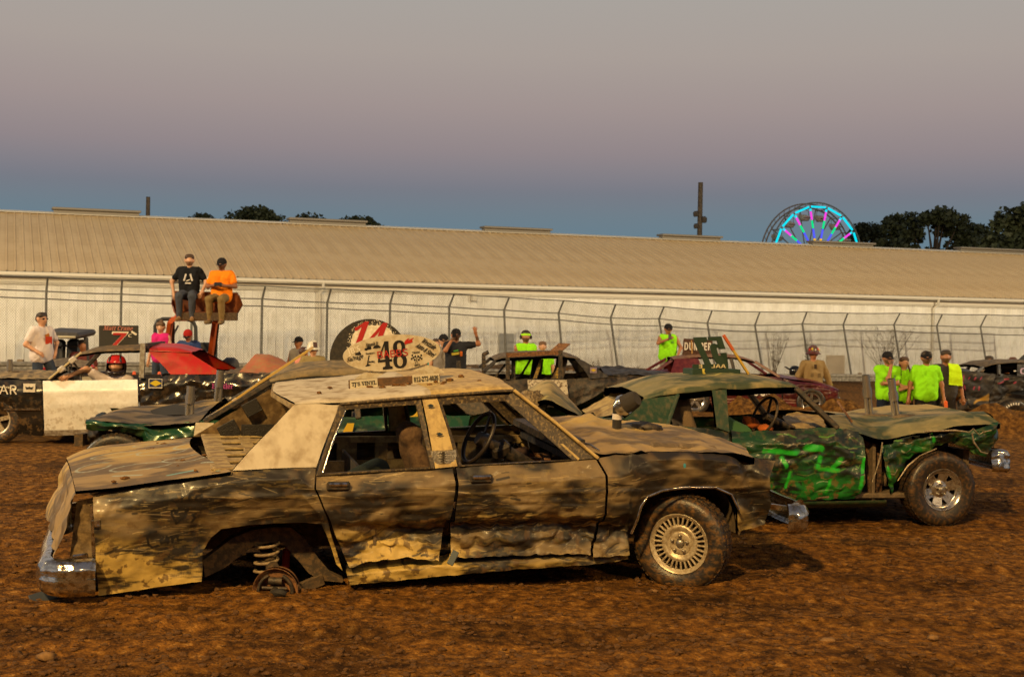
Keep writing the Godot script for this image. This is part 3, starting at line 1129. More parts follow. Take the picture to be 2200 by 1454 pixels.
func make_wheel_ride() -> void:
	var z := 200.0
	var c := P(1744, 556, z)
	var r := 119.0 * z / F
	var o := thing("ferris_wheel", "big wheel with cyan rim lights and rainbow spokes rising behind the roof", "ferris wheel", Vector3(c.x, 0, c.z), deg_to_rad(24.0))
	var steel := mat("ride_steel", Color(0.34, 0.27, 0.2), 0.6)
	var cream := mat("ride_cream", Color(0.62, 0.52, 0.36), 0.5)
	var glows := {}
	for g in [["cyan", Color(0.0, 0.75, 0.9)], ["magenta", Color(0.9, 0.05, 0.75)], ["green", Color(0.0, 0.75, 0.25)], ["blue", Color(0.08, 0.1, 0.9)], ["amber", Color(1.0, 0.5, 0.0)], ["white", Color(1.0, 0.9, 1.0)]]:
		var m := StandardMaterial3D.new()
		m.resource_name = "neon_" + g[0]
		m.albedo_color = srgb(g[1])
		m.emission_enabled = true
		m.emission = srgb(g[1])
		m.emission_energy_multiplier = 0.95
		glows[g[0]] = m
	for sd in [-1.0, 1.0]:
		var off := Vector3(0, c.y, sd * 1.25)
		var b := MB.new()
		for rr in [r, r * 0.93]:
			var pts := []
			for i in 49:
				pts.append(off + Vector3(cos(TAU * i / 48), sin(TAU * i / 48), 0) * rr)
			b.tube(pts, [0.11], 6, false)
		for i in 48:
			b.tube([off + Vector3(cos(TAU * i / 48), sin(TAU * i / 48), 0) * r, off + Vector3(cos(TAU * (i + 0.5) / 48), sin(TAU * (i + 0.5) / 48), 0) * r * 0.93], [0.05], 4, false)
		part(o, "rim", b, steel)
		for i in 16:
			var an := TAU * (i + 0.5) / 16
			var d := Vector3(cos(an), sin(an), 0)
			b = MB.new()
			b.tube([off + d * 0.5, off + d * r * 0.93], [0.09], 6, false)
			part(o, "spoke", b, steel)
			if sd > 0.0 and d.y > 0.0:
				var segs := [["cyan", 0.86, 0.90], ["magenta", 0.70, 0.85], ["green", 0.55, 0.69], ["blue", 0.37, 0.54], ["amber", 0.2, 0.36], ["white", 0.09, 0.19]]
				for s in segs:
					b = MB.new()
					b.tube([off + d * r * s[1] + Vector3(0, 0, 0.14), off + d * r * s[2] + Vector3(0, 0, 0.14)], [0.15], 6)
					part(o, "light_strip", b, glows[s[0]])
				var d2 := Vector3(cos(an + TAU / 16), sin(an + TAU / 16), 0)
				if d2.y > -0.1:
					b = MB.new()
					b.tube([off + d.lerp(d2, 0.08) * r * 0.94 + Vector3(0, 0, 0.14), off + d.lerp(d2, 0.92) * r * 0.94 + Vector3(0, 0, 0.14)], [0.16], 6)
					part(o, "light_strip", b, glows["cyan"])
	var b := MB.new()
	b.tube([Vector3(0, c.y, -1.8), Vector3(0, c.y, 1.8)], [0.5], 12)
	part(o, "hub", b, steel)
	for sd in [-1.0, 1.0]:
		for q in [-1.0, 1.0]:
			b = MB.new()
			b.beam(Vector3(q * 4.5, -1, sd * 2.4), Vector3(0, c.y, sd * 1.7), 0.3, 0.3)
			part(o, "support_leg", b, steel)
	for i in 16:
		var an := TAU * (i + 0.5) / 16
		var at := Vector3(cos(an), sin(an), 0) * r * 0.9 + Vector3(0, c.y, 0)
		b = MB.new()
		b.lathe([Vector2(0.05, -1.75), Vector2(0.6, -1.7), Vector2(0.8, -1.35), Vector2(0.82, -1.0), Vector2(0.76, -1.0), Vector2(0.7, -1.4), Vector2(0.05, -1.5)], Transform3D(Basis(Vector3.RIGHT, Vector3.FORWARD, Vector3.UP), at), 14)
		b.chamfer(Transform3D(Basis.IDENTITY, at + Vector3(0, -1.0, -0.5)), Vector3(1.5, 0.5, 0.12), 0.04)
		var g := part(o, "gondola", b, cream)
		b = MB.new()
		for q in [-0.7, 0.7]:
			b.tube([at + Vector3(0, 0, 0), at + Vector3(q, -0.25, 0), at + Vector3(q, -1.1, 0)], [0.05], 5)
		b.tube([at + Vector3(0, 0, -1.25), at + Vector3(0, 0, 1.25)], [0.06], 6)
		part(g, "hanger", b, steel)
		b = MB.new()
		b.chamfer(Transform3D(Basis.IDENTITY, at + Vector3(0, -1.28, 0.72)), Vector3(1.1, 0.1, 0.2), 0.03)
		part(g, "trim_band", b, mat("ride_dark", Color(0.08, 0.05, 0.04), 0.6))

# ---------------------------------------------------------------- cars: a frame whose x runs along the body, y up, z out of the side we see
func car(called: String, label: String, ra: Vector3, rb: Vector3, width: float, roll: float, s0: float, length: float) -> Node3D:
	var d := rb - ra
	var o := thing(called, label, "car", ra)
	o.basis = Basis(Vector3.UP, atan2(-d.z, d.x)) * Basis(Vector3.RIGHT, deg_to_rad(roll))
	K = {"node": o, "inv": o.transform.affine_inverse(), "w": width, "s0": s0, "len": length}
	return o

func C(px: float, py: float, w: float) -> Vector3:   # the point at depth w inside the near side, in the car's own axes
	var a: Vector3 = K.inv * CT.origin
	var d: Vector3 = K.inv.basis * ray(px, py)
	return a + d * ((-w - a.z) / d.z)

# panel columns: each [top, bottom] or four picture points from top to bottom; ws: depth of the four rows
func ribs(cols: Array, ws := [0.07, 0.0, 0.0, 0.06]) -> Array:
	var out := [[], [], [], []]
	for c in cols:
		var q: Array = c
		if c.size() == 2:
			q = [c[0], c[0].lerp(c[1], 0.2), c[0].lerp(c[1], 0.48), c[1]]
		for r in 4:
			out[r].append(C(q[r].x, q[r].y, ws[r]))
	return out

func mirror(ctrl: Array) -> Array:
	var out := []
	for r in ctrl:
		var q := []
		for p in r:
			q.append(Vector3(p.x, p.y, -K.w - p.z))
		out.append(q)
	return out

func both(o: Node, called: String, ctrl: Array, step: float, disp, m: Material, rim := 0.025) -> MeshInstance3D:
	var a := put(o, called, sheet(ctrl, step, disp, 0, Vector3(0, 0, -rim)), m)
	var far := func(p: Vector3) -> Vector3:
		var q: Vector3 = disp.call(Vector3(p.x, p.y, -K.w - p.z)) if disp != null else Vector3.ZERO
		return Vector3(q.x, q.y, -q.z)
	put(o, called, sheet(mirror(ctrl), step * 2.0, far, 0, Vector3(0, 0, rim)), m)
	return a

func V(a: Array) -> Array:   # flat list of numbers to points
	var out := []
	for i in range(0, a.size(), 2):
		out.append(Vector2(a[i], a[i + 1]))
	return out

func tp(im: Image, px: float, py: float) -> Vector2:
	var c := C(px, py, 0.02)
	return Vector2((c.x - K.s0) / K.len * im.get_width(), (1.0 - c.y / 1.6) * im.get_height())

func scrawl(im: Image, z: Rect2, zw: float, lines: Array, width: float, c: Color, alpha := 1.0) -> void:
	for l in lines:
		var pts := []
		for q in V(l):
			pts.append(tp(im, z.position.x + q.x * z.size.x / zw, z.position.y + q.y * z.size.x / zw))
		stroke(im, pts, width, c, alpha)

# paint of a battered side: sprayed mottle over a base coat, bare streaks where it was rubbed, mud spatter
func side_paint(w: int, h: int, seedv: int, dark: Color, mid: Color, base: Color, mud: Color, p := {}) -> Image:
	var low0: float = p.get("low", 0.4)
	var low2: float = p.get("low2", low0)
	var split: float = p.get("split", 0.5)
	var streak: float = p.get("streak", 0.5)
	var mudk: float = p.get("mud", 0.5)
	var ppm := h / 1.6
	var p_lo: float = p.get("lo", 0.40)
	var p_hi: float = p.get("hi", 0.62)
	var n1 := noise_bytes(w / 2, h, 3.2 / ppm, 3, seedv)
	var n2 := noise_bytes(w / 2, h, 1.2 / ppm, 2, seedv + 1)
	var n3 := noise_bytes(w / 4 + 1, h, 16.0 / ppm, 3, seedv + 2, false, 0.7)
	var n4 := noise_bytes(w, h, 7.0 / ppm, 5, seedv + 3, false, 0.65)
	var buf := PackedByteArray()
	buf.resize(w * h * 3)
	var lut := PackedByteArray()
	lut.resize(4096)
	for i in 4096:
		lut[i] = clampi(int(srgb(Color(i / 4095.0, 0, 0)).r * 255.0 + 0.5), 0, 255)
	var w2 := w / 2
	var w4 := w / 4 + 1
	for y in h:
		var hh := (1.0 - float(y) / h) * 1.6
		for x in w:
			var a := n1[y * w2 + mini(x / 2, w2 - 1)] / 255.0
			var b := n2[y * w2 + mini(x / 2, w2 - 1)] / 255.0
			var s := n3[y * w4 + x / 4] / 255.0
			var f := n4[y * w + x] / 255.0
			var low := lerpf(low0, low2, smoothstep(split - 0.02, split + 0.02, float(x) / w))
			var c := mid.lerp(dark, smoothstep(p_lo, p_hi, a))
			var e := smoothstep(low + 0.12, low - 0.12, hh + (b - 0.5) * 0.55) * smoothstep(0.66, 0.45, a * 0.6 + s * 0.4)
			e = maxf(e, streak * smoothstep(0.60, 0.68, s) * smoothstep(0.35, 0.6, b))
			c = c.lerp(base, e * (0.75 + 0.25 * f))
			var g := mudk * smoothstep(0.56, 0.68, f) * (0.35 + 0.65 * smoothstep(0.75, 0.2, hh))
			c = c.lerp(mud, g)
			c = c * (0.86 + 0.28 * f)
			var at := (y * w + x) * 3
			buf[at] = lut[clampi(int(c.r * 4095.0), 0, 4095)]
			buf[at + 1] = lut[clampi(int(c.g * 4095.0), 0, 4095)]
			buf[at + 2] = lut[clampi(int(c.b * 4095.0), 0, 4095)]
	return Image.create_from_data(w, h, false, Image.FORMAT_RGB8, buf)

# a wheel at a point of the car's axes: tyre, rim, hub; out is the direction its face looks
func wheel(o: Node, at: Vector3, r: float, wd: float, rim: float, out: Vector3, style: int, tyre_m: Material, rim_m: Material) -> Node:
	var up := Vector3.UP
	var x := up.cross(out).normalized()
	var t := Transform3D(Basis(x, out.cross(x), out), at)
	var b := MB.new()
	var h := wd * 0.5
	b.lathe([Vector2(rim, -h * 0.8), Vector2(r * 0.8, -h), Vector2(r * 0.93, -h * 0.93), Vector2(r * 0.985, -h * 0.78), Vector2(r, -h * 0.5), Vector2(r, h * 0.5), Vector2(r * 0.985, h * 0.78), Vector2(r * 0.93, h * 0.93), Vector2(r * 0.86, h * 1.0), Vector2(r * 0.76, h * 1.02), Vector2(rim * 1.07, h * 0.92), Vector2(rim, h * 0.78)], t, 56)
	for i in 48:   # tread lugs
		var an := TAU * i / 48
		for q in [-0.62, -0.2, 0.2, 0.62]:
			var a2: float = an + (0.035 if absf(q) > 0.4 else 0.0)
			var d := Vector3(cos(a2), sin(a2), 0)
			b.box(t * Transform3D(Basis(d.cross(Vector3.BACK), d, Vector3.BACK), d * (r * (0.998 if absf(q) < 0.4 else 0.985)) + Vector3(0, 0, q * h)), Vector3(r * 0.085, 0.014, h * 0.3))
	var w := Node3D.new()
	w.name = "wheel"
	o.add_child(w, true)
	part(w, "tyre", b, tyre_m)
	b = MB.new()
	b.lathe([Vector2(rim, -h * 0.8), Vector2(rim * 0.93, -h * 0.2), Vector2(rim * 0.93, h * 0.45), Vector2(rim * 0.97, h * 0.7), Vector2(rim * 1.04, h * 0.86), Vector2(rim * 1.0, h * 0.88), Vector2(rim * 0.93, h * 0.74), Vector2(rim * 0.88, h * 0.66)], t, 40)
	var disc := MB.new()
	disc.lathe([Vector2(rim * 0.93, h * 0.05), Vector2(0.0, h * 0.05)], t, 24)
	if style == 0:   # thirty narrow slots round a dished centre
		for i in 30:
			var an := TAU * i / 30
			var d := Vector3(cos(an), sin(an), 0)
			b.chamfer(t * Transform3D(Basis(d.cross(Vector3.BACK), d, Vector3.BACK), d * rim * 0.76 + Vector3(0, 0, h * 0.58)), Vector3(rim * 0.062, rim * 0.3, 0.03), 0.004)
		b.lathe([Vector2(rim * 0.64, h * 0.5), Vector2(rim * 0.62, h * 0.68), Vector2(rim * 0.5, h * 0.66), Vector2(rim * 0.42, h * 0.5), Vector2(rim * 0.38, h * 0.5), Vector2(rim * 0.36, h * 0.58), Vector2(rim * 0.18, h * 0.58), Vector2(rim * 0.15, h * 0.5)], t, 32)
	elif style == 1:   # six broad spokes with oval openings
		for i in 6:
			var an := TAU * (i + 0.3) / 6
			var d := Vector3(cos(an), sin(an), 0)
			var e := d.cross(Vector3.BACK)
			b.quad(t * (d * rim * 0.3 + e * rim * 0.2 + Vector3(0, 0, h * 0.35)), t * (d * rim * 0.95 + e * rim * 0.30 + Vector3(0, 0, h * 0.66)), t * (d * rim * 0.95 - e * rim * 0.30 + Vector3(0, 0, h * 0.66)), t * (d * rim * 0.3 - e * rim * 0.2 + Vector3(0, 0, h * 0.35)))
		b.lathe([Vector2(rim * 0.93, h * 0.66), Vector2(rim * 0.8, h * 0.62), Vector2(rim * 0.78, h * 0.5)], t, 40)
		b.lathe([Vector2(rim * 0.55, h * 0.42), Vector2(rim * 0.42, h * 0.38), Vector2(rim * 0.36, h * 0.5), Vector2(rim * 0.2, h * 0.55), Vector2(0, h * 0.55)], t, 32)
	else:   # plain five-spoke
		for i in 5:
			var an := TAU * (i + 0.2) / 5
			var d := Vector3(cos(an), sin(an), 0)
			b.beam(t * (d * rim * 0.1 + Vector3(0, 0, h * 0.5)), t * (d * rim * 0.95 + Vector3(0, 0, h * 0.6)), rim * 0.3, 0.03, out)
		b.lathe([Vector2(rim * 0.3, h * 0.5), Vector2(rim * 0.28, h * 0.62), Vector2(0, h * 0.64)], t, 20)
	part(w, "rim", b, rim_m)
	part(w, "brake_disc", disc, mat("brake_dark", Color(0.03, 0.02, 0.015), 0.9))
	b = MB.new()
	b.lathe([Vector2(rim * 0.14, h * 0.45), Vector2(rim * 0.14, h * 0.66), Vector2(rim * 0.1, h * 0.74), Vector2(0, h * 0.76)], t, 16)
	for i in 5:
		var an := TAU * i / 5 + 0.3
		b.lathe([Vector2(rim * 0.06, 0), Vector2(rim * 0.06, 0.02), Vector2(rim * 0.03, 0.028), Vector2(0, 0.028)], t * Transform3D(Basis.IDENTITY, Vector3(cos(an), sin(an), 0) * rim * 0.27 + Vector3(0, 0, h * 0.57)), 6)
	part(w, "hub", b, mat("hub_steel", Color(0.4, 0.36, 0.3), 0.35, 0.8))
	return w

func bumper(o: Node, path: Array, ht: float, hb: float, m: Material, disp, bulge := 0.04) -> void:
	# path: points (s, w) from the near end round to the far end; section from the top lip to the bottom lip
	var rows := []
	for q in [[0.0, -0.05], [0.04, 0.0], [0.3, bulge], [0.42, bulge * 0.7], [0.5, bulge], [0.85, bulge * 0.8], [1.0, -0.01]]:
		var r := []
		for i in path.size():
			var a: Vector2 = path[maxi(i - 1, 0)]
			var b: Vector2 = path[mini(i + 1, path.size() - 1)]
			var d := (b - a).normalized()
			var nn := Vector2(-d.y, d.x)
			var p: Vector2 = path[i] + nn * q[1] * (1.0 if K.get("bflip", 1.0) > 0.0 else -1.0)
			r.append(Vector3(p.x, lerpf(ht, hb, q[0]), -p.y))
		rows.append(r)
	put(o, "bumper", sheet(rows, 0.035, disp, 0), m)

func common_mats() -> void:
	blotch("tyre_mud", Color(0.022, 0.019, 0.018), Color(0.16, 0.08, 0.024), 0.42, 3.0, 0.0, 0.25, 0.42, 0.72, 0.022)
	blotch("tyre_black", Color(0.018, 0.017, 0.016), Color(0.09, 0.05, 0.02), 0.45, 2.5, 0.0, 0.2, 0.5, 0.75)
	blotch("rim_dusty", Color(0.52, 0.44, 0.31), Color(0.30, 0.22, 0.13), 0.38, 5.0, 0.35, 0.1, 0.45, 0.75)
	blotch("rim_bright", Color(0.55, 0.52, 0.48), Color(0.22, 0.16, 0.1), 0.22, 4.0, 0.85, 0.05, 0.5, 0.8)
	blotch("chrome", Color(0.66, 0.64, 0.6), Color(0.30, 0.22, 0.12), 0.14, 3.0, 0.95, 0.12, 0.5, 0.75)
	blotch("tan_metal", Color(0.40, 0.30, 0.13), Color(0.22, 0.15, 0.07), 0.6, 2.0, 0.0, 0.1)
	blotch("under_brown", Color(0.050, 0.036, 0.024), Color(0.12, 0.075, 0.036), 0.85, 3.0, 0.0, 0.2)
	blotch("inner_dark", Color(0.10, 0.072, 0.042), Color(0.17, 0.115, 0.06), 0.8, 3.0, 0.0, 0.2)
	blotch("rusty", Color(0.10, 0.045, 0.02), Color(0.24, 0.11, 0.04), 0.85, 4.0, 0.0, 0.2)
	blotch("dark_metal", Color(0.02, 0.019, 0.018), Color(0.08, 0.055, 0.035), 0.6, 3.0, 0.2, 0.15)

func make_car_48() -> void:
	common_mats()
	var o := car("derby_car", "brown-black and cream four-door derby car number 48 with a bare rear hub", Vector3(-1.574, 0.0, -8.95), Vector3(1.223, 0.0, -9.72), 1.96, 3.2, -1.6, 5.8)
	# ---- paint
	var im := side_paint(1500, 414, 5, Color(0.020, 0.016, 0.013), Color(0.185, 0.13, 0.064), Color(0.54, 0.375, 0.10), Color(0.085, 0.047, 0.018), {"low": 0.36, "low2": 0.26, "split": 0.31, "streak": 0.14, "mud": 0.85, "lo": 0.27, "hi": 0.58})
	var z1 := Rect2(50, 760, 600, 560)
	var ink := Color(0.012, 0.011, 0.011)
	# rubbed bright streaks and scratches, a blue paint spot, trim lines pressed in the sheet
	var r2 := RandomNumberGenerator.new()
	r2.seed = 9
	for i in 430:
		var a := tp(im, r2.randf_range(230, 1640), r2.randf_range(1020, 1215))
		var l := r2.randf_range(6, 70) * (1.0 if i % 3 else 0.35)
		var sl := r2.randf_range(-0.25, 0.12)
		stroke(im, [a, a + Vector2(l * 0.5, l * sl * 0.5 + r2.randf_range(-2, 2)), a + Vector2(l, l * sl)], r2.randf_range(0.5, 1.5), Color(0.52, 0.40, 0.2) if i % 4 else Color(0.02, 0.018, 0.015), r2.randf_range(0.25, 0.75))
	for i in 34:   # clusters of black scuffs and scraped-through scratches
		var ce := Vector2(r2.randf_range(240, 1640), r2.randf_range(1025, 1210))
		var dir := r2.randf_range(-0.5, 0.3)
		for j in 9:
			var a := tp(im, ce.x + r2.randfn() * 22.0, ce.y + r2.randfn() * 9.0)
			var l := r2.randf_range(5, 30)
			stroke(im, [a, a + Vector2(l, l * (dir + r2.randf_range(-0.15, 0.15)))], r2.randf_range(1.0, 4.0) if j < 6 else 0.9, Color(0.016, 0.013, 0.011) if j < 6 else Color(0.56, 0.44, 0.2), r2.randf_range(0.4, 0.8))
	for i in 70:
		var a := tp(im, r2.randf_range(985, 1290), r2.randf_range(1108, 1122) + (20 if i % 2 else 0))
		stroke(im, [a, a + Vector2(r2.randf_range(12, 50), r2.randf_range(-6, 1))], r2.randf_range(1.0, 3.5), Color(0.56, 0.42, 0.15), 0.6)
	for i in 46:
		var a := tp(im, r2.randf_range(740, 985), r2.randf_range(1120, 1145))
		stroke(im, [a, a + Vector2(r2.randf_range(8, 46), r2.randf_range(-4, 6))], r2.randf_range(1.5, 4.5), Color(0.19, 0.10, 0.035), 0.7)
	scrawl(im, z1, 1558.0, [[775, 760, 740, 765, 722, 790, 750, 805, 785, 815, 770, 828, 735, 830], [805, 790, 800, 825], [806, 768, 807, 770], [825, 805, 850, 800, 845, 785, 828, 790, 822, 815, 845, 828, 862, 818], [880, 790, 878, 825], [880, 802, 890, 790, 903, 788], [920, 790, 918, 822], [920, 802, 930, 788, 942, 786],
		[985, 790, 960, 795, 955, 815, 975, 822, 990, 800, 992, 785, 995, 820, 1030, 822], [850, 895, 838, 872, 826, 880, 828, 900, 852, 945], [850, 895, 868, 866, 895, 868, 905, 885, 895, 915, 852, 950], [915, 868, 912, 880], [960, 895, 940, 903, 958, 920, 940, 940], [738, 995, 708, 998, 690, 1030, 696, 1070, 715, 1085, 748, 1075], [780, 1030, 762, 1045, 768, 1062, 790, 1055, 798, 1025, 802, 1062], [806, 1060, 808, 1035, 826, 1026, 830, 1060, 834, 1038, 856, 1022, 862, 1050, 882, 1046]], 3.6, ink, 0.95)
	scrawl(im, Rect2(600, 700, 550, 580), 1379.0, [[386, 784, 386, 797, 394, 796, 393, 790, 386, 790, 393, 788, 392, 784, 386, 784], [402, 790, 399, 796, 406, 796, 407, 789, 408, 797], [414, 783, 414, 797, 421, 796, 420, 790, 414, 790], [427, 783, 427, 797, 434, 796, 433, 790, 427, 790], [446, 788, 440, 790, 446, 794, 440, 797], [454, 782, 453, 792], [463, 781, 462, 791], [472, 780, 471, 790]], 1.4, ink, 0.95)
	stroke(im, [tp(im, 1469, 997), tp(im, 1469, 1001)], 5.0, Color(0.05, 0.35, 0.5), 0.9)
	var side := paint_mat("paint_48", im, 0.5, 0.04, 0.1, 0.18)
	var top := side_paint(1160, 392, 15, Color(0.13, 0.092, 0.052), Color(0.30, 0.21, 0.10), Color(0.44, 0.30, 0.09), Color(0.26, 0.165, 0.07), {"low": 0.75, "streak": 0.25, "mud": 0.7})
	# pale blue chalky writing on the trunk lid
	for q in [[0.13, 0.30, 0.035, 0.055], [0.155, 0.55, 0.03, 0.06], [0.10, 0.62, 0.03, 0.05], [0.185, 0.35, 0.03, 0.05], [0.20, 0.62, 0.03, 0.07], [0.235, 0.45, 0.028, 0.08], [0.25, 0.75, 0.03, 0.05], [0.16, 0.8, 0.04, 0.05], [0.075, 0.42, 0.02, 0.07]]:
		var pts := []
		for i in 15:
			var an := 0.6 + TAU * i / 14.0 * 0.88
			pts.append(Vector2((q[0] + cos(an) * q[2]) * 1160.0, (q[1] + sin(an) * q[3]) * 392.0))
		stroke(top, pts, 4.5, Color(0.36, 0.42, 0.40), 0.55)
	for q in [[0.10, 0.2, 0.13, 0.16], [0.2, 0.22, 0.26, 0.14], [0.16, 0.1, 0.19, 0.13], [0.215, 0.08, 0.225, 0.12]]:
		stroke(top, [Vector2(q[0] * 1160, q[1] * 392), Vector2(q[2] * 1160, q[3] * 392)], 6.0, Color(0.16, 0.42, 0.50) if q[1] < 0.15 else Color(0.34, 0.42, 0.42), 0.7)
	var topm := paint_mat("top_48", top, 0.62, 0.0, 0.0, 0.12)
	var vinyl := blotch("vinyl_48", Color(0.50, 0.44, 0.35), Color(0.20, 0.145, 0.085), 0.8, 0.9, 0.0, 0.3, 0.42, 0.95, 0.022)
	var cream := blotch("cream_48", Color(0.52, 0.38, 0.15), Color(0.30, 0.20, 0.08), 0.5, 2.2, 0.0, 0.1, 0.4, 0.75)
	var trim := blotch("trim_48", Color(0.055, 0.042, 0.03), Color(0.30, 0.21, 0.09), 0.5, 6.0, 0.1, 0.1, 0.5, 0.9)
	var tan: Material = mats["tan_metal"]
	var under: Material = mats["under_brown"]
	var dark: Material = mats["inner_dark"]
	var chrome: Material = mats["chrome"]
	# ---- dents of the side; depth grows where the doors were hit
	var hit := func(p: Vector3) -> Vector3:
		var s := p.x
		var h := p.y
		var doors := ss(0.25, 0.7, s) * ss(3.0, 2.3, s)
		var low := gauss(h - 0.36, 0.17) * doors
		var n: float = nz.r.get_noise_2d(s * 0.55, h * 1.15)
		var n2: float = nz.q.get_noise_2d(s * 0.8 + 9.0, h * 1.2)
		var f: float = nz.a.get_noise_2d(s * 1.3 + 3.0, h * 2.0)
		var z := -0.022 * f - (0.012 + 0.06 * low) * (0.5 + 0.5 * n) - (0.008 + 0.016 * low) * n2
		z -= 0.055 * gauss(h - 0.40 + 0.03 * sin(s * 3.0), 0.05) * ss(0.45, 0.9, s) * ss(2.7, 2.2, s)
		z -= 0.05 * gauss(Vector2(s - 0.95, h - 0.5).length(), 0.2) + 0.05 * gauss(Vector2(s + 0.5, h - 0.42).length(), 0.2)
		var edge: float = h + 0.05 * nz.a.get_noise_2d(s * 2.2, 7.0) + 0.025 * nz.b.get_noise_2d(s * 1.5, 2.0)
		z -= 0.055 * doors * ss(0.505, 0.455, edge) * ss(0.13, 0.27, edge)
		z -= 0.03 * doors * absf(nz.b.get_noise_2d(s * 0.8 + h * 1.6, h * 0.7 - s * 0.3)) * ss(0.55, 0.4, h)
		z -= 0.06 * ss(3.25, 3.5, s) * (0.5 + 0.5 * nz.q.get_noise_2d(s * 0.45 + 2.0, h * 0.5))
		z -= 0.03 * ss(0.25, -0.2, s) * (0.5 + 0.5 * nz.r.get_noise_2d(s * 0.5 + 5.0, h * 0.9 + s * 0.2))
		z += 0.010 * gauss(h - 0.685, 0.018) - 0.006 * gauss(h - 0.60, 0.012)
		z -= 0.07 * gauss(Vector2((s - 3.45) * 1.0 + (h - 0.6) * 0.7, (h - 0.60) * 0.7).length(), 0.09) + 0.04 * gauss(s - 3.62 + (h - 0.4) * 0.4, 0.05) * ss(0.3, 0.45, h)
		return Vector3(0.012 * f, 0.008 * n2 * low * 3.0, z)
	var soft := func(p: Vector3) -> Vector3:
		return Vector3(0, 0.006 * nz.r.get_noise_2d(p.x * 0.5, p.z * 0.5) + 0.004 * nz.a.get_noise_2d(p.x * 1.5, p.z * 1.5), 0)
	both(o, "quarter_panel", ribs([V([200, 1064, 210, 1282]), V([260, 1048, 290, 1271]), V([320, 1036, 360, 1261]), V([380, 1028, 434, 1251]), V([400, 1026, 437, 1191]), V([430, 1022, 454, 1160]), V([470, 1016, 477, 1139]), V([530, 1010, 531, 1130]), V([590, 1007, 589, 1126]), V([645, 1005, 650, 1124]),
		V([668, 1004, 666, 1045, 675, 1094, 690, 1127]), V([673, 1004, 671, 1048, 682, 1099, 706, 1155]), V([676, 1004, 674, 1050, 690, 1101, 724, 1215]), V([679, 1004, 676, 1050, 699, 1104, 737, 1228])]), 0.018, hit, side)
	var rd := both(o, "rear_door", ribs([V([681, 1018, 680, 1050, 703, 1104, 752, 1222]), V([692, 1018, 692, 1055, 722, 1113, 760, 1222]), V([780, 1014, 790, 1213]), V([870, 1009, 879, 1205]), V([930, 1006, 925, 1209]), V([971, 1005, 980, 1039, 974, 1103, 947, 1211])]), 0.016, hit, side)
	var fd := both(o, "front_door", ribs([V([979, 1003, 987, 1040, 981, 1105, 975, 1204]), V([1050, 999, 1050, 1201]), V([1149, 994, 1149, 1197]), V([1230, 990, 1230, 1196]), V([1282, 987, 1302, 1022, 1302, 1110, 1275, 1198])]), 0.016, hit, side)
	var fe := both(o, "fender", ribs([V([1286, 985, 1307, 1022, 1307, 1110, 1280, 1202]), V([1320, 978, 1330, 1199]), V([1352, 973, 1357, 1196]), V([1358, 972, 1359, 1148]), V([1370, 972, 1371, 1117]), V([1383, 972, 1377, 1089]), V([1400, 971, 1391, 1068]), V([1430, 971, 1423, 1054]), V([1468, 971, 1468, 1048]), V([1530, 973, 1538, 1048]), V([1573, 976, 1573, 1064]), V([1592, 979, 1588, 1096]), V([1604, 981, 1590, 1131]), V([1615, 983, 1594, 1145]), V([1640, 988, 1622, 1138]), V([1672, 992, 1659, 1026, 1664, 1085, 1654, 1131])]), 0.016, hit, side)
	both(o, "rocker_panel", ribs([V([742, 1216, 752, 1257]), V([900, 1200, 902, 1244]), V([1100, 1188, 1100, 1225]), V([1290, 1182, 1290, 1214]), V([1352, 1180, 1352, 1203])], [0.22, 0.20, 0.12, 0.14]), 0.02, hit, side)
	# bright wheel-arch lip
	var b := MB.new()
	var arch := []
	for q in V([1361, 1150, 1371, 1117, 1378, 1088, 1392, 1067, 1424, 1053, 1468, 1047, 1537, 1047, 1573, 1063, 1589, 1095]):
		arch.append(C(q.x, q.y, -0.004) + hit.call(C(q.x, q.y, 0.03)) * 0.5)
	b.tube(arch, [0.010], 6)
	part(fe, "arch_trim", b, chrome)
	# door handles
	for q in [[rd, 727.0, 1044.0], [fd, 1034.0, 1028.0]]:
		var c := C(q[1], q[2], 0.0)
		b = MB.new()
		b.chamfer(Transform3D(Basis.IDENTITY, c + Vector3(0, 0, 0.0)), Vector3(0.16, 0.062, 0.03), 0.012)
		var pan := part(q[0], "handle_recess", b, mats["dark_metal"])
		b = MB.new()
		b.chamfer(Transform3D(Basis.IDENTITY, c + Vector3(0, 0.012, 0.016)), Vector3(0.13, 0.03, 0.025), 0.010)
		part(q[0], "door_handle", b, chrome)
	# ---- pillars and window frames
	both(o, "c_pillar", [[C(633, 868, 0.30), C(683, 867, 0.275), C(731, 867, 0.25)], [C(582, 922, 0.23), C(650, 918, 0.2), C(712, 914, 0.19)], [C(535, 970, 0.15), C(615, 965, 0.12), C(692, 965, 0.11)], [C(499, 1011, 0.08), C(590, 1006, 0.06), C(679, 1003, 0.06)]], 0.03, func(p): return Vector3(0, 0, 0.012 * nz.a.get_noise_2d(p.x * 1.5, p.y * 1.5)), vinyl)
	var bp := both(o, "b_pillar", [[C(906, 853, 0.24), C(938, 851, 0.24)], [C(920, 920, 0.16), C(960, 918, 0.16)], [C(935, 1006, 0.07), C(983, 1001, 0.07)]], 0.04, null, cream, 0.05)
	both(o, "a_pillar", [[C(1104, 838, 0.27), C(1091, 851, 0.26)], [C(1190, 905, 0.18), C(1163, 916, 0.17)], [C(1286, 984, 0.08), C(1243, 987, 0.08)]], 0.04, null, trim, 0.05)
	for e in [V([1104, 838, 1190, 905, 1285, 984]), V([1091, 851, 1163, 916, 1243, 987])]:
		b = MB.new()
		b.tube([C(e[0].x, e[0].y, 0.255), C(e[1].x, e[1].y, 0.165), C(e[2].x, e[2].y, 0.07)], [0.014], 6)
		part(o, "pillar_edge", b, cream)
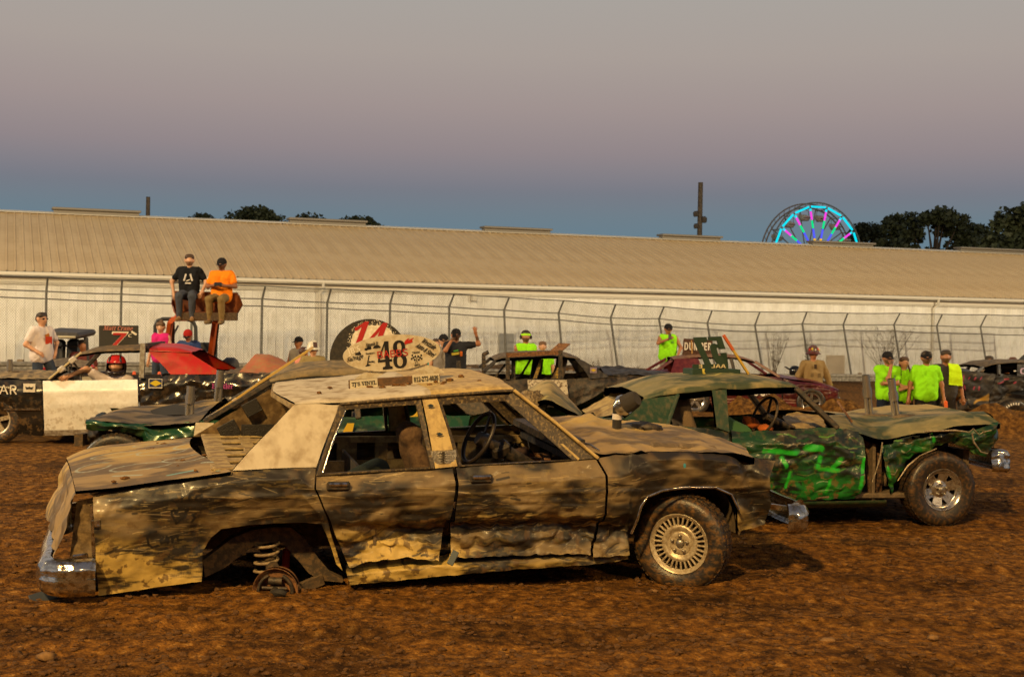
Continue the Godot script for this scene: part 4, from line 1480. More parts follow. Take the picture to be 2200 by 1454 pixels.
	for q in [[rd, "window_frame", V([729, 868, 903, 854, 934, 1006, 679, 1022]), V([741, 880, 894, 869, 926, 1004, 691, 1018])], [fd, "window_frame", V([940, 853, 1094, 848, 1250, 987, 986, 1002]), V([950, 868, 1087, 861, 1230, 988, 993, 1000])]]:
		for sd in [0, 1]:
			b = MB.new()
			var ou := []
			var inn := []
			for i in 4:
				var wt := 0.235 if i < 2 else 0.06
				var p1 := C(q[2][i].x, q[2][i].y, wt)
				var p2 := C(q[3][i].x, q[3][i].y, wt)
				if sd == 1:
					p1.z = -K.w - p1.z
					p2.z = -K.w - p2.z
				ou.append(p1)
				inn.append(p2)
			b.ring(ou, inn, Vector3(0, 0, -0.035 if sd == 0 else 0.035))
			part(q[0], q[1], b, trim)
	b = MB.new()   # bright strip along the rear window edge
	b.tube([C(693, 1016, 0.05), C(714, 950, 0.12), C(742, 881, 0.225)], [0.008], 5)
	part(rd, "bright_strip", b, chrome)
	b = MB.new()   # duct tape wound round the foot of the pillar
	for i in 5:
		var y := 969.0 + i * 5.5
		b.ring([C(925 + i, y, 0.09), C(980 + i * 0.6, y - 3 + (i % 2) * 2, 0.09), C(980 + i * 0.6, y + 6, 0.085), C(927 + i, y + 8, 0.085)], [C(950, y + 2, 0.07), C(955, y + 1, 0.07), C(955, y + 4, 0.07), C(950, y + 4, 0.07)], Vector3(0, 0, -0.12))
	part(bp, "duct_tape", b, blotch("duct_tape", Color(0.38, 0.35, 0.30), Color(0.22, 0.19, 0.15), 0.3, 6.0, 0.6, 0.2))
	for q in [[925.0, 871.0, 0.21], [944.0, 932.0, 0.14]]:
		b = MB.new()
		var c := C(q[0], q[1], q[2] - 0.012)
		b.slab(PackedVector2Array([Vector2(-0.024, 0), Vector2(-0.012, 0.007), Vector2(0, 0.012), Vector2(0.012, 0.007), Vector2(0.026, 0), Vector2(0.012, -0.008), Vector2(0, -0.012), Vector2(-0.012, -0.008)]), Transform3D(Basis.IDENTITY, c), 0.004)
		part(bp, "sticker", b, mat("sticker_dark", Color(0.03, 0.045, 0.06), 0.5))
	# ---- roof
	var drip := [C(633, 868, 0.30), C(683, 867, 0.275), C(731, 866, 0.25), C(820, 858, 0.245), C(903, 851, 0.24), C(926, 849, 0.24), C(1000, 844, 0.25), C(1060, 839, 0.26), C(1104, 837, 0.275)]
	var roof := func(a: int, z: int) -> Array:
		var rows := [[], [], [], [], [], [], []]
		for i in range(a, z + 1):
			var d: Vector3 = drip[i]
			var f := 0.35 if i == 0 else (0.6 if i == drip.size() - 1 else 1.0)
			var w: float = -d.z
			rows[0].append(d)
			rows[1].append(d + Vector3(0, 0.022 * f, -0.035))
			rows[2].append(d + Vector3(-0.03 if i == 0 else 0.0, 0.032 * f, -0.22))
			rows[3].append(Vector3(d.x + (-0.08 if i == 0 else (0.06 if i == drip.size() - 1 else 0.0)), d.y + 0.022 * f, -K.w * 0.5))
			rows[4].append(Vector3(rows[2][-1].x, rows[2][-1].y, -K.w - rows[2][-1].z))
			rows[5].append(Vector3(rows[1][-1].x, rows[1][-1].y, -K.w - rows[1][-1].z))
			rows[6].append(Vector3(d.x, d.y, -K.w + w))
		return rows
	put(o, "vinyl_roof", sheet(roof.call(0, 5), 0.03, soft, 1, Vector3(0, -0.03, 0), true), vinyl)
	put(o, "roof_front", sheet(roof.call(5, 8), 0.03, soft, 1, Vector3(0, -0.03, 0), true), cream)
	b = MB.new()   # drip rail and rear window header, bare
	for sd in [0, 1]:
		var pts := []
		for d in drip:
			pts.append(Vector3(d.x, d.y - 0.005, d.z + 0.012 if sd == 0 else -K.w - d.z - 0.012))
		b.tube(pts.slice(2), [0.012], 6)
	part(o, "drip_rail", b, trim)
	var header := [drip[0] + Vector3(0, -0.02, 0), Vector3(drip[0].x - 0.075, drip[0].y - 0.01, -K.w * 0.5), Vector3(drip[0].x, drip[0].y - 0.02, -K.w - drip[0].z)]
	b = MB.new()
	b.beam(header[0], header[1], 0.05, 0.03)
	b.beam(header[1], header[2], 0.05, 0.03)
	part(o, "window_header", b, tan)
	# ---- trunk lid, tail, parcel shelf
	var near := [C(162, 1056, 0.06), C(231, 1049, 0.06), C(335, 1035, 0.06), C(420, 1024, 0.06), C(498, 1013, 0.07)]
	var far := [C(142, 983, 1.84), C(192, 963, 1.86), C(300, 949, 1.86), C(360, 944, 1.86), C(413, 940, 1.86)]
	var lid := [[], [], [], [], []]
	for i in 5:
		for r in 5:
			var t := r / 4.0
			var p: Vector3 = near[i].lerp(far[i], t)
			p.y += 0.025 * sin(t * PI)
			if i == 4:
				p.x -= 0.12 * sin(t * PI)
			lid[r].append(p)
	put(o, "trunk_lid", sheet(lid, 0.025, soft, 1, Vector3(0, -0.02, 0), true), topm)
	var tail := [[], [], [], []]
	for r in 5:
		var p: Vector3 = lid[r][0]
		tail[0].append(p + Vector3(0.01, -0.004, 0))
		tail[1].append(p + Vector3(-0.03, -0.07, 0.01))
		tail[2].append(p + Vector3(-0.085, -0.25, 0.02))
		tail[3].append(p + Vector3(-0.14, -0.42, 0.02))
	put(o, "tail_panel", sheet(tail, 0.025, func(p): return Vector3(0.035 * nz.r.get_noise_2d(p.z * 0.9, p.y * 1.6), 0, 0.01 * nz.a.get_noise_2d(p.y * 3.0, p.z)), 1), topm)
	put(o, "tail_light_socket", sheet([[C(165, 1075, 0.16), C(198, 1068, 0.14)], [C(150, 1195, 0.16), C(203, 1204, 0.12)]], 0.03, func(p): return Vector3(0, 0, 0.02 * nz.r.get_noise_2d(p.x * 2.0, p.y * 2.0)), 0), blotch("socket", Color(0.10, 0.065, 0.03), Color(0.20, 0.135, 0.06), 0.5, 3.0))
	b = MB.new()   # lamp housing scrap and licence bracket hanging in the socket
	b.beam(C(196, 1085, 0.1), C(201, 1195, 0.1), 0.03, 0.02)
	b.tube([C(205, 1117, 0.02), C(206, 1130, 0.02)], [0.03], 8)
	b.chamfer(Transform3D(Basis.from_euler(Vector3(0, 0.3, 0.05)), C(172, 1197, 0.06)), Vector3(0.10, 0.05, 0.03), 0.008)
	part(o, "lamp_scrap", b, chrome)
	var se: float = C(204, 1240, 0.0).x
	var sr: float = C(93, 1240, 0.12).x
	var ht: float = C(150, 1203, 0.0).y
	var hb: float = C(150, 1281, 0.0).y
	K.bflip = 1.0
	var bent := func(p: Vector3) -> Vector3: return Vector3(0.012 * nz.r.get_noise_2d(p.z * 0.5, p.y * 1.2), 0.015 * nz.a.get_noise_2d(p.z * 0.8, p.x), 0.018 * nz.r.get_noise_2d(p.x * 1.6, p.y * 2.0))
	bumper(o, [Vector2(se, -0.02), Vector2(se - 0.12, -0.035), Vector2(sr + 0.10, -0.03), Vector2(sr + 0.02, 0.03), Vector2(sr - 0.01, 0.16), Vector2(sr - 0.02, 0.97), Vector2(sr, 1.8), Vector2(sr + 0.1, 1.98), Vector2(se, 1.98)], ht, hb, chrome, bent)
	# parcel shelf: a tan frame with open slots over the dark trunk
	b = MB.new()
	var a0: Vector3 = lid[0][4] + Vector3(0.02, -0.03, -0.12)
	var sl := 0.42
	for i in 6:
		var zz := a0.z - 0.06 - i * 0.29
		b.chamfer(Transform3D(Basis.from_euler(Vector3(0.05, 0.1, 0)), Vector3(a0.x + sl * 0.4, a0.y + 0.03, zz)), Vector3(sl + 0.2, 0.02, 0.12), 0.006)
	for q in [-0.08, 0.17, 0.47]:
		b.chamfer(Transform3D(Basis.IDENTITY, Vector3(a0.x + q, a0.y + 0.026, -K.w * 0.5)), Vector3(0.09 if q > 0 else 0.14, 0.02, 1.6), 0.006)
	part(o, "parcel_shelf", b, tan)
	b = MB.new()
	b.box(Transform3D(Basis.IDENTITY, Vector3(a0.x + 0.3, a0.y - 0.2, -K.w * 0.5)), Vector3(0.9, 0.02, 1.6))
	b.box(Transform3D(Basis.IDENTITY, Vector3(0.72, 0.52, -K.w * 0.5)), Vector3(0.02, 0.42, 1.6))
	part(o, "seat_bulkhead", b, dark)
	# far inside of the C-pillar: tan pressing with black tape patches
	var fc := func(s: float, h: float, w: float) -> Vector3: return Vector3(s, h, -w)
	var cp0: Vector3 = C(414, 938, 1.80)
	var cp1: Vector3 = C(578, 836, 1.66)
	put(o, "inner_pillar", sheet([[cp1, cp1 + Vector3(0.55, -0.02, 0)], [cp0.lerp(cp1, 0.5), cp0.lerp(cp1, 0.5) + Vector3(0.75, 0, 0)], [cp0, cp0 + Vector3(0.95, 0, 0)]], 0.04, func(p): return Vector3(0, 0, 0.02 * nz.r.get_noise_2d(p.x * 1.5, p.y * 1.5)), 0), blotch("inner_tan", Color(0.26, 0.18, 0.085), Color(0.14, 0.09, 0.045), 0.6, 2.5))
	for q in [[541.0, 876.0, 0.13, 0.11, 0.5], [492.0, 925.0, 0.15, 0.13, 0.5], [560.0, 925.0, 0.30, 0.10, 0.0]]:
		b = MB.new()
		b.chamfer(Transform3D(Basis.from_euler(Vector3(0, 0, q[4])), C(q[0], q[1], 1.66)), Vector3(q[2], q[3], 0.012), 0.004)
		part(o, "tape_patch", b, mat("tape_black", Color(0.02, 0.018, 0.016), 0.45, 0.0, 0.3))
	# ---- inside
	b = MB.new()
	b.chamfer(Transform3D(Basis.IDENTITY, Vector3(1.62, 0.27, -K.w * 0.5)), Vector3(1.8, 0.04, 1.42), 0.01)
	b.chamfer(Transform3D(Basis.IDENTITY, Vector3(1.6, 0.33, -K.w * 0.5)), Vector3(2.4, 0.14, 0.26), 0.05)
	b.box(Transform3D(Basis.IDENTITY, Vector3(2.45, 0.55, -K.w * 0.5)), Vector3(0.03, 0.6, 1.4))
	part(o, "floor_pan", b, dark)
	for q in [[0.42, 1.38], [1.42, 2.36]]:
		b = MB.new()
		b.beam(Vector3(q[0], 0.80, -1.84), Vector3(q[1], 0.80, -1.84), 0.06, 0.05)
		b.beam(Vector3(q[0], 0.34, -1.84), Vector3(q[1], 0.34, -1.84), 0.06, 0.10)
		for i in 4:
			var xx: float = lerpf(q[0] + 0.06, q[1] - 0.06, i / 3.0)
			b.beam(Vector3(xx, 0.3, -1.84), Vector3(xx, 0.8, -1.84), 0.10 + 0.06 * (i % 2), 0.03, Vector3.FORWARD)
		b.beam(Vector3(q[0], 0.56, -1.84), Vector3(q[1], 0.58, -1.84), 0.03, 0.12)
		part(o, "door_inner_frame", b, tan)
	var sk := skin([[Vector3(1.22, 0.44, -0.52), Vector3(1.02, 0.92, -0.52), 0.10, 0.08], [Vector3(1.24, 0.44, -0.38), Vector3(1.05, 0.90, -0.40), 0.09, 0.07], [Vector3(1.24, 0.44, -0.68), Vector3(1.05, 0.90, -0.66), 0.09, 0.07], [Vector3(1.01, 1.03, -0.44), Vector3(1.01, 1.03, -0.60), 0.085, 0.085], [Vector3(1.02, 0.92, -0.52), Vector3(1.01, 1.02, -0.52), 0.05, 0.06], [Vector3(1.25, 0.40, -0.40), Vector3(1.62, 0.43, -0.38), 0.10, 0.09], [Vector3(1.25, 0.40, -0.64), Vector3(1.62, 0.43, -0.66), 0.10, 0.09]], 0.022, 0.05)
	b = MB.new()
	b.append_arrays(sk[0], sk[1], sk[2])
	part(o, "driver_seat", b, blotch("seat_brown", Color(0.075, 0.04, 0.02), Color(0.13, 0.075, 0.036), 0.9, 4.0, 0.0, 0.2))
	var sc := C(1028, 940, 0.55)
	var ax := Vector3(-0.82, 0.42, 0.12).normalized()
	var t := Transform3D(Basis(ax.cross(Vector3.UP).normalized(), ax.cross(ax.cross(Vector3.UP)).normalized(), ax), sc)
	b = MB.new()
	var rp := []
	for i in 33:
		rp.append(t * (Vector3(cos(TAU * i / 32), sin(TAU * i / 32), 0) * 0.195))
	b.tube(rp, [0.016], 8, false)
	for an in [0.2, 2.9, 4.7]:
		b.beam(sc - ax * 0.04, t * (Vector3(cos(an), sin(an), 0) * 0.19), 0.03, 0.012, ax)
	b.tube([sc - ax * 0.06, sc + ax * 0.005], [0.06, 0.05], 12)
	var sw := part(o, "steering_wheel", b, mat("wheel_dark", Color(0.025, 0.018, 0.014), 0.45))
	b = MB.new()
	b.tube([sc - ax * 0.04, sc - ax * 0.26, sc - ax * 0.75], [0.035, 0.055, 0.03], 10)
	b.chamfer(Transform3D(Basis.from_euler(Vector3(0.3, 0.2, 0.4)), sc - ax * 0.2), Vector3(0.14, 0.10, 0.12), 0.02)
	part(sw, "steering_column", b, mats["dark_metal"])
	b = MB.new()   # torn dashboard: wires, brackets, scraps
	for i in 26:
		var a := Vector3(rng.randf_range(2.02, 2.5), rng.randf_range(0.62, 0.86), rng.randf_range(-1.5, -0.3))
		var c := a + Vector3(rng.randf_range(-0.2, 0.2), rng.randf_range(-0.25, 0.05), rng.randf_range(-0.2, 0.2))
		b.tube([a, (a + c) * 0.5 + Vector3(rng.randf_range(-0.08, 0.08), -0.06, rng.randf_range(-0.08, 0.08)), c], [0.007], 5)
	b.beam(Vector3(2.3, 0.84, -1.8), Vector3(2.3, 0.86, -0.15), 0.2, 0.05)
	part(o, "dash_wiring", b, mats["dark_metal"])
	b = MB.new()
	for i in 9:
		b.blob(Vector3(rng.randf_range(1.95, 2.45), rng.randf_range(0.62, 0.80), rng.randf_range(-1.4, -0.3)), Vector3(0.09, 0.05, 0.09) * rng.randf_range(0.6, 1.3), 70 + i, 0.5)
	for i in 8:
		b.beam(Vector3(rng.randf_range(1.9, 2.4), rng.randf_range(0.6, 0.8), rng.randf_range(-1.4, -0.3)), Vector3(rng.randf_range(1.9, 2.4), rng.randf_range(0.62, 0.86), rng.randf_range(-1.4, -0.3)), 0.05, 0.012)
	part(o, "dashboard_wreck", b, mats["rusty"])
	b = MB.new()
	sk = skin([[Vector3(0.62, 0.66, -0.5), Vector3(0.85, 0.70, -0.9), 0.12, 0.10], [Vector3(0.7, 0.62, -0.4), Vector3(0.95, 0.6, -0.6), 0.11, 0.08]], 0.03, 0.08)
	b.append_arrays(sk[0], sk[1], sk[2])
	part(o, "rear_blanket", b, mat("blanket_green", Color(0.07, 0.085, 0.05), 0.95, 0.0, 0.4))
	# ---- hood and cowl
	var h0 := [C(1262, 974, 0.10), C(1352, 976, 0.08), C(1460, 974, 0.07), C(1560, 977, 0.08), C(1622, 986, 0.1)]
	var h1 := [C(1235, 948, 0.45), C(1330, 945, 0.42), C(1440, 946, 0.42), C(1545, 955, 0.42), C(1608, 974, 0.42)]
	var h2 := [C(1200, 925, 0.95), C(1290, 920, 0.9), C(1420, 926, 0.9), C(1520, 938, 0.9), C(1594, 962, 0.9)]
	var h3 := [C(1165, 912, 1.35), C(1264, 893, 1.35), C(1295, 909, 1.4), C(1420, 914, 1.4), C(1540, 942, 1.4)]
	var h4 := []
	for p in h0:
		h4.append(Vector3(p.x, p.y - 0.02, -K.w - p.z))
	put(o, "hood", sheet([h0, h1, h2, h3, h4], 0.022, func(p): return Vector3(0, 0.024 * nz.r.get_noise_2d(p.x * 0.9 + 4.0, p.z * 0.7) + 0.012 * nz.q.get_noise_2d(p.x * 0.5, p.z * 0.5), 0), 1, Vector3(0, -0.05, 0), true), topm)
	for q in [[1405.0, 963.0, 0.2], [1480.0, 966.0, 0.3]]:   # torn slots in the hood edge
		b = MB.new()
		b.chamfer(Transform3D(Basis.from_euler(Vector3(0.35, 0, -0.1)), C(q[0] + 20, q[1] - 4, 0.24)), Vector3(q[2], 0.035, 0.07), 0.01)
		part(o, "hood_tear", b, mats["inner_dark"])
	b = MB.new()
	b.beam(C(1225, 952, 0.2), C(1130, 905, 1.7), 0.22, 0.05)
	part(o, "cowl", b, mats["dark_metal"])
	b = MB.new()
	b.tube([C(1240, 948, 0.3), C(1268, 955, 0.2), C(1288, 968, 0.13)], [0.008], 5)
	part(o, "cowl_strip", b, chrome)
	# front structure: radiator support, header, frame horn
	b = MB.new()
	b.box(Transform3D(Basis.IDENTITY, Vector3(3.5, 0.55, -K.w * 0.5)), Vector3(0.06, 0.5, 1.5))
	b.beam(Vector3(2.3, 0.36, -0.7), Vector3(3.75, 0.36, -0.55), 0.1, 0.12)
	b.beam(Vector3(2.3, 0.36, -1.3), Vector3(3.75, 0.36, -1.5), 0.1, 0.12)
	b.blob(Vector3(2.95, 0.55, -K.w * 0.5), Vector3(0.4, 0.25, 0.35), 5, 0.3)
	part(o, "engine_frame", b, dark)
	var fs0: float = C(1683, 1115, 0.12).x
	var fs1: float = C(1726, 1115, 0.12).x
	K.bflip = -1.0
	bumper(o, [Vector2(fs0, 0.06), Vector2(fs0 + 0.06, 0.04), Vector2(fs1 - 0.04, 0.06), Vector2(fs1 + 0.0, 0.13), Vector2(fs1 + 0.02, 0.3), Vector2(fs1 + 0.03, 0.97), Vector2(fs1, 1.8), Vector2(fs0, 1.96)], C(1705, 1082, 0.12).y, C(1705, 1143, 0.12).y, chrome, bent)
	K.bflip = 1.0
	b = MB.new()
	b.tri(C(1700, 1082, 0.08), C(1722, 1071, 0.09), C(1732, 1086, 0.12))
	b.tri(C(1700, 1082, 0.14), C(1732, 1086, 0.16), C(1722, 1071, 0.12))
	b.beam(C(1640, 1085, 0.25), C(1690, 1092, 0.2), 0.03, 0.04)
	part(o, "bumper_shard", b, chrome)
	# ---- breather pipe through the hood
	var pc := C(1325, 921, 0.85)
	var pu := pc + Vector3(0, 0.16, 0)
	var tip := C(1344, 868, 0.8)
	b = MB.new()
	b.tube([pc - Vector3(0, 0.1, 0), pu, pu.lerp(tip, 0.3) + Vector3(-0.01, 0.02, 0)], [0.037, 0.037, 0.04], 12)
	var pipe := part(o, "breather_pipe", b, mat("pipe_black", Color(0.03, 0.028, 0.026), 0.3))
	b = MB.new()
	b.tube([pc + Vector3(0, 0.075, 0), pc + Vector3(0, 0.12, 0)], [0.0385], 12, false)
	part(pipe, "white_band", b, mat("band_white", Color(0.6, 0.55, 0.52), 0.5))
	b = MB.new()
	var fd2 := (tip - pu).normalized()
	b.tube([pu + fd2 * 0.0, pu + fd2 * 0.05, pu + fd2 * 0.08], [0.055, 0.085, 0.08], 16)
	part(pipe, "clamp_ring", b, chrome)
	b = MB.new()
	b.tube([pu + fd2 * 0.075, pu + fd2 * 0.16, pu + fd2 * 0.19], [0.075, 0.07, 0.055], 16)
	part(pipe, "air_filter", b, mat("filter_mesh", Color(0.07, 0.055, 0.04), 0.7, 0.0, 1.5, 30.0))
	b = MB.new()
	b.blob(C(1395, 918, 0.9), Vector3(0.09, 0.04, 0.1), 31, 0.5)
	b.blob(C(1370, 916, 1.0), Vector3(0.14, 0.03, 0.12), 32, 0.5)
	part(o, "bent_bracket", b, mats["dark_metal"])
	# ---- front wheel, bare rear hub and what hangs round it
	var wout := Vector3(-sin(deg_to_rad(40.0)), 0, cos(deg_to_rad(40.0)))
	var wc := C(1467, 1163, 0.16)
	wheel(o, wc, 0.347, 0.24, 0.216, wout, 0, mats["tyre_mud"], mats["rim_dusty"])
	wheel(o, Vector3(2.95, 0.33, -K.w + 0.12), 0.347, 0.24, 0.216, Vector3(0, 0, -1), 0, mats["tyre_mud"], mats["rim_dusty"])
	wheel(o, Vector3(0.0, 0.30, -K.w + 0.12), 0.347, 0.24, 0.216, Vector3(0, 0, -1), 0, mats["tyre_mud"], mats["rim_dusty"])
	for q in [[0.0, 0.62], [2.9, 0.62]]:
		b = MB.new()
		b.lathe([Vector2(0.5, -0.55), Vector2(0.5, 0.0)], Transform3D(Basis.IDENTITY, Vector3(q[0] + 0.02, 0.33, -0.16)), 20, 0.0, PI)
		b.box(Transform3D(Basis.IDENTITY, Vector3(q[0], 0.5, -0.72)), Vector3(1.15, 0.62, 0.02))
		part(o, "wheel_housing", b, dark)
	var ou := []
	var inn := []
	for q in V([436, 1203, 465, 1182, 498, 1156, 540, 1139, 590, 1132, 625, 1133, 655, 1157, 685, 1200, 712, 1232, 738, 1244]):
		ou.append(C(q.x, q.y, 0.34))
	for q in V([440, 1240, 478, 1222, 512, 1197, 545, 1172, 585, 1164, 612, 1172, 640, 1203, 664, 1232, 695, 1247, 736, 1251]):
		inn.append(C(q.x, q.y, 0.34))
	b = MB.new()
	b.ring(ou, inn, Vector3(0, 0, -0.1), false)
	part(o, "frame_rail", b, under)
	b = MB.new()
	var hx := []
	var c0 := C(574, 1165, 0.33)
	var c1 := C(571, 1228, 0.30)
	for i in 61:
		var an := TAU * i / 60.0 * 3.6
		hx.append(c0.lerp(c1, i / 60.0) + Vector3(cos(an) * 0.078, 0, sin(an) * 0.078))
	b.tube(hx, [0.011], 7)
	part(o, "coil_spring", b, blotch("spring", Color(0.30, 0.23, 0.14), Color(0.16, 0.11, 0.06), 0.7, 5.0))
	b = MB.new()
	b.tube([C(616, 1180, 0.48), C(612, 1225, 0.48)], [0.028], 10)
	b.tube([C(618, 1160, 0.48), C(616, 1180, 0.48)], [0.014], 8)
	part(o, "shock_absorber", b, mat("shock_red", Color(0.30, 0.018, 0.012), 0.4))
	b = MB.new()
	b.tube([Vector3(0.03, 0.16, -0.22), Vector3(0.03, 0.2, -K.w + 0.2)], [0.045], 10)
	b.beam(C(640, 1266, 0.3), C(692, 1243, 0.35), 0.05, 0.07)
	part(o, "axle", b, under)
	var bc := C(593, 1267, 0.20)
	var bt := Transform3D(Basis.from_euler(Vector3(0.0, -0.28, 0.0)), bc)
	b = MB.new()
	b.lathe([Vector2(0.0, -0.01), Vector2(0.135, -0.01), Vector2(0.15, 0.012), Vector2(0.158, 0.03), Vector2(0.152, 0.035), Vector2(0.14, 0.0), Vector2(0.0, 0.0)], bt, 36)
	b.lathe([Vector2(0.155, -0.05), Vector2(0.16, 0.0)], bt, 36)
	var plate := part(o, "brake_plate", b, mats["rusty"])
	b = MB.new()
	for sgn in [0.0, PI]:
		b.lathe([Vector2(0.105, 0.012), Vector2(0.105, 0.045), Vector2(0.125, 0.045), Vector2(0.125, 0.012)], bt, 14, sgn - 1.15, sgn + 1.15)
	b.tube([bt * Vector3(-0.045, 0.07, 0.03), bt * Vector3(0.045, 0.07, 0.03)], [0.026], 10)
	b.tube([bt * Vector3(-0.09, 0.02, 0.03), bt * Vector3(0.08, 0.02, 0.03)], [0.012], 8)
	b.tube([bt * Vector3(0, 0, 0.0), bt * Vector3(0, 0, 0.07)], [0.035, 0.03], 12)
	part(plate, "brake_shoes", b, mats["dark_metal"])
	# ---- mud clods lying on trunk and roof
	b = MB.new()
	for i in 46:
		var q: Vector3
		if i < 24:
			q = near[1].lerp(near[4], rng.randf()).lerp(far[1].lerp(far[4], rng.randf()), rng.randf_range(0.05, 0.95)) + Vector3(0, 0.02, 0)
		else:
			q = drip[1].lerp(drip[7], rng.randf()) + Vector3(0, 0.035, -rng.randf_range(0.25, 0.7))
		b.blob(q, Vector3(0.022, 0.010, 0.018) * rng.randf_range(0.4, 1.3), 200 + i, 0.4)
	var mc := part(o, "mud_clods", b, mats["clod"])
	mc.set_meta("kind", "stuff")
	make_sign_48()

func make_sign_48() -> void:
	var w := 0.82
	var k: Dictionary = K
	var o := thing("roof_sign", "oval tan sign with a black 48 standing on the roof of the brown car", "sign", k.node.position)
	o.basis = k.node.basis
	var L := C(737, 767, w)
	var R := C(946, 750, w)
	var mid := (L + R) * 0.5
	var ang := atan2(R.y - L.y, R.x - L.x)
	var B := Basis(Vector3.BACK, ang)
	var board := blotch("sign_tan", Color(0.54, 0.49, 0.38), Color(0.44, 0.36, 0.24), 0.55, 2.5, 0.1, 0.05, 0.4, 0.8)
	var poly := PackedVector2Array()
	var a := (R - L).length() * 0.5
	for i in 64:
		poly.append(Vector2(cos(TAU * i / 64) * a, sin(TAU * i / 64) * a * 0.37))
	var b := MB.new()
	b.slab(poly, Transform3D(B, mid), -0.012)
	part(o, "oval_board", b, board)
	# arched foot
	b = MB.new()
	var ft := []
	var fb := []
	for i in 15:
		var t := i / 14.0
		ft.append(C(lerpf(757, 955, t), lerpf(819, 799, t) - 27.0 * pow(sin(t * PI), 0.6), w + 0.014))
		fb.append(C(lerpf(757, 955, t), lerpf(821, 801, t) - 19.0 * clampf(sin(clampf((t - 0.22) / 0.56, 0.0, 1.0) * PI), 0.0, 1.0), w + 0.014))
	b.ring(ft, fb, Vector3(0, 0, -0.012), false)
	part(o, "arched_foot", b, board)
	b = MB.new()
	b.beam(C(749, 826, w - 0.02), C(945, 813, w - 0.02), 0.03, 0.066, Vector3.UP, 0.004)
	part(o, "base_rail", b, blotch("sign_rust", Color(0.10, 0.06, 0.035), Color(0.16, 0.085, 0.04), 0.6, 4.0, 0.3))
	var plate := mat("plate_white", Color(0.52, 0.47, 0.36), 0.5)
	var black := mat("vinyl_black", Color(0.012, 0.012, 0.013), 0.4)
	var red := mat("vinyl_red", Color(0.42, 0.02, 0.015), 0.4)
	var white := mat("vinyl_white", Color(0.70, 0.66, 0.58), 0.5)
	for q in [[C(752, 827, w - 0.04), C(811, 822, w - 0.04), "TJ'S VINYL"], [C(886, 815, w - 0.04), C(944, 811, w - 0.04), "812-272-4026"]]:
		b = MB.new()
		b.beam(q[0], q[1], 0.006, 0.066)
		part(o, "name_plate", b, plate)
		var m: Vector3 = (q[0] + q[1]) * 0.5 + Vector3(0, 0, 0.006)
		text(o, "lettering", q[2], q[0].distance_to(q[1]) * 0.9, 0.036, Transform3D(B, m), black)
	var at := func(px: float, py: float) -> Vector3: return C(px, py, w - 0.001)
	var tt := func(s: String, px: float, py: float, ww: float, hh: float, m: Material, rot: float, font: String, up: float, slant: float) -> void:
		text(o, "lettering", s, ww, hh, Transform3D(B * Basis(Vector3.BACK, rot), at.call(px, py) + Vector3(0, 0, 0.002 + up)), m, font, 700, 0.002, slant)
	tt.call("48", 842, 762, 0.215, 0.205, black, 0.0, "Droid Serif", 0.0, 0.0)
	tt.call("BABBS", 843, 759, 0.225, 0.052, red, 0.02, "Droid Sans Mono", 0.003, 0.0)
	tt.call("JB'S", 760, 754, 0.095, 0.055, white, 0.24, "Droid Sans", 0.0, 0.0)
	tt.call("Salvage", 763, 770, 0.12, 0.042, black, 0.16, "Droid Serif", 0.0, 0.35)
	tt.call("Smash It", 799, 739, 0.09, 0.026, black, 0.08, "Droid Serif", 0.0, 0.3)
	tt.call("Thompson's", 795, 759, 0.066, 0.014, black, 0.02, "Droid Serif", 0.0, 0.2)
	tt.call("Welding", 798, 777, 0.045, 0.016, black, 0.02, "Droid Serif", 0.0, 0.2)
	tt.call("Westside", 922, 739, 0.115, 0.040, black, -0.62, "Droid Serif", 0.0, 0.35)
	tt.call("Auto & Steel", 915, 752, 0.155, 0.038, black, -0.62, "Droid Serif", 0.0, 0.35)
	tt.call("TEAM", 893, 757, 0.056, 0.014, black, 0.03, "Droid Sans", 0.0, 0.0)
	tt.call("WFO", 896, 784, 0.042, 0.015, black, 0.03, "Droid Sans", 0.0, 0.0)
	# pictures cut from vinyl: two wrecks nose to nose, a tow crane, a welder's spark, flames, crossed chequered flags
	var cut := func(called: String, pts: Array, m: Material) -> void:
		var pl := PackedVector2Array()
		var c0: Vector3 = at.call(pts[0], pts[1])
		for i in range(0, pts.size(), 2):
			var q: Vector3 = at.call(pts[i], pts[i + 1])
			pl.append(Vector2(q.x - c0.x, q.y - c0.y))
		var mb := MB.new()
		mb.slab(pl, Transform3D(Basis.IDENTITY, c0 + Vector3(0, 0, 0.001)), 0.002)
		part(o, called, mb, m)
	cut.call("flame_decal", [868, 736, 871, 731, 876, 727, 880, 726, 876, 731, 881, 729, 889, 725, 885, 730, 887, 734, 881, 737, 874, 738, 871, 741], red)
	cut.call("car_decal", [782, 751, 784, 748, 788, 747, 790, 744, 796, 744, 798, 747, 797, 750, 790, 751, 786, 753], black)
	cut.call("car_decal", [801, 748, 803, 744, 807, 741, 813, 741, 816, 744, 818, 745, 816, 747, 808, 748], black)
	cut.call("crane_decal", [763, 763, 763, 758, 770, 757, 771, 752, 773, 757, 775, 758, 776, 762], black)
	cut.call("spark_decal", [784, 787, 788, 783, 790, 772, 792, 763, 794, 764, 791, 776, 791, 782, 797, 784, 792, 786], black)
	for sg in [-1.0, 1.0]:
		for i in 3:
			for j in 3:
				if (i + j) % 2 == 0:
					var cx: float = 895.0 + sg * (3.2 + i * 3.2 + j * 0.6)
					var cy: float = 764.0 + j * 3.6 - i * 1.2 + 1.5
					cut.call("flag_decal", [cx - 1.6, cy - 1.6, cx + 1.6, cy - 2.0, cx + 1.8, cy + 1.6, cx - 1.4, cy + 2.0], black)
		cut.call("flagstaff_decal", [895.0 + sg * 2.4, 762, 895.0 + sg * 3.2, 762, 895.0 - sg * 2.4, 781, 895.0 - sg * 3.2, 781], black)

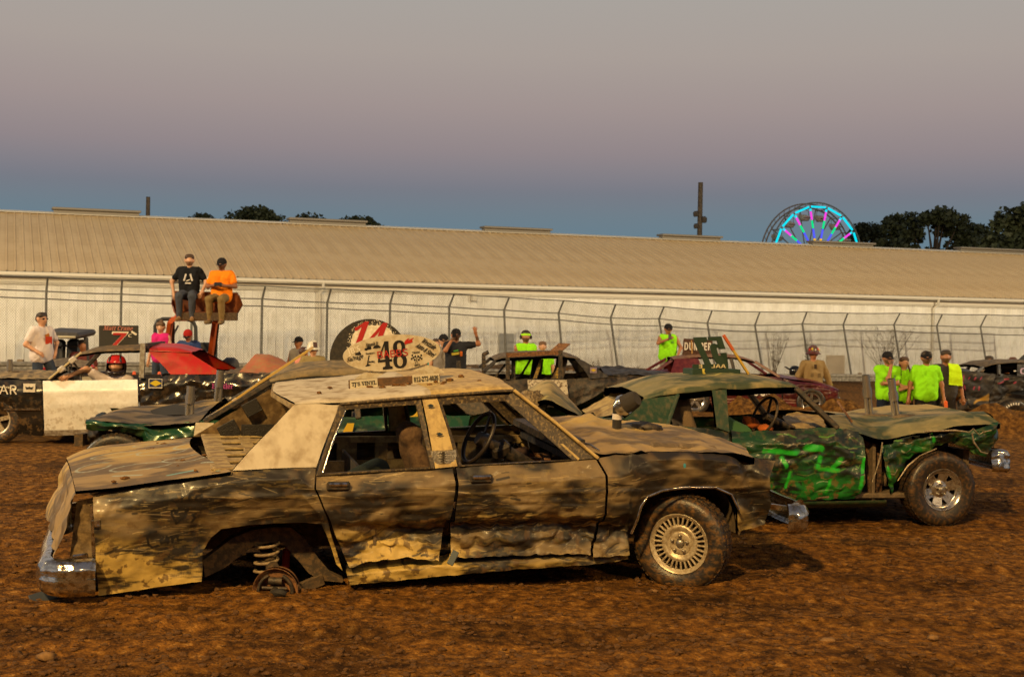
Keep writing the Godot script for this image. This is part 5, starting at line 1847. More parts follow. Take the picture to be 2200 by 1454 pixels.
# ---------------------------------------------------------------- the other wrecks
func roof_rows(drip: Array, crown: float, f0 := 0.4, f1 := 0.6) -> Array:
	var rows := [[], [], [], [], []]
	for i in drip.size():
		var d: Vector3 = drip[i]
		var f := f0 if i == 0 else (f1 if i == drip.size() - 1 else 1.0)
		var w: float = -d.z
		rows[0].append(d)
		rows[1].append(d + Vector3(0, crown * 0.5 * f, -0.08))
		rows[2].append(Vector3(d.x, d.y + crown * f, -K.w * 0.5))
		rows[3].append(d + Vector3(0, crown * 0.5 * f, -K.w + 2.0 * w + 0.08))
		rows[4].append(Vector3(d.x, d.y, -K.w + w))
	return rows

func dented(amp: float, seedv: float, fold := 0.0) -> Callable:
	return func(p: Vector3) -> Vector3:
		var n: float = nz.r.get_noise_2d(p.x * 0.8 + seedv, p.y * 1.5)
		var m: float = nz.q.get_noise_2d(p.x * 0.7 - seedv, p.y * 1.1)
		var f: float = nz.a.get_noise_2d(p.x * 1.2 + seedv * 2.0, p.y * 1.8)
		return Vector3(amp * 0.4 * f, amp * 0.3 * m, -amp * (0.5 + 0.6 * n) - amp * 0.35 * m + fold * f)

func crumpled_top(amp: float, seedv: float) -> Callable:
	return func(p: Vector3) -> Vector3:
		return Vector3(0, amp * nz.r.get_noise_2d(p.x * 0.8 + seedv, p.z * 0.8) + amp * 0.7 * nz.a.get_noise_2d(p.x * 1.7, p.z * 1.7 + seedv), 0)

func lid_from(near: Array, rise: float, dip := 0.0) -> Array:   # a hood or trunk: near edge, crowned, mirrored to the far edge
	var rows := [[], [], [], [], []]
	for p in near:
		var w: float = -p.z
		rows[0].append(p)
		rows[1].append(Vector3(p.x, p.y + rise * 0.75, -w - 0.3))
		rows[2].append(Vector3(p.x, p.y + rise - dip, -K.w * 0.5))
		rows[3].append(Vector3(p.x, p.y + rise * 0.75, -K.w + w + 0.3))
		rows[4].append(Vector3(p.x, p.y, -K.w + w))
	return rows

func cabin(o: Node, s0: float, s1: float, belt: float, m: Material) -> void:   # floor, firewall, bulkhead
	var b := MB.new()
	b.chamfer(Transform3D(Basis.IDENTITY, Vector3((s0 + s1) * 0.5, 0.28, -K.w * 0.5)), Vector3(s1 - s0 + 1.0, 0.05, K.w - 0.2), 0.01)
	b.box(Transform3D(Basis.IDENTITY, Vector3(s0, belt * 0.6, -K.w * 0.5)), Vector3(0.03, belt * 0.7, K.w - 0.25))
	b.box(Transform3D(Basis.IDENTITY, Vector3(s1, belt * 0.6, -K.w * 0.5)), Vector3(0.03, belt * 0.7, K.w - 0.25))
	part(o, "floor_pan", b, m)

func pillar(o: Node, called: String, a: Vector3, b: Vector3, wa: float, wb: float, m: Material) -> void:
	for sd in [0, 1]:
		var p := a
		var q := b
		if sd == 1:
			p.z = -K.w - a.z
			q.z = -K.w - b.z
		var mb := MB.new()
		mb.beam(p, q, wa, wb, Vector3.FORWARD, 0.008)
		part(o, called, mb, m)

func seat(o: Node, at: Vector3, face: float, m: Material) -> void:
	var f := face
	var s := skin([[at + Vector3(0, 0.02, -0.12), at + Vector3(-0.16 * f, 0.48, -0.1), 0.09, 0.075], [at + Vector3(0, 0.02, 0.12), at + Vector3(-0.16 * f, 0.48, 0.1), 0.09, 0.075], [at + Vector3(-0.18 * f, 0.6, -0.07), at + Vector3(-0.18 * f, 0.6, 0.07), 0.08, 0.08], [at + Vector3(-0.16 * f, 0.48, 0), at + Vector3(-0.18 * f, 0.6, 0), 0.06, 0.06], [at + Vector3(0, -0.02, -0.13), at + Vector3(0.4 * f, 0.0, -0.14), 0.09, 0.08], [at + Vector3(0, -0.02, 0.13), at + Vector3(0.4 * f, 0.0, 0.14), 0.09, 0.08]], 0.03, 0.06)
	var b := MB.new()
	b.append_arrays(s[0], s[1], s[2])
	part(o, "driver_seat", b, m)

func steering(o: Node, sc: Vector3, ax: Vector3, r: float) -> void:
	var t := Transform3D(Basis(ax.cross(Vector3.UP).normalized(), ax.cross(ax.cross(Vector3.UP)).normalized(), ax), sc)
	var b := MB.new()
	var rp := []
	for i in 25:
		rp.append(t * (Vector3(cos(TAU * i / 24), sin(TAU * i / 24), 0) * r))
	b.tube(rp, [0.015], 6, false)
	for an in [0.2, 2.9, 4.7]:
		b.beam(sc - ax * 0.03, t * (Vector3(cos(an), sin(an), 0) * r), 0.03, 0.012, ax)
	b.tube([sc, sc - ax * 0.5], [0.04, 0.03], 8)
	part(o, "steering_wheel", b, mats["dark_metal"])

func stack(o: Node, foot: Vector3, top: Vector3, r: float, called := "exhaust_stack") -> void:
	var steel := mat("stack_steel", Color(0.46, 0.42, 0.37), 0.27, 0.85)
	var b := MB.new()
	var up := (top - foot).normalized()
	var m := foot.lerp(top, 0.5)
	for q in [-1.0, 1.0]:
		b.tube([foot + Vector3(q * r * 0.55, 0, 0), m + Vector3(q * r * 0.5, 0, 0)], [r * 0.5], 8, false)
	b.tube([m - up * 0.02, m, m + up * 0.06, m + up * 0.08, top, top - up * 0.02], [r * 0.95, r * 1.15, r * 1.2, r * 0.95, r * 0.95, r * 0.8], 14, false)
	part(o, called, b, steel)

func hang(o: Node, called: String, corners: Array, thick: float, m: Material) -> MeshInstance3D:   # a flat sheet or board by its outline in the car's axes
	var b := MB.new()
	var nn: Vector3 = (corners[1] - corners[0]).cross(corners[2] - corners[0]).normalized() * thick
	for i in range(1, corners.size() - 1):
		b.tri(corners[0], corners[i], corners[i + 1])
		b.tri(corners[0] + nn, corners[i + 1] + nn, corners[i] + nn)
	for i in corners.size():
		var j := (i + 1) % corners.size()
		b.quad(corners[i], corners[i] + nn, corners[j] + nn, corners[j])
	return part(o, called, b, m)

func make_car_57() -> void:
	var o := car("derby_car", "battered green derby car number 57 with twin exhaust stacks through its hood", Vector3(1.19, 0.0, -12.2), Vector3(4.03, 0.0, -12.8), 1.95, 0.0, -1.5, 5.6)
	var im := side_paint(1000, 286, 61, Color(0.008, 0.014, 0.009), Color(0.009, 0.05, 0.016), Color(0.012, 0.17, 0.02), Color(0.13, 0.08, 0.027), {"low": 0.56, "streak": 0.3, "mud": 0.9, "lo": 0.36, "hi": 0.66})
	var r2 := RandomNumberGenerator.new()
	r2.seed = 21
	var lime := Color(0.02, 0.55, 0.03)
	for q in [[1640, 968, 1715, 972, 9], [1735, 962, 1768, 964, 13], [1762, 985, 1757, 1005, 9], [1805, 985, 1790, 1008, 9], [1858, 985, 1850, 1045, 8], [1700, 1015, 1692, 1050, 6], [1680, 985, 1690, 1000, 9], [1765, 1008, 1800, 1012, 8], [1790, 1030, 1784, 1060, 6], [2008, 935, 2012, 950, 6], [1912, 1005, 1915, 1025, 5]]:
		var a := tp(im, q[0], q[1])
		var c := tp(im, q[2], q[3])
		for i in 4:
			stroke(im, [a + Vector2(r2.randf_range(-3, 3), r2.randf_range(-2, 2)), c + Vector2(r2.randf_range(-3, 3), r2.randf_range(-2, 2))], q[4] * 0.8, lime, 0.35)
	for i in 120:
		var a := tp(im, r2.randf_range(1580, 2140), r2.randf_range(930, 1070))
		var l := r2.randf_range(4, 34)
		stroke(im, [a, a + Vector2(l * 0.6, r2.randf_range(-4, 4)), a + Vector2(l, r2.randf_range(-6, 6))], r2.randf_range(0.5, 2.2), [Color(0.5, 0.43, 0.36), Color(0.3, 0.22, 0.09), Color(0.012, 0.012, 0.012), Color(0.10, 0.30, 0.03)][i % 4], r2.randf_range(0.35, 0.9))
	var side := paint_mat("paint_57", im, 0.4, 0.05, 0.2, 0.15)
	var top := side_paint(700, 244, 66, Color(0.05, 0.065, 0.03), Color(0.19, 0.165, 0.075), Color(0.36, 0.27, 0.115), Color(0.30, 0.22, 0.09), {"low": 0.9, "streak": 0.4, "mud": 0.7})
	for i in 26:
		var a := Vector2(700 * r2.randf_range(0.40, 0.52), 244 * r2.randf_range(0.30, 0.75))
		stroke(top, [a, a + Vector2(r2.randf_range(8, 22), r2.randf_range(-6, 6)), a + Vector2(r2.randf_range(4, 26), r2.randf_range(-12, 12))], 3.0, Color(0.52, 0.43, 0.13), 0.8)
	for i in 16:
		var a := Vector2(700 * r2.randf_range(0.08, 0.20), 244 * r2.randf_range(0.45, 0.8))
		stroke(top, [a, a + Vector2(r2.randf_range(5, 16), r2.randf_range(-10, 10))], 3.0, Color(0.45, 0.38, 0.14), 0.8)
	var topm := paint_mat("top_57", top, 0.6, 0.0, 0.0, 0.15)
	var gd := blotch("green_57", Color(0.012, 0.04, 0.016), Color(0.11, 0.082, 0.038), 0.55, 2.0, 0.0, 0.1, 0.42, 0.85)
	var dk := dented(0.04, 3.0)
	var dk2 := dented(0.06, 8.0, 0.02)
	var dark: Material = mats["inner_dark"]
	both(o, "quarter_panel", ribs([V([1085, 925, 1092, 1085]), V([1180, 912, 1185, 1090]), V([1250, 905, 1250, 1092]), V([1290, 905, 1300, 1030]), V([1340, 906, 1345, 1000]), V([1390, 910, 1400, 1010]), V([1406, 912, 1416, 1085])]), 0.05, dk, side)
	both(o, "rear_door", ribs([V([1411, 914, 1420, 1085]), V([1490, 920, 1490, 1084]), V([1568, 926, 1575, 1082])]), 0.03, dk, side)
	both(o, "front_door", ribs([V([1574, 927, 1580, 1080]), V([1603, 929, 1610, 1079]), V([1700, 925, 1700, 1077]), V([1799, 918, 1790, 1075]), V([1857, 932, 1862, 980, 1861, 1040, 1840, 1073])]), 0.02, dk, side)
	both(o, "rocker_panel", ribs([V([1420, 1083, 1420, 1096]), V([1600, 1079, 1600, 1093]), V([1740, 1077, 1740, 1091]), V([1905, 1074, 1905, 1088])], [0.05, 0.05, 0.06, 0.12]), 0.04, null, gd)
	var fe := both(o, "fender", ribs([V([1893, 946, 1906, 985, 1912, 1030, 1918, 1070]), V([1905, 943, 1926, 1035]), V([1925, 938, 1951, 997]), V([1950, 934, 1972, 978]), V([1990, 928, 2010, 964]), V([2040, 920, 2053, 953]), V([2070, 918, 2077, 960]), V([2095, 914, 2100, 977]), V([2125, 912, 2124, 982]), V([2150, 910, 2142, 952])]), 0.018, dk2, side)
	put(o, "cowl_side", sheet(ribs([V([1860, 936, 1868, 1075]), V([1893, 946, 1905, 1082])], [0.16, 0.16, 0.16, 0.16]), 0.03, dented(0.05, 1.0), 0), blotch("rust_gap", Color(0.035, 0.022, 0.014), Color(0.16, 0.075, 0.03), 0.8, 4.0, 0.0, 0.4))
	var b := MB.new()   # torn bright edges of bare metal
	for q in [V([1895, 950, 1889, 985, 1882, 1010, 1874, 1035]), V([1985, 927, 2050, 924, 2082, 928, 2090, 920, 2102, 934, 2112, 928, 2130, 924]), V([1927, 1032, 1950, 1000, 1975, 978, 2010, 963]), V([2086, 930, 2092, 950, 2105, 970, 2122, 974])]:
		var pts := []
		for p in q:
			pts.append(C(p.x, p.y, 0.0) + Vector3(0, 0, 0.012 + 0.02 * nz.b.get_noise_2d(p.x, p.y)))
		b.tube(pts, [0.007, 0.011, 0.006], 5)
	part(fe, "torn_edge", b, blotch("bare_steel", Color(0.5, 0.42, 0.3), Color(0.25, 0.18, 0.1), 0.35, 5.0, 0.5))
	put(o, "crushed_grille", sheet([[C(2088, 926, 0.12), C(2115, 916, 0.08), C(2152, 912, 0.14), C(2150, 905, 1.0), C(2140, 905, 1.8)], [C(2092, 950, 0.16), C(2118, 945, 0.05), C(2146, 938, 0.12), C(2146, 935, 1.0), C(2136, 935, 1.8)], [C(2104, 976, 0.18), C(2122, 974, 0.08), C(2138, 962, 0.14), C(2140, 962, 1.0), C(2130, 962, 1.8)]], 0.02, dented(0.09, 71.0, 0.06), 0), side)
	# roof, pillars
	var drip := [C(1383, 857, 0.30), C(1456, 846, 0.26), C(1532, 838, 0.25), C(1620, 834, 0.25), C(1710, 832, 0.28)]
	put(o, "roof", sheet(roof_rows(drip, 0.13, 0.5, 0.45), 0.04, crumpled_top(0.012, 2.0), 1, Vector3(0, -0.06, 0), true), topm)
	both(o, "c_pillar", [[C(1383, 857, 0.30), C(1458, 847, 0.26)], [C(1368, 878, 0.2), C(1446, 882, 0.18)], [C(1335, 905, 0.08), C(1432, 915, 0.07)]], 0.05, null, gd)
	for q in [V([1457, 847, 1434, 914])]:
		pillar(o, "window_post", C(q[0].x, q[0].y, 0.25), C(q[1].x, q[1].y, 0.08), 0.03, 0.04, gd)
	both(o, "b_pillar", [[C(1530, 838, 0.25), C(1561, 836, 0.25)], [C(1540, 918, 0.08), C(1567, 928, 0.08)]], 0.06, null, gd, 0.05)
	pillar(o, "a_pillar", C(1709, 833, 0.27), C(1800, 921, 0.1), 0.05, 0.07, mats["dark_metal"])
	b = MB.new()
	b.tube([C(1800, 862, 0.9), C(1830, 905, 0.3)], [0.012], 6)
	part(o, "windscreen_wire", b, mats["rusty"])
	# trunk lid folded up in a peak
	put(o, "trunk_lid", sheet([[C(1112, 852, 1.7), C(1150, 828, 1.7), C(1182, 817, 1.6), C(1205, 838, 1.6), C(1228, 865, 1.55), C(1252, 888, 1.5)], [C(1118, 862, 1.3), C(1150, 842, 1.3), C(1178, 834, 1.2), C(1204, 850, 1.2), C(1224, 869, 1.2), C(1250, 890, 1.2)], [C(1122, 876, 0.9), C(1148, 866, 0.9), C(1172, 862, 0.85), C(1196, 870, 0.85), C(1215, 880, 0.85), C(1243, 894, 0.8)]], 0.03, crumpled_top(0.02, 5.0), 1, Vector3(0, -0.05, 0.02), true), topm)
	put(o, "trunk_floor", sheet([[C(1100, 905, 1.7), C(1250, 895, 1.7), C(1330, 893, 1.6)], [C(1090, 922, 0.2), C(1240, 908, 0.2), C(1345, 905, 0.15)]], 0.05, crumpled_top(0.03, 7.0), 1), gd)
	b = MB.new()
	for i in 7:
		b.blob(C(1135 + i * 3, 868 + i * 2, 1.0), Vector3(0.10, 0.12, 0.10), 300 + i, 0.6)
	part(o, "tail_wreckage", b, blotch("wreckage", Color(0.06, 0.04, 0.025), Color(0.3, 0.22, 0.12), 0.6, 6.0, 0.2, 0.5))
	# inside of the rear window: tan shelf and pillar
	put(o, "rear_shelf", sheet([[C(1250, 882, 1.7), C(1330, 838, 1.62), C(1440, 850, 1.6)], [C(1300, 900, 0.9), C(1380, 880, 0.9), C(1450, 900, 0.9)]], 0.05, crumpled_top(0.03, 4.0), 1), mats["tan_metal"])
	cabin(o, 0.9, 2.35, 0.85, dark)
	seat(o, Vector3(C(1500, 905, 0.55).x, 0.50, -0.55), 1.0, mat("seat_tan", Color(0.15, 0.10, 0.055), 0.9, 0.0, 0.3))
	steering(o, C(1643, 893, 0.55), Vector3(-0.85, 0.35, 0.15).normalized(), 0.19)
	put(o, "dash_panel", sheet([[C(1690, 892, 1.5), C(1760, 889, 1.5)], [C(1680, 905, 0.9), C(1790, 912, 0.8)], [C(1700, 922, 0.5), C(1790, 924, 0.4)]], 0.04, crumpled_top(0.05, 9.0), 1), mats["tan_metal"])
	for q in [[1612, 908, 0.7, 0.10, 0.06], [1645, 922, 0.5, 0.07, 0.04]]:
		b = MB.new()
		b.blob(C(q[0], q[1], q[2]), Vector3(q[3], q[4], q[3]), int(q[0]), 0.4)
		part(o, "orange_rag", b, mat("rag_orange", Color(0.42, 0.10, 0.015), 0.9))
	put(o, "folded_sheet", sheet([[C(1562, 895, 0.6), C(1600, 912, 0.5)], [C(1566, 926, 0.25), C(1620, 928, 0.2)]], 0.03, crumpled_top(0.03, 3.0), 1), mat("green_sheet", Color(0.05, 0.13, 0.05), 0.6))
	# hood
	var hn := [C(1800, 924, 0.12), C(1852, 932, 0.1), C(1900, 944, 0.07), C(1990, 929, 0.06), C(2085, 914, 0.06), C(2150, 909, 0.1)]
	var hr := lid_from(hn, 0.12)
	var hm := [C(1790, 889, 1.1), C(1850, 887, 1.1), C(1900, 886, 1.1), C(1960, 885, 1.1), C(2066, 887, 1.1), C(2128, 897, 1.0)]
	hr[2] = hm
	put(o, "hood", sheet(hr, 0.025, crumpled_top(0.013, 12.0), 1, Vector3(0, -0.05, 0), true), topm)
	b = MB.new()
	b.chamfer(Transform3D(Basis.from_euler(Vector3(0, 0.1, 0)), C(1890, 894, 0.98)), Vector3(0.55, 0.05, 0.30), 0.02)
	b.blob(C(1940, 899, 0.75), Vector3(0.18, 0.04, 0.1), 77, 0.4)
	part(o, "engine_opening", b, dark)
	stack(o, C(1868, 893, 0.95), C(1860, 806, 0.95), 0.042)
	stack(o, C(1926, 900, 0.80), C(1915, 813, 0.80), 0.042)
	b = MB.new()
	b.box(Transform3D(Basis.IDENTITY, Vector3(3.4, 0.5, -K.w * 0.5)), Vector3(0.06, 0.4, 1.4))
	b.beam(Vector3(2.3, 0.4, -0.4), Vector3(3.5, 0.42, -0.4), 0.1, 0.12)
	b.box(Transform3D(Basis.IDENTITY, Vector3(2.85, 0.55, -0.62)), Vector3(1.1, 0.55, 0.02))
	part(o, "engine_frame", b, dark)
	var f0: float = C(2140, 990, 0.12).x
	var f1: float = C(2168, 990, 0.15).x
	K.bflip = -1.0
	bumper(o, [Vector2(f0 - 0.02, 0.1), Vector2(f0 + 0.04, 0.08), Vector2(f1 - 0.02, 0.1), Vector2(f1, 0.2), Vector2(f1 + 0.03, 0.97), Vector2(f1, 1.8), Vector2(f0, 1.95)], C(2155, 966, 0.12).y, C(2155, 1016, 0.12).y, mats["chrome"], dented(0.05, 6.0, 0.03))
	K.bflip = 1.0
	wheel(o, C(2013, 1049, 0.13), 0.352, 0.25, 0.196, Vector3(0, 0, 1), 1, blotch("tyre_57", Color(0.022, 0.018, 0.016), Color(0.11, 0.055, 0.02), 0.4, 3.0, 0.0, 0.2, 0.45, 0.78, 0.022), mats["rim_bright"])
	wheel(o, Vector3(0, 0.35, -0.15), 0.352, 0.25, 0.196, Vector3(0, 0, 1), 1, mats["tyre_black"], mats["rim_bright"])
	for x in [0.0, 2.85]:
		wheel(o, Vector3(x, 0.35, -K.w + 0.13), 0.352, 0.25, 0.196, Vector3(0, 0, -1), 1, mats["tyre_black"], mats["rim_bright"])
	# roof sign seen from behind: cut-out figures, so they read backwards from here
	var k: Dictionary = K
	var sg := thing("roof_sign", "dark green cut-out 57 seen from behind on a box on the green car's roof", "sign", k.node.position)
	sg.basis = k.node.basis
	var w := 0.9
	var gs := mat("sign_green", Color(0.012, 0.035, 0.018), 0.6)
	var zp := func(x: float, y: float, ww: float) -> Vector3: return C(1450.0 + x * 0.08252, 710.0 + y * 0.08252, ww)
	for poly in [[485, 180, 830, 165, 855, 300, 690, 320, 960, 900, 800, 900, 640, 560, 525, 310], [865, 165, 1215, 150, 1320, 480, 1165, 490, 1130, 440, 1090, 460, 1140, 650, 1215, 650, 1195, 585, 1350, 575, 1390, 870, 1100, 870, 1000, 690, 925, 430, 955, 360, 1030, 335, 1130, 365, 1100, 265, 890, 270]]:
		var pl := PackedVector2Array()
		for i in range(0, poly.size(), 2):
			var q: Vector3 = zp.call(poly[i], poly[i + 1], w)
			pl.append(Vector2(q.x, q.y))
		b = MB.new()
		b.slab(pl, Transform3D(Basis.IDENTITY, Vector3(0, 0, -w)), -0.02)
		part(sg, "cut_out_figure", b, gs)
	hang(sg, "name_strip", [zp.call(465, 880, w - 0.004), zp.call(1390, 868, w - 0.004), zp.call(1400, 1000, w - 0.004), zp.call(465, 1010, w - 0.004)], 0.01, gs)
	b = MB.new()
	b.chamfer(Transform3D(Basis.IDENTITY, zp.call(955, 1090, w)), Vector3(zp.call(1580, 1090, w).x - zp.call(330, 1090, w).x, 0.075, 0.28), 0.006)
	part(sg, "base_box", b, gs)
	var yl := mat("letter_cream", Color(0.55, 0.47, 0.28), 0.6)
	for q in [["AAL", 1145.0, 925.0, 0.15], ["E", 670.0, 930.0, 0.035]]:
		text(sg, "lettering", q[0], q[3], 0.036, Transform3D(Basis(Vector3(-1, 0, 0), Vector3(0, 1, 0), Vector3(0, 0, -1)), zp.call(q[1], q[2], w - 0.022)), yl, "Droid Sans")
	b = MB.new()
	b.tube([zp.call(750, 990, w - 0.145), zp.call(745, 1080, w - 0.145), zp.call(790, 1170, w - 0.145)], [0.014], 6)
	part(sg, "yellow_stroke", b, mat("stroke_yellow", Color(0.5, 0.4, 0.06), 0.6))
	b = MB.new()
	b.beam(C(1608, 803, 0.8), C(1555, 721, 0.8), 0.03, 0.02)
	var st := thing("wooden_stake", "orange-tipped yellow wooden stake leaning up from the green car's roof", "stake", k.node.position)
	st.basis = k.node.basis
	part(st, "shaft", b, mat("stake_yellow", Color(0.52, 0.32, 0.03), 0.7))
	b = MB.new()
	b.beam(C(1575, 752, 0.798), C(1554.5, 720, 0.798), 0.034, 0.024)
	part(st, "painted_tip", b, mat("stake_orange", Color(0.5, 0.10, 0.02), 0.7))

func make_car_14() -> void:
	var o := car("derby_car", "low dark green derby car with a dusty crushed hood behind the brown car", Vector3(-3.9, 0.0, -13.3), Vector3(-1.03, 0.0, -13.75), 1.9, 0.0, -1.6, 5.6)
	var im := side_paint(600, 172, 81, Color(0.008, 0.03, 0.015), Color(0.012, 0.07, 0.03), Color(0.02, 0.10, 0.04), Color(0.13, 0.09, 0.04), {"low": 0.4, "streak": 0.4, "mud": 0.6})
	var side := paint_mat("paint_14", im, 0.3, 0.2, 0.4, 0.1)
	var top := side_paint(560, 190, 86, Color(0.04, 0.032, 0.026), Color(0.13, 0.095, 0.058), Color(0.32, 0.21, 0.065), Color(0.17, 0.12, 0.07), {"low": 0.75, "streak": 0.15, "mud": 0.6})
	var topm := paint_mat("top_14", top, 0.7, 0.0, 0.0, 0.15)
	var dark: Material = mats["inner_dark"]
	var dk := dented(0.035, 13.0)
	both(o, "fender", ribs([V([183, 903, 183, 922]), V([215, 904, 212, 927]), V([250, 907, 247, 926]), V([285, 911, 280, 934]), V([306, 913, 306, 941]), V([330, 913, 330, 1040]), V([424, 908, 424, 1050])], [0.07, 0.02, 0.0, 0.06]), 0.02, dented(0.05, 17.0, 0.03), side)
	both(o, "front_door", ribs([V([428, 905, 428, 1050]), V([560, 902, 560, 1052]), V([700, 900, 700, 1054])]), 0.05, dk, side)
	both(o, "quarter_panel", ribs([V([703, 900, 703, 1054]), V([780, 896, 780, 1050]), V([830, 895, 840, 1000]), V([882, 894, 882, 985]), V([930, 894, 925, 1000]), V([950, 894, 950, 1050]), V([1080, 896, 1075, 1040])]), 0.05, dk, side)
	put(o, "cowl_patch", sheet([[C(420, 908, -0.015), C(459, 908, -0.015)], [C(412, 960, -0.015), C(450, 960, -0.015)]], 0.03, dented(0.01, 2.0), 0), blotch("patch_white", Color(0.60, 0.54, 0.43), Color(0.5, 0.42, 0.3), 0.5, 2.0))
	# yellow lettering band on the far-seen side
	var b := MB.new()
	b.slab(PackedVector2Array([Vector2(0, 0), Vector2(0.10, 0.0), Vector2(0.12, 0.10), Vector2(0.05, 0.10)]), Transform3D(Basis.IDENTITY, C(735, 930, -0.03)), 0.004)
	part(o, "yellow_mark", b, mat("mark_yellow", Color(0.55, 0.36, 0.02), 0.5))
	b = MB.new()
	b.lathe([Vector2(0.11, 0.0), Vector2(0.11, 0.006), Vector2(0.155, 0.006), Vector2(0.155, 0.0)], Transform3D(Basis.IDENTITY, C(876, 872, 0.1)), 28, PI, TAU)
	part(o, "yellow_ring", b, mat("mark_yellow", Color(0.55, 0.36, 0.02), 0.5))
	# hood: near lip, high dusty ridge and the fire hole round the stacks
	put(o, "hood", sheet([[C(183, 903, 0.08), C(215, 904, 0.08), C(285, 911, 0.07), C(318, 913, 0.07), C(375, 910, 0.07), C(426, 907, 0.08)], [C(196, 899, 0.4), C(240, 892, 0.4), C(290, 900, 0.4), C(330, 898, 0.4), C(380, 897, 0.4), C(440, 893, 0.4)], [C(204, 901, 0.9), C(243, 885, 0.9), C(285, 879, 0.9), C(322, 884, 0.9), C(390, 888, 0.9), C(452, 878, 0.9)], [C(206, 900, 1.4), C(243, 884, 1.4), C(280, 876, 1.4), C(330, 871, 1.4), C(399, 865, 1.4), C(480, 856, 1.4)], [C(215, 903, 1.85), C(246, 890, 1.85), C(282, 882, 1.85), C(330, 878, 1.85), C(399, 872, 1.85), C(490, 862, 1.85)]], 0.03, crumpled_top(0.012, 15.0), 1, Vector3(0, -0.03, 0), true), topm)
	put(o, "fire_hole", sheet([[C(322, 884, 0.82), C(345, 876, 1.15), C(397, 866, 1.4)], [C(330, 895, 0.6), C(365, 894, 0.62), C(398, 893, 0.75)]], 0.05, func(p): return Vector3(0, 0.012, 0), 1), mat("soot", Color(0.02, 0.017, 0.015), 0.9))
	stack(o, C(406, 897, 0.75), C(410, 829, 0.75), 0.046)
	stack(o, C(468, 862, 1.0), C(473, 795, 1.0), 0.042)
	put(o, "crushed_front", sheet([[C(184, 915, 0.1), C(215, 922, 0.1), C(250, 928, 0.12), C(300, 940, 0.15)], [C(190, 935, 0.2), C(215, 940, 0.12), C(250, 948, 0.25), C(300, 960, 0.2)], [C(186, 958, 0.25), C(215, 962, 0.2), C(250, 968, 0.3), C(300, 985, 0.3)]], 0.02, dented(0.12, 73.0, 0.08), 0), mats["dark_metal"])
	b = MB.new()
	b.chamfer(Transform3D(Basis.IDENTITY, Vector3(0.35, 0.4, -0.95)), Vector3(0.9, 0.45, 0.9), 0.1)
	part(o, "engine_block", b, mats["under_brown"])
	b = MB.new()
	b.beam(C(168, 945, 0.2), C(205, 938, 1.5), 0.08, 0.12)
	part(o, "bumper", b, mats["under_brown"])
	# roof and pillars
	var drip := [C(578, 822, 0.28), C(640, 812, 0.24), C(740, 807, 0.24), C(860, 806, 0.24), C(960, 815, 0.28)]
	var roofm := blotch("roof_14", Color(0.13, 0.10, 0.055), Color(0.24, 0.17, 0.08), 0.7, 1.2)
	put(o, "roof", sheet(roof_rows(drip, 0.13, 0.6, 0.6), 0.05, crumpled_top(0.012, 21.0), 1, Vector3(0, -0.03, 0), true), roofm)
	b = MB.new()
	for i in 4:
		b.beam(drip[i] + Vector3(0, -0.03, 0.01), drip[i + 1] + Vector3(0, -0.03, 0.01), 0.03, 0.07)
	part(o, "roof_side", b, mat("soot_black", Color(0.012, 0.012, 0.013), 0.5))
	pillar(o, "a_pillar", C(580, 822, 0.27), C(438, 906, 0.1), 0.05, 0.07, mats["dark_metal"])
	pillar(o, "c_pillar", C(955, 818, 0.28), C(1040, 896, 0.1), 0.2, 0.05, mats["dark_metal"])
	pillar(o, "b_pillar", C(760, 810, 0.25), C(770, 900, 0.1), 0.06, 0.05, mats["dark_metal"])
	b = MB.new()   # chain links strung up the windscreen
	for i in 40:
		var q := C(444, 897, 0.2).lerp(C(582, 816, 0.32), i / 39.0)
		b.chamfer(Transform3D(Basis.from_euler(Vector3(0.8 * (i % 2), 0, 0.55)), q), Vector3(0.045, 0.022, 0.022), 0.006)
	part(o, "windscreen_chain", b, blotch("chain_steel", Color(0.35, 0.3, 0.24), Color(0.12, 0.09, 0.06), 0.3, 8.0, 0.8, 0.0))
	put(o, "trunk_lid", sheet(lid_from([C(1000, 890, 0.1), C(1080, 893, 0.1)], 0.06), 0.06, crumpled_top(0.02, 25.0), 1), topm)
	cabin(o, 0.7, 2.4, 0.85, dark)
	for x in [0.0, 2.9]:
		wheel(o, Vector3(x, 0.34, -0.14), 0.345, 0.22, 0.2, Vector3(0, 0, 1), 2, mats["tyre_black"], mats["rim_bright"])
		wheel(o, Vector3(x, 0.34, -K.w + 0.14), 0.345, 0.22, 0.2, Vector3(0, 0, -1), 2, mats["tyre_black"], mats["rim_bright"])
	var k: Dictionary = K
	var st := thing("wooden_stick", "long yellow stick rising from the windscreen of the low dark car", "stick", k.node.position)
	st.basis = k.node.basis
	b = MB.new()
	b.beam(C(434, 907, 0.16), C(556, 823, 0.3), 0.02, 0.02)
	b.beam(C(556, 823, 0.3), C(671, 747, 0.42), 0.022, 0.022)
	part(st, "shaft", b, mat("stick_yellow", Color(0.50, 0.33, 0.08), 0.7))
	b = MB.new()
	b.beam(C(500, 863, 0.225), C(508, 857, 0.235), 0.035, 0.035)
	b.beam(C(662, 753, 0.40), C(672, 746, 0.41), 0.028, 0.028)
	part(st, "tape_wrap", b, mat("stick_tape", Color(0.55, 0.42, 0.25), 0.5))
	# the big round roof board
	var sg := thing("roof_sign", "big round black board with a red 14 on an airbrushed white spot", "sign", k.node.position)
	sg.basis = k.node.basis
	var cc := C(794, 770, 1.25)
	var rr := (C(879, 770, 1.25) - cc).length()
	var poly := PackedVector2Array()
	for i in 56:
		poly.append(Vector2(cos(TAU * i / 56), sin(TAU * i / 56)) * rr)
	b = MB.new()
	b.slab(poly, Transform3D(Basis.IDENTITY, cc), -0.015)
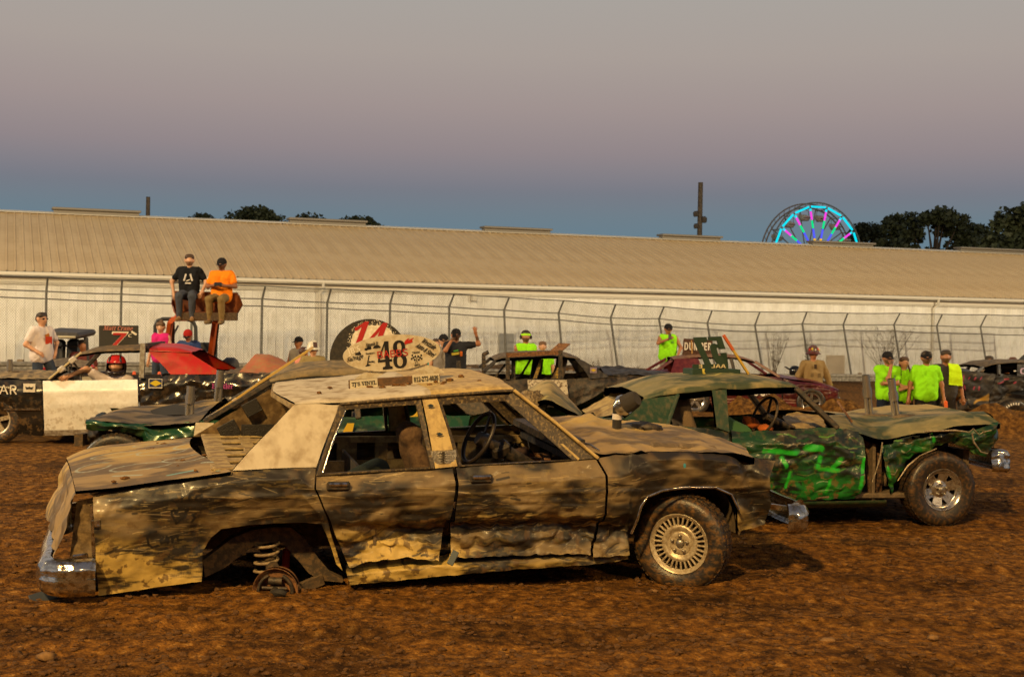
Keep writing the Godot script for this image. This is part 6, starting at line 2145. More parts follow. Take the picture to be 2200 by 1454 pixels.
	part(sg, "round_board", b, blotch("board_black", Color(0.012, 0.011, 0.011), Color(0.03, 0.024, 0.018), 0.5, 3.0))
	# the white spot is sprayed: its edge breaks up into ever finer dots
	poly = PackedVector2Array()
	for i in 90:
		var an := TAU * i / 90
		var q := rr * (0.54 + 0.04 * sin(an * 3.0) + rng.randf_range(-0.02, 0.02))
		poly.append(Vector2(cos(an) * q + rr * 0.08, sin(an) * q + rr * 0.34))
	b = MB.new()
	b.slab(poly, Transform3D(Basis.IDENTITY, cc + Vector3(0, 0, 0.001)), 0.002)
	for i in 420:
		var an := rng.randf() * TAU
		var q := rr * (0.52 + 0.14 * pow(rng.randf(), 1.6))
		var s := rr * rng.randf_range(0.006, 0.016)
		var at := cc + Vector3(cos(an) * q + rr * 0.08, sin(an) * q + rr * 0.34, 0.0025)
		b.quad(at + Vector3(-s, 0, 0), at + Vector3(0, s, 0), at + Vector3(s, 0, 0), at + Vector3(0, -s, 0))
	part(sg, "sprayed_spot", b, blotch("spot_white", Color(0.78, 0.74, 0.66), Color(0.66, 0.6, 0.48), 0.5, 3.0))
	var red := mat("fig_red", Color(0.40, 0.012, 0.012), 0.45)
	text(sg, "lettering", "1", rr * 0.42, rr * 0.86, Transform3D(Basis.IDENTITY, C(772, 727, 1.245) + Vector3(0.0, 0.0, 0.004)), red, "Droid Serif", 700, 0.004, 0.35)
	text(sg, "lettering", "4", rr * 0.46, rr * 0.8, Transform3D(Basis.IDENTITY, C(808, 727, 1.245) + Vector3(0.0, 0.0, 0.004)), red, "Droid Sans", 700, 0.004, 0.35)
	text(sg, "lettering", "-", rr * 0.3, rr * 0.1, Transform3D(Basis.IDENTITY, C(839, 722, 1.245) + Vector3(0.0, -0.02, 0.004)), red, "Droid Sans", 700, 0.004, 0.2)

func make_car_7() -> void:
	var o := car("derby_car", "black derby coupe number 7 with a white door and a red rear roof", Vector3(-7.27, 0.0, -19.0), Vector3(-4.37, 0.0, -19.2), 1.9, 0.0, -1.7, 6.2)
	var im := side_paint(500, 130, 101, Color(0.008, 0.008, 0.008), Color(0.016, 0.014, 0.013), Color(0.05, 0.045, 0.04), Color(0.16, 0.095, 0.04), {"low": 0.1, "streak": 0.25, "mud": 0.55})
	var side := paint_mat("paint_7", im, 0.25, 0.0, 0.6, 0.08)
	var wim := side_paint(500, 130, 108, Color(0.74, 0.73, 0.70), Color(0.82, 0.81, 0.78), Color(0.78, 0.76, 0.72), Color(0.22, 0.14, 0.06), {"low": 0.2, "streak": 0.1, "mud": 0.5})
	var white := paint_mat("door_7", wim, 0.4, 0.0, 0.2, 0.06)
	var red := blotch("red_7", Color(0.42, 0.015, 0.01), Color(0.34, 0.06, 0.015), 0.4, 1.2, 0.0, 0.05, 0.45, 0.8)
	var dusty := blotch("dusty_7", Color(0.06, 0.042, 0.026), Color(0.16, 0.10, 0.045), 0.75, 1.5)
	var dark: Material = mats["inner_dark"]
	var dk := dented(0.016, 31.0)
	both(o, "fender", ribs([V([-60, 817, -60, 930]), V([-48, 817, -48, 900]), V([-10, 816, -10, 885]), V([24, 816, 26, 902]), V([36, 816, 40, 932]), V([88, 817, 92, 937])]), 0.05, dk, side)
	var dr := both(o, "door", ribs([V([91, 818, 95, 930]), V([180, 817, 182, 929]), V([295, 815, 297, 926])]), 0.04, dented(0.008, 3.0), white)
	both(o, "quarter_panel", ribs([V([298, 815, 299, 926]), V([330, 812, 332, 926]), V([356, 806, 360, 925]), V([396, 803, 398, 912]), V([412, 803, 415, 888]), V([438, 803, 438, 880]), V([468, 803, 470, 895]), V([482, 803, 485, 925]), V([560, 804, 560, 920]), V([640, 808, 635, 900])]), 0.035, dented(0.05, 37.0), side)
	var b := MB.new()
	b.beam(C(96, 930, 0.0), C(300, 926, 0.0), 0.03, 0.075)
	part(o, "rocker_trim", b, blotch("sill_steel", Color(0.4, 0.36, 0.3), Color(0.25, 0.2, 0.15), 0.35, 2.0, 0.6))
	b = MB.new()
	b.beam(C(8, 879, -0.005), C(86, 879, -0.005), 0.01, 0.025)
	part(o, "side_moulding", b, mats["chrome"])
	var drip := [C(165, 763, 0.30), C(200, 758, 0.26), C(260, 755, 0.25), C(320, 754, 0.25)]
	put(o, "roof", sheet(roof_rows(drip, 0.09, 0.5, 1.0), 0.06, crumpled_top(0.012, 33.0), 1, Vector3(0, -0.03, 0), true), dusty)
	var drip2 := [C(320, 754, 0.25), C(370, 755, 0.26), C(412, 759, 0.32)]
	put(o, "roof_rear", sheet(roof_rows(drip2, 0.09, 1.0, 0.35), 0.06, crumpled_top(0.012, 34.0), 1, Vector3(0, -0.02, 0), true), red)
	both(o, "sail_panel", [[C(318, 755, 0.25), C(370, 756, 0.26), C(411, 760, 0.31)], [C(345, 780, 0.17), C(400, 780, 0.17), C(446, 782, 0.2)], [C(366, 804, 0.08), C(420, 804, 0.08), C(482, 804, 0.1)]], 0.05, null, red)
	put(o, "rear_glass_frame", sheet([[C(412, 760, 0.33), C(470, 797, 0.2)], [C(412, 760, 1.57) , C(470, 797, 1.7)]], 0.1, null, 1), mat("soot_black", Color(0.012, 0.012, 0.013), 0.5))
	pillar(o, "a_pillar", C(167, 762, 0.28), C(106, 815, 0.08), 0.06, 0.06, mats["dark_metal"])
	b = MB.new()
	b.beam(C(174, 757, 0.2), C(104, 814, 0.02), 0.05, 0.02)
	part(o, "pillar_stick", b, mat("stick_pale", Color(0.50, 0.40, 0.22), 0.7))
	b = MB.new()
	for q in [[156, 773], [132, 793]]:
		b.chamfer(Transform3D(Basis.from_euler(Vector3(0, 0, 0.68)), C(q[0], q[1], 0.1)), Vector3(0.10, 0.075, 0.07), 0.01)
	part(o, "tape_band", b, mat("tape_white", Color(0.5, 0.46, 0.42), 0.5))
	b = MB.new()
	b.beam(C(307, 738, 0.12), C(304, 812, 0.05), 0.07, 0.05, Vector3.FORWARD)
	part(o, "cage_post", b, blotch("cage_grey", Color(0.20, 0.19, 0.18), Color(0.13, 0.11, 0.09), 0.5, 3.0, 0.4))
	b = MB.new()
	b.beam(C(311, 743, 0.2), C(350, 738, 1.2), 0.07, 0.07)
	part(o, "cage_bar", b, mats["dark_metal"])
	put(o, "hood", sheet(lid_from([C(-60, 816, 0.1), C(0, 815, 0.1), C(60, 815, 0.1), C(104, 815, 0.1)], 0.07), 0.06, crumpled_top(0.03, 36.0), 1, Vector3(0, -0.03, 0), true), blotch("hood_7", Color(0.10, 0.075, 0.045), Color(0.28, 0.2, 0.1), 0.7, 1.4))
	put(o, "trunk_lid", sheet([[C(513, 803, 0.25), C(560, 804, 0.15), C(632, 806, 0.15)], [C(530, 782, 0.6), C(575, 778, 0.6), C(625, 793, 0.6)], [C(552, 761, 1.0), C(580, 762, 1.0), C(618, 780, 1.0)], [C(560, 775, 1.5), C(590, 775, 1.5), C(620, 788, 1.5)]], 0.05, crumpled_top(0.03, 38.0), 1, Vector3.ZERO, true), blotch("trunk_7", Color(0.36, 0.11, 0.05), Color(0.30, 0.15, 0.06), 0.6, 1.5))
	put(o, "rear_deck", sheet(lid_from([C(480, 803, 0.1), C(560, 804, 0.1), C(635, 808, 0.1)], 0.03), 0.08, crumpled_top(0.02, 39.0), 1), dusty)
	cabin(o, 0.75, 2.3, 0.85, dark)
	stack(o, C(20, 812, 0.8), C(21, 772, 0.8), 0.04)
	stack(o, C(-8, 812, 1.1), C(-7, 772, 1.1), 0.04)
	for x in [0.0, 2.9]:
		wheel(o, Vector3(x, 0.33, -0.14), 0.335, 0.22, 0.2, Vector3(0, 0, 1), 2, mats["tyre_mud"], mats["rim_dusty"])
		wheel(o, Vector3(x, 0.33, -K.w + 0.14), 0.335, 0.22, 0.2, Vector3(0, 0, -1), 2, mats["tyre_black"], mats["rim_dusty"])
	steering(o, C(160, 800, 0.55), Vector3(0.85, 0.35, 0.1).normalized(), 0.18)
	# stickers and writing
	var wht := mat("vinyl_white", Color(0.70, 0.66, 0.58), 0.5)
	var flat := func(px: float, py: float, ww: float, hh: float, m: Material, up: float) -> void:
		var mb := MB.new()
		mb.box(Transform3D(Basis.IDENTITY, C(px, py, -0.022 - up)), Vector3(ww, hh, 0.004))
		part(o, "sticker", mb, m)
	flat.call(333.5, 823.5, 0.19, 0.135, wht, 0.0)
	flat.call(333.5, 823, 0.172, 0.112, mat("sticker_blue", Color(0.012, 0.03, 0.12), 0.4), 0.004)
	var mb2 := MB.new()
	mb2.slab(PackedVector2Array([Vector2(-0.085, 0), Vector2(-0.03, 0.03), Vector2(0, 0.046), Vector2(0.03, 0.03), Vector2(0.085, 0), Vector2(0.03, -0.03), Vector2(0, -0.046), Vector2(-0.03, -0.03)]), Transform3D(Basis.IDENTITY, C(334, 823, -0.03)), 0.003)
	part(o, "sticker_diamond", mb2, mat("sticker_yellow", Color(0.6, 0.46, 0.02), 0.4))
	flat.call(62.5, 833, 0.165, 0.12, wht, 0.0)
	mb2 = MB.new()
	mb2.slab(PackedVector2Array([Vector2(-0.06, 0.02), Vector2(-0.02, 0.005), Vector2(0, 0.02), Vector2(0.02, 0.005), Vector2(0.06, 0.02), Vector2(0.04, -0.025), Vector2(0, -0.015), Vector2(-0.04, -0.025)]), Transform3D(Basis.IDENTITY, C(62.5, 833, -0.027)), 0.003)
	part(o, "eagle_mark", mb2, mat("vinyl_black", Color(0.012, 0.012, 0.013), 0.4))
	text(o, "lettering", "AR", 0.25, 0.13, Transform3D(Basis.IDENTITY, C(17, 837, -0.02)), wht, "Droid Sans", 300, 0.003)
	text(o, "lettering", "Hustler", 0.30, 0.075, Transform3D(Basis.IDENTITY, C(478, 829, -0.03)), mat("letter_pink", Color(0.45, 0.06, 0.28), 0.5), "Droid Serif", 700, 0.003)
	# roof board
	var k: Dictionary = K
	var sg := thing("roof_sign", "square black board with a red 7 on the roof of the black coupe", "sign", k.node.position)
	sg.basis = k.node.basis
	var w := 0.7
	hang(sg, "board", [C(212, 699, w), C(212, 746, w), C(297, 746, w), C(297, 699, w)], -0.015, mat("board_soot", Color(0.015, 0.014, 0.014), 0.55))
	text(sg, "lettering", "Matt Crane", 0.42, 0.065, Transform3D(Basis.IDENTITY, C(254, 705, w - 0.012)), mat("script_red", Color(0.45, 0.16, 0.12), 0.5), "Droid Serif", 700, 0.004, 0.3)
	text(sg, "lettering", "7", 0.235, 0.225, Transform3D(Basis.IDENTITY, C(254, 728.5, w - 0.008)), wht, "Droid Sans", 700, 0.004, 0.25)
	text(sg, "lettering", "7", 0.195, 0.185, Transform3D(Basis.IDENTITY, C(254, 728.5, w - 0.013)), mat("fig_red", Color(0.40, 0.012, 0.012), 0.45), "Droid Sans", 700, 0.004, 0.25)
	text(sg, "lettering", "c", 0.05, 0.045, Transform3D(Basis.IDENTITY, C(279, 721, w - 0.012)), wht, "Droid Sans", 400, 0.004)
	b = MB.new()
	b.beam(C(282, 712, w - 0.015), C(293, 719, w - 0.015), 0.03, 0.01, Vector3.BACK)
	part(sg, "chalk_stick", b, wht)

func make_car_skeleton() -> void:
	var o := car("derby_car", "stripped sooty derby car with bare roll bars and a tilted roof panel", Vector3(-0.95, 0.0, -19.2), Vector3(1.95, 0.0, -19.4), 1.85, 0.0, -1.4, 5.4)
	var soot := blotch("soot_side", Color(0.010, 0.009, 0.009), Color(0.06, 0.042, 0.028), 0.55, 2.0, 0.2, 0.3)
	var grey := blotch("soot_grey", Color(0.022, 0.020, 0.020), Color(0.06, 0.052, 0.046), 0.5, 2.0, 0.2, 0.2)
	var dk := dented(0.06, 41.0, 0.03)
	both(o, "fender", ribs([V([870, 822, 872, 900]), V([905, 820, 910, 870]), V([960, 818, 960, 860]), V([1010, 816, 1005, 875]), V([1040, 815, 1040, 935])]), 0.05, dk, soot)
	both(o, "door", ribs([V([1043, 815, 1043, 935]), V([1130, 815, 1130, 935]), V([1215, 815, 1215, 935])]), 0.05, dk, soot)
	both(o, "quarter_panel", ribs([V([1218, 815, 1218, 935]), V([1262, 813, 1262, 930]), V([1302, 806, 1300, 890]), V([1345, 806, 1345, 880]), V([1397, 812, 1397, 885]), V([1450, 820, 1445, 905])]), 0.05, dk, soot)
	var drip := [C(1062, 776, 0.28), C(1092, 769, 0.25), C(1200, 766, 0.25), C(1247, 773, 0.28)]
	put(o, "roof", sheet(roof_rows(drip, 0.06), 0.06, crumpled_top(0.015, 44.0), 1, Vector3(0, -0.04, 0), true), blotch("soot_roof", Color(0.05, 0.036, 0.022), Color(0.16, 0.11, 0.055), 0.7, 2.0))
	both(o, "c_pillar", [[C(1235, 771, 0.26), C(1250, 773, 0.27)], [C(1252, 790, 0.2), C(1278, 788, 0.2)], [C(1268, 814, 0.08), C(1310, 810, 0.08)]], 0.05, null, grey)
	pillar(o, "a_pillar", C(1064, 776, 0.27), C(1040, 797, 0.15), 0.05, 0.06, grey)
	for q in [[1091, 757, 815, 0.12], [1103, 770, 815, 0.35], [1204, 752, 815, 0.1], [1039, 760, 815, 0.3], [985, 775, 815, 0.4]]:
		var b := MB.new()
		b.beam(C(q[0], q[1], q[3]), C(q[0], q[2], q[3]), 0.055, 0.055, Vector3.FORWARD)
		part(o, "roll_bar", b, mats["dark_metal"])
	var b := MB.new()
	b.beam(C(1088, 763, 0.12), C(1206, 757, 0.12), 0.07, 0.06)
	part(o, "roof_bar", b, mats["rusty"])
	b = MB.new()
	b.tube([C(1037, 762, 0.3), C(1050, 756, 0.3)], [0.03], 8)
	part(o, "pipe_cap", b, mats["dark_metal"])
	for q in [[1148, 816, 1163, 772], [1195, 812, 1200, 790]]:
		b = MB.new()
		b.beam(C(q[0], q[1], 0.4), C(q[2], q[3], 0.4), 0.045, 0.045)
		part(o, "yellow_strut", b, blotch("strut_yellow", Color(0.45, 0.28, 0.03), Color(0.14, 0.1, 0.05), 0.6, 5.0))
	for q in [[1062, 812, 1086, 782], [1120, 805, 1140, 772], [1105, 814, 1125, 800]]:
		b = MB.new()
		b.beam(C(q[0], q[1], 0.8), C(q[2], q[3], 0.8), 0.03, 0.03)
		part(o, "cage_brace", b, mats["dark_metal"])
	hang(o, "seat_board", [C(1138, 816, 0.9), C(1145, 772, 0.9), C(1168, 772, 0.9), C(1162, 816, 0.9)], 0.05, mat("soot_black", Color(0.012, 0.012, 0.013), 0.5))
	seat(o, C(1180, 812, 0.6) + Vector3(0, -0.35, 0), -1.0, mat("seat_tan", Color(0.15, 0.10, 0.055), 0.9, 0.0, 0.3))
	hang(o, "roof_panel", [C(1176, 759, 0.9), C(1200, 737, 1.1), C(1226, 738, 1.1), C(1208, 754, 0.9)], 0.012, mats["rusty"])
	hang(o, "number_plate_sheet", [C(1133, 816, -0.05), C(1218, 816, -0.05), C(1221, 852, -0.05), C(1136, 852, -0.05)], -0.01, blotch("sheet_white", Color(0.58, 0.53, 0.43), Color(0.12, 0.08, 0.05), 0.5, 3.0, 0.0, 0.1, 0.55, 0.75))
	b = MB.new()
	b.box(Transform3D(Basis.IDENTITY, C(1275, 795, 0.14)), Vector3(0.1, 0.08, 0.006))
	part(o, "sticker", b, mat("sticker_violet", Color(0.25, 0.2, 0.3), 0.5))
	b = MB.new()
	b.slab(PackedVector2Array([Vector2(-0.04, 0), Vector2(0, 0.022), Vector2(0.04, 0), Vector2(0, -0.022)]), Transform3D(Basis.IDENTITY, C(1275, 795, 0.134)), 0.004)
	part(o, "sticker_diamond", b, mat("sticker_yellow", Color(0.6, 0.46, 0.02), 0.4))
	put(o, "hood", sheet(lid_from([C(872, 821, 0.1), C(960, 818, 0.1), C(1040, 814, 0.1)], 0.05), 0.08, crumpled_top(0.04, 45.0), 1), blotch("hood_skel", Color(0.08, 0.03, 0.025), Color(0.16, 0.08, 0.05), 0.7, 2.0))
	put(o, "trunk_lid", sheet(lid_from([C(1300, 807, 0.1), C(1360, 808, 0.1), C(1450, 818, 0.1)], 0.05), 0.06, crumpled_top(0.06, 46.0), 1), grey)
	cabin(o, 0.6, 2.1, 0.8, mats["inner_dark"])
	for x in [0.0, 2.9]:
		wheel(o, Vector3(x, 0.33, -0.14), 0.335, 0.22, 0.2, Vector3(0, 0, 1), 2, mats["tyre_black"], mats["rim_dusty"])
		wheel(o, Vector3(x, 0.33, -K.w + 0.14), 0.335, 0.22, 0.2, Vector3(0, 0, -1), 2, mats["tyre_black"], mats["rim_dusty"])

func make_car_maroon() -> void:
	var y := gh(5.2, -29.0)
	var o := car("derby_car", "maroon derby hatchback with white painted lettering facing the dirt bank", Vector3(3.97, y, -29.0), Vector3(6.47, y, -29.0), 1.75, 0.0, -1.1, 4.4)
	var im := side_paint(460, 168, 121, Color(0.045, 0.006, 0.010), Color(0.085, 0.010, 0.016), Color(0.16, 0.015, 0.018), Color(0.15, 0.08, 0.04), {"low": 0.4, "streak": 0.5, "mud": 0.6})
	for yy in [858, 864]:
		stroke(im, [tp(im, 1420, yy - 2), tp(im, 1500, yy), tp(im, 1600, yy - 1), tp(im, 1710, yy + 1)], 2.0, Color(0.5, 0.38, 0.3), 0.8)
	var side := paint_mat("paint_maroon", im, 0.3, 0.1, 0.4, 0.1)
	var mar := blotch("maroon", Color(0.07, 0.008, 0.013), Color(0.12, 0.02, 0.02), 0.35, 1.5, 0.0, 0.05)
	var dk := dented(0.03, 51.0)
	var dark: Material = mats["inner_dark"]
	both(o, "quarter_panel", ribs([V([1396, 806, 1400, 880]), V([1440, 804, 1440, 895]), V([1462, 804, 1466, 862]), V([1497, 804, 1497, 850]), V([1528, 805, 1526, 864]), V([1540, 805, 1540, 896])]), 0.05, dk, side)
	both(o, "door", ribs([V([1542, 805, 1542, 897]), V([1620, 808, 1620, 897]), V([1680, 811, 1680, 896])]), 0.05, dk, side)
	both(o, "fender", ribs([V([1683, 812, 1683, 896]), V([1700, 815, 1712, 885]), V([1722, 818, 1720, 862]), V([1747, 821, 1747, 848]), V([1765, 824, 1770, 860]), V([1782, 830, 1784, 872]), V([1803, 838, 1800, 856])]), 0.03, dk, side)
	var drip := [C(1446, 772, 0.3), C(1500, 768, 0.25), C(1576, 768, 0.25), C(1622, 777, 0.3)]
	put(o, "roof", sheet(roof_rows(drip, 0.06, 0.5, 0.5), 0.07, crumpled_top(0.01, 54.0), 1, Vector3(0, -0.04, 0), true), blotch("maroon_roof", Color(0.14, 0.05, 0.03), Color(0.24, 0.15, 0.08), 0.6, 1.5))
	both(o, "c_pillar", [[C(1450, 771, 0.28), C(1500, 769, 0.25)], [C(1440, 804, 0.08), C(1515, 805, 0.08)]], 0.06, null, mar)
	pillar(o, "hatch_frame", C(1444, 774, 0.3), C(1402, 802, 0.12), 0.06, 0.05, mar)
	pillar(o, "a_pillar", C(1622, 777, 0.28), C(1676, 810, 0.1), 0.06, 0.06, mar)
	pillar(o, "b_pillar", C(1571, 770, 0.25), C(1580, 806, 0.08), 0.07, 0.05, mats["dark_metal"])
	put(o, "hood", sheet(lid_from([C(1676, 811, 0.08), C(1720, 817, 0.08), C(1762, 824, 0.08), C(1803, 838, 0.12)], 0.04), 0.06, crumpled_top(0.015, 55.0), 1, Vector3(0, -0.04, 0), true), mar)
	put(o, "rear_deck", sheet(lid_from([C(1396, 806, 0.1), C(1444, 804, 0.1)], 0.04), 0.06, crumpled_top(0.06, 56.0), 1), mar)
	var b := MB.new()
	b.chamfer(Transform3D(Basis.from_euler(Vector3(0, 0.2, 0)), C(1792, 846, 0.15)), Vector3(0.14, 0.13, 0.2), 0.03)
	part(o, "headlight_socket", b, dark)
	b = MB.new()
	for i in 5:
		b.blob(C(1800 + (i % 3) * 4, 860 + i * 3, 0.1 + 0.25 * i), Vector3(0.09, 0.06, 0.14), 500 + i, 0.6)
	part(o, "smashed_headlight", b, mats["chrome"])
	b = MB.new()
	b.box(Transform3D(Basis.IDENTITY, Vector3(2.9, 0.4, -K.w * 0.5)), Vector3(0.5, 0.35, 1.3))
	b.blob(C(1800, 880, 0.5), Vector3(0.25, 0.1, 0.4), 88, 0.4)
	part(o, "crushed_front", b, dark)
	cabin(o, 0.4, 2.0, 0.85, dark)
	seat(o, C(1480, 805, 0.5) + Vector3(0.2, -0.4, 0), 1.0, mats["dark_metal"])
	for x in [0.0, 2.5]:
		wheel(o, Vector3(x, 0.31, -0.12), 0.315, 0.2, 0.2, Vector3(0, 0, 1), 2, mats["tyre_black"], mats["rim_bright"])
		wheel(o, Vector3(x, 0.31, -K.w + 0.12), 0.315, 0.2, 0.2, Vector3(0, 0, -1), 2, mats["tyre_black"], mats["rim_bright"])
	var wht := mat("vinyl_white", Color(0.70, 0.66, 0.58), 0.5)
	text(o, "lettering", "WINZER DOGS", 1.25, 0.22, Transform3D(Basis(Vector3.BACK, -0.02), C(1592, 838, -0.03)), wht, "Droid Sans", 700, 0.004)
	var k: Dictionary = K
	var sg := thing("roof_sign", "brown plank board lettered DUMPER on the roof of the maroon car", "sign", k.node.position)
	sg.basis = k.node.basis
	hang(sg, "board", [C(1469, 727, 0.7), C(1466, 763, 0.7), C(1533, 763, 0.7), C(1531, 730, 0.7)], -0.02, blotch("board_brown", Color(0.055, 0.022, 0.014), Color(0.09, 0.04, 0.022), 0.8, 3.0))
	text(sg, "lettering", "DUMPER", 0.60, 0.17, Transform3D(Basis.IDENTITY, C(1500, 744, 0.675)), wht, "Droid Sans", 700, 0.006)
	b = MB.new()
	b.beam(C(1486, 731, 0.66), C(1487, 760, 0.66), 0.025, 0.02, Vector3.FORWARD)
	part(sg, "cleat", b, mat("cleat_wood", Color(0.4, 0.22, 0.06), 0.8))

func make_car_black() -> void:
	var y := gh(10.4, -27.2) - 0.04
	var o := car("derby_car", "sooty black derby car with pink paint daubs and a folded fender by the dirt bank", Vector3(10.2, y, -27.2), Vector3(13.0, y, -27.4), 1.85, 0.0, -1.5, 5.4)
	var im := side_paint(460, 136, 141, Color(0.010, 0.010, 0.010), Color(0.030, 0.027, 0.026), Color(0.20, 0.10, 0.02), Color(0.08, 0.05, 0.03), {"low": 0.2, "streak": 0.15, "mud": 0.4})
	var pink := Color(0.42, 0.03, 0.08)
	for q in [[2072, 807, 2068, 820], [2084, 810, 2082, 814], [2096, 810, 2094, 815], [2109, 810, 2106, 814], [2072, 828, 2073, 836], [2094, 831, 2092, 836], [2104, 830, 2103, 837], [2165, 816, 2174, 815], [2184, 824, 2188, 822], [2150, 824, 2162, 820]]:
		stroke(im, [tp(im, q[0], q[1]), tp(im, q[2], q[3])], 2.5, pink, 0.85)
	for i in 8:
		stroke(im, [tp(im, 2092 + i, 866 - i), tp(im, 2124, 846 + i * 2)], 3.0, Color(0.42, 0.22, 0.02), 0.5)
	var side := paint_mat("paint_black", im, 0.5, 0.1, 0.1, 0.15)
	var grey := blotch("soot_grey", Color(0.022, 0.020, 0.020), Color(0.06, 0.052, 0.046), 0.5, 2.0, 0.2, 0.2)
	var dark: Material = mats["inner_dark"]
	both(o, "fender", ribs([V([2065, 797, 2082, 872]), V([2095, 799, 2100, 878]), V([2140, 804, 2122, 877])], [0.02, 0.0, 0.0, 0.0]), 0.03, dented(0.03, 61.0), side)
	both(o, "inner_fender", ribs([V([2135, 806, 2128, 868]), V([2152, 804, 2155, 866]), V([2166, 806, 2164, 848]), V([2200, 807, 2200, 838]), V([2235, 808, 2232, 850]), V([2246, 808, 2246, 890])], [0.12, 0.1, 0.1, 0.1]), 0.04, dented(0.07, 63.0, 0.04), side)
	both(o, "door", ribs([V([2248, 808, 2248, 892]), V([2400, 808, 2400, 892])]), 0.08, dented(0.03, 65.0), side)
	both(o, "quarter_panel", ribs([V([2402, 808, 2402, 892]), V([2560, 810, 2560, 880])]), 0.1, dented(0.03, 66.0), side)
	var drip := [C(2112, 789, 0.3), C(2146, 782, 0.26), C(2200, 780, 0.25), C(2340, 780, 0.27)]
	put(o, "roof", sheet(roof_rows(drip, 0.05, 0.5, 0.6), 0.08, crumpled_top(0.015, 67.0), 1, Vector3(0, -0.05, 0), true), blotch("soot_roof", Color(0.05, 0.036, 0.022), Color(0.16, 0.11, 0.055), 0.7, 2.0))
	both(o, "sail_panel", [[C(2186, 782, 0.24), C(2345, 782, 0.26)], [C(2186, 808, 0.1), C(2420, 808, 0.1)]], 0.1, null, grey)
	pillar(o, "a_pillar", C(2112, 789, 0.3), C(2098, 799, 0.2), 0.06, 0.06, grey)
	pillar(o, "b_pillar", C(2146, 784, 0.25), C(2147, 806, 0.1), 0.06, 0.06, grey)
	hang(o, "roof_fin", [C(2184, 776, 0.7), C(2215, 748, 0.9), C(2260, 748, 0.9), C(2240, 776, 0.7)], 0.015, mat("soot_black", Color(0.012, 0.012, 0.013), 0.5))
	var b := MB.new()
	b.blob(C(2054, 846, 0.4), Vector3(0.10, 0.13, 0.1), 801, 0.3)
	part(o, "orange_drum", b, blotch("drum_orange", Color(0.40, 0.19, 0.02), Color(0.3, 0.14, 0.02), 0.6, 4.0))
	b = MB.new()
	b.beam(C(2050, 815, 0.4), C(2058, 835, 0.4), 0.05, 0.04)
	b.beam(C(2056, 858, 0.4), C(2064, 880, 0.4), 0.06, 0.04)
	for i in 6:
		b.blob(C(2075 + i * 12, 876, 0.35), Vector3(0.16, 0.08, 0.16), 820 + i, 0.6)
	part(o, "front_wreckage", b, mats["under_brown"])
	put(o, "hood", sheet(lid_from([C(2068, 799, 0.1), C(2100, 801, 0.1)], 0.03), 0.08, crumpled_top(0.04, 68.0), 1), grey)
	put(o, "trunk_lid", sheet(lid_from([C(2420, 808, 0.1), C(2560, 810, 0.1)], 0.05), 0.1, crumpled_top(0.04, 69.0), 1), grey)
	cabin(o, 0.4, 2.2, 0.8, dark)
	for x in [0.0, 2.8]:
		wheel(o, Vector3(x, 0.34, -0.14), 0.345, 0.24, 0.19, Vector3(0, 0, 1), 2, mats["tyre_black"], mats["dark_metal"])
		wheel(o, Vector3(x, 0.34, -K.w + 0.14), 0.345, 0.24, 0.19, Vector3(0, 0, -1), 2, mats["tyre_black"], mats["dark_metal"])
	b = MB.new()
	for i in 9:   # raised white letters round the tyre
		var an := PI * (0.92 - i * 0.06)
		b.box(Transform3D(Basis(Vector3.BACK, an - PI * 0.5), Vector3(cos(an) * 0.275, 0.34 + sin(an) * 0.275, -0.015)), Vector3(0.028, 0.045, 0.006))
	part(o, "tyre_letters", b, mat("vinyl_white", Color(0.70, 0.66, 0.58), 0.5))
	text(o, "lettering", "C", 0.11, 0.13, Transform3D(Basis.IDENTITY, C(2198, 797, 0.13)), mat("letter_lilac", Color(0.55, 0.42, 0.62), 0.5), "Droid Sans", 700, 0.006)
	b = MB.new()
	b.blob(C(2181, 797, 0.14), Vector3(0.03, 0.015, 0.006), 3, 0.2)
	part(o, "white_dab", b, mat("vinyl_white", Color(0.70, 0.66, 0.58), 0.5))

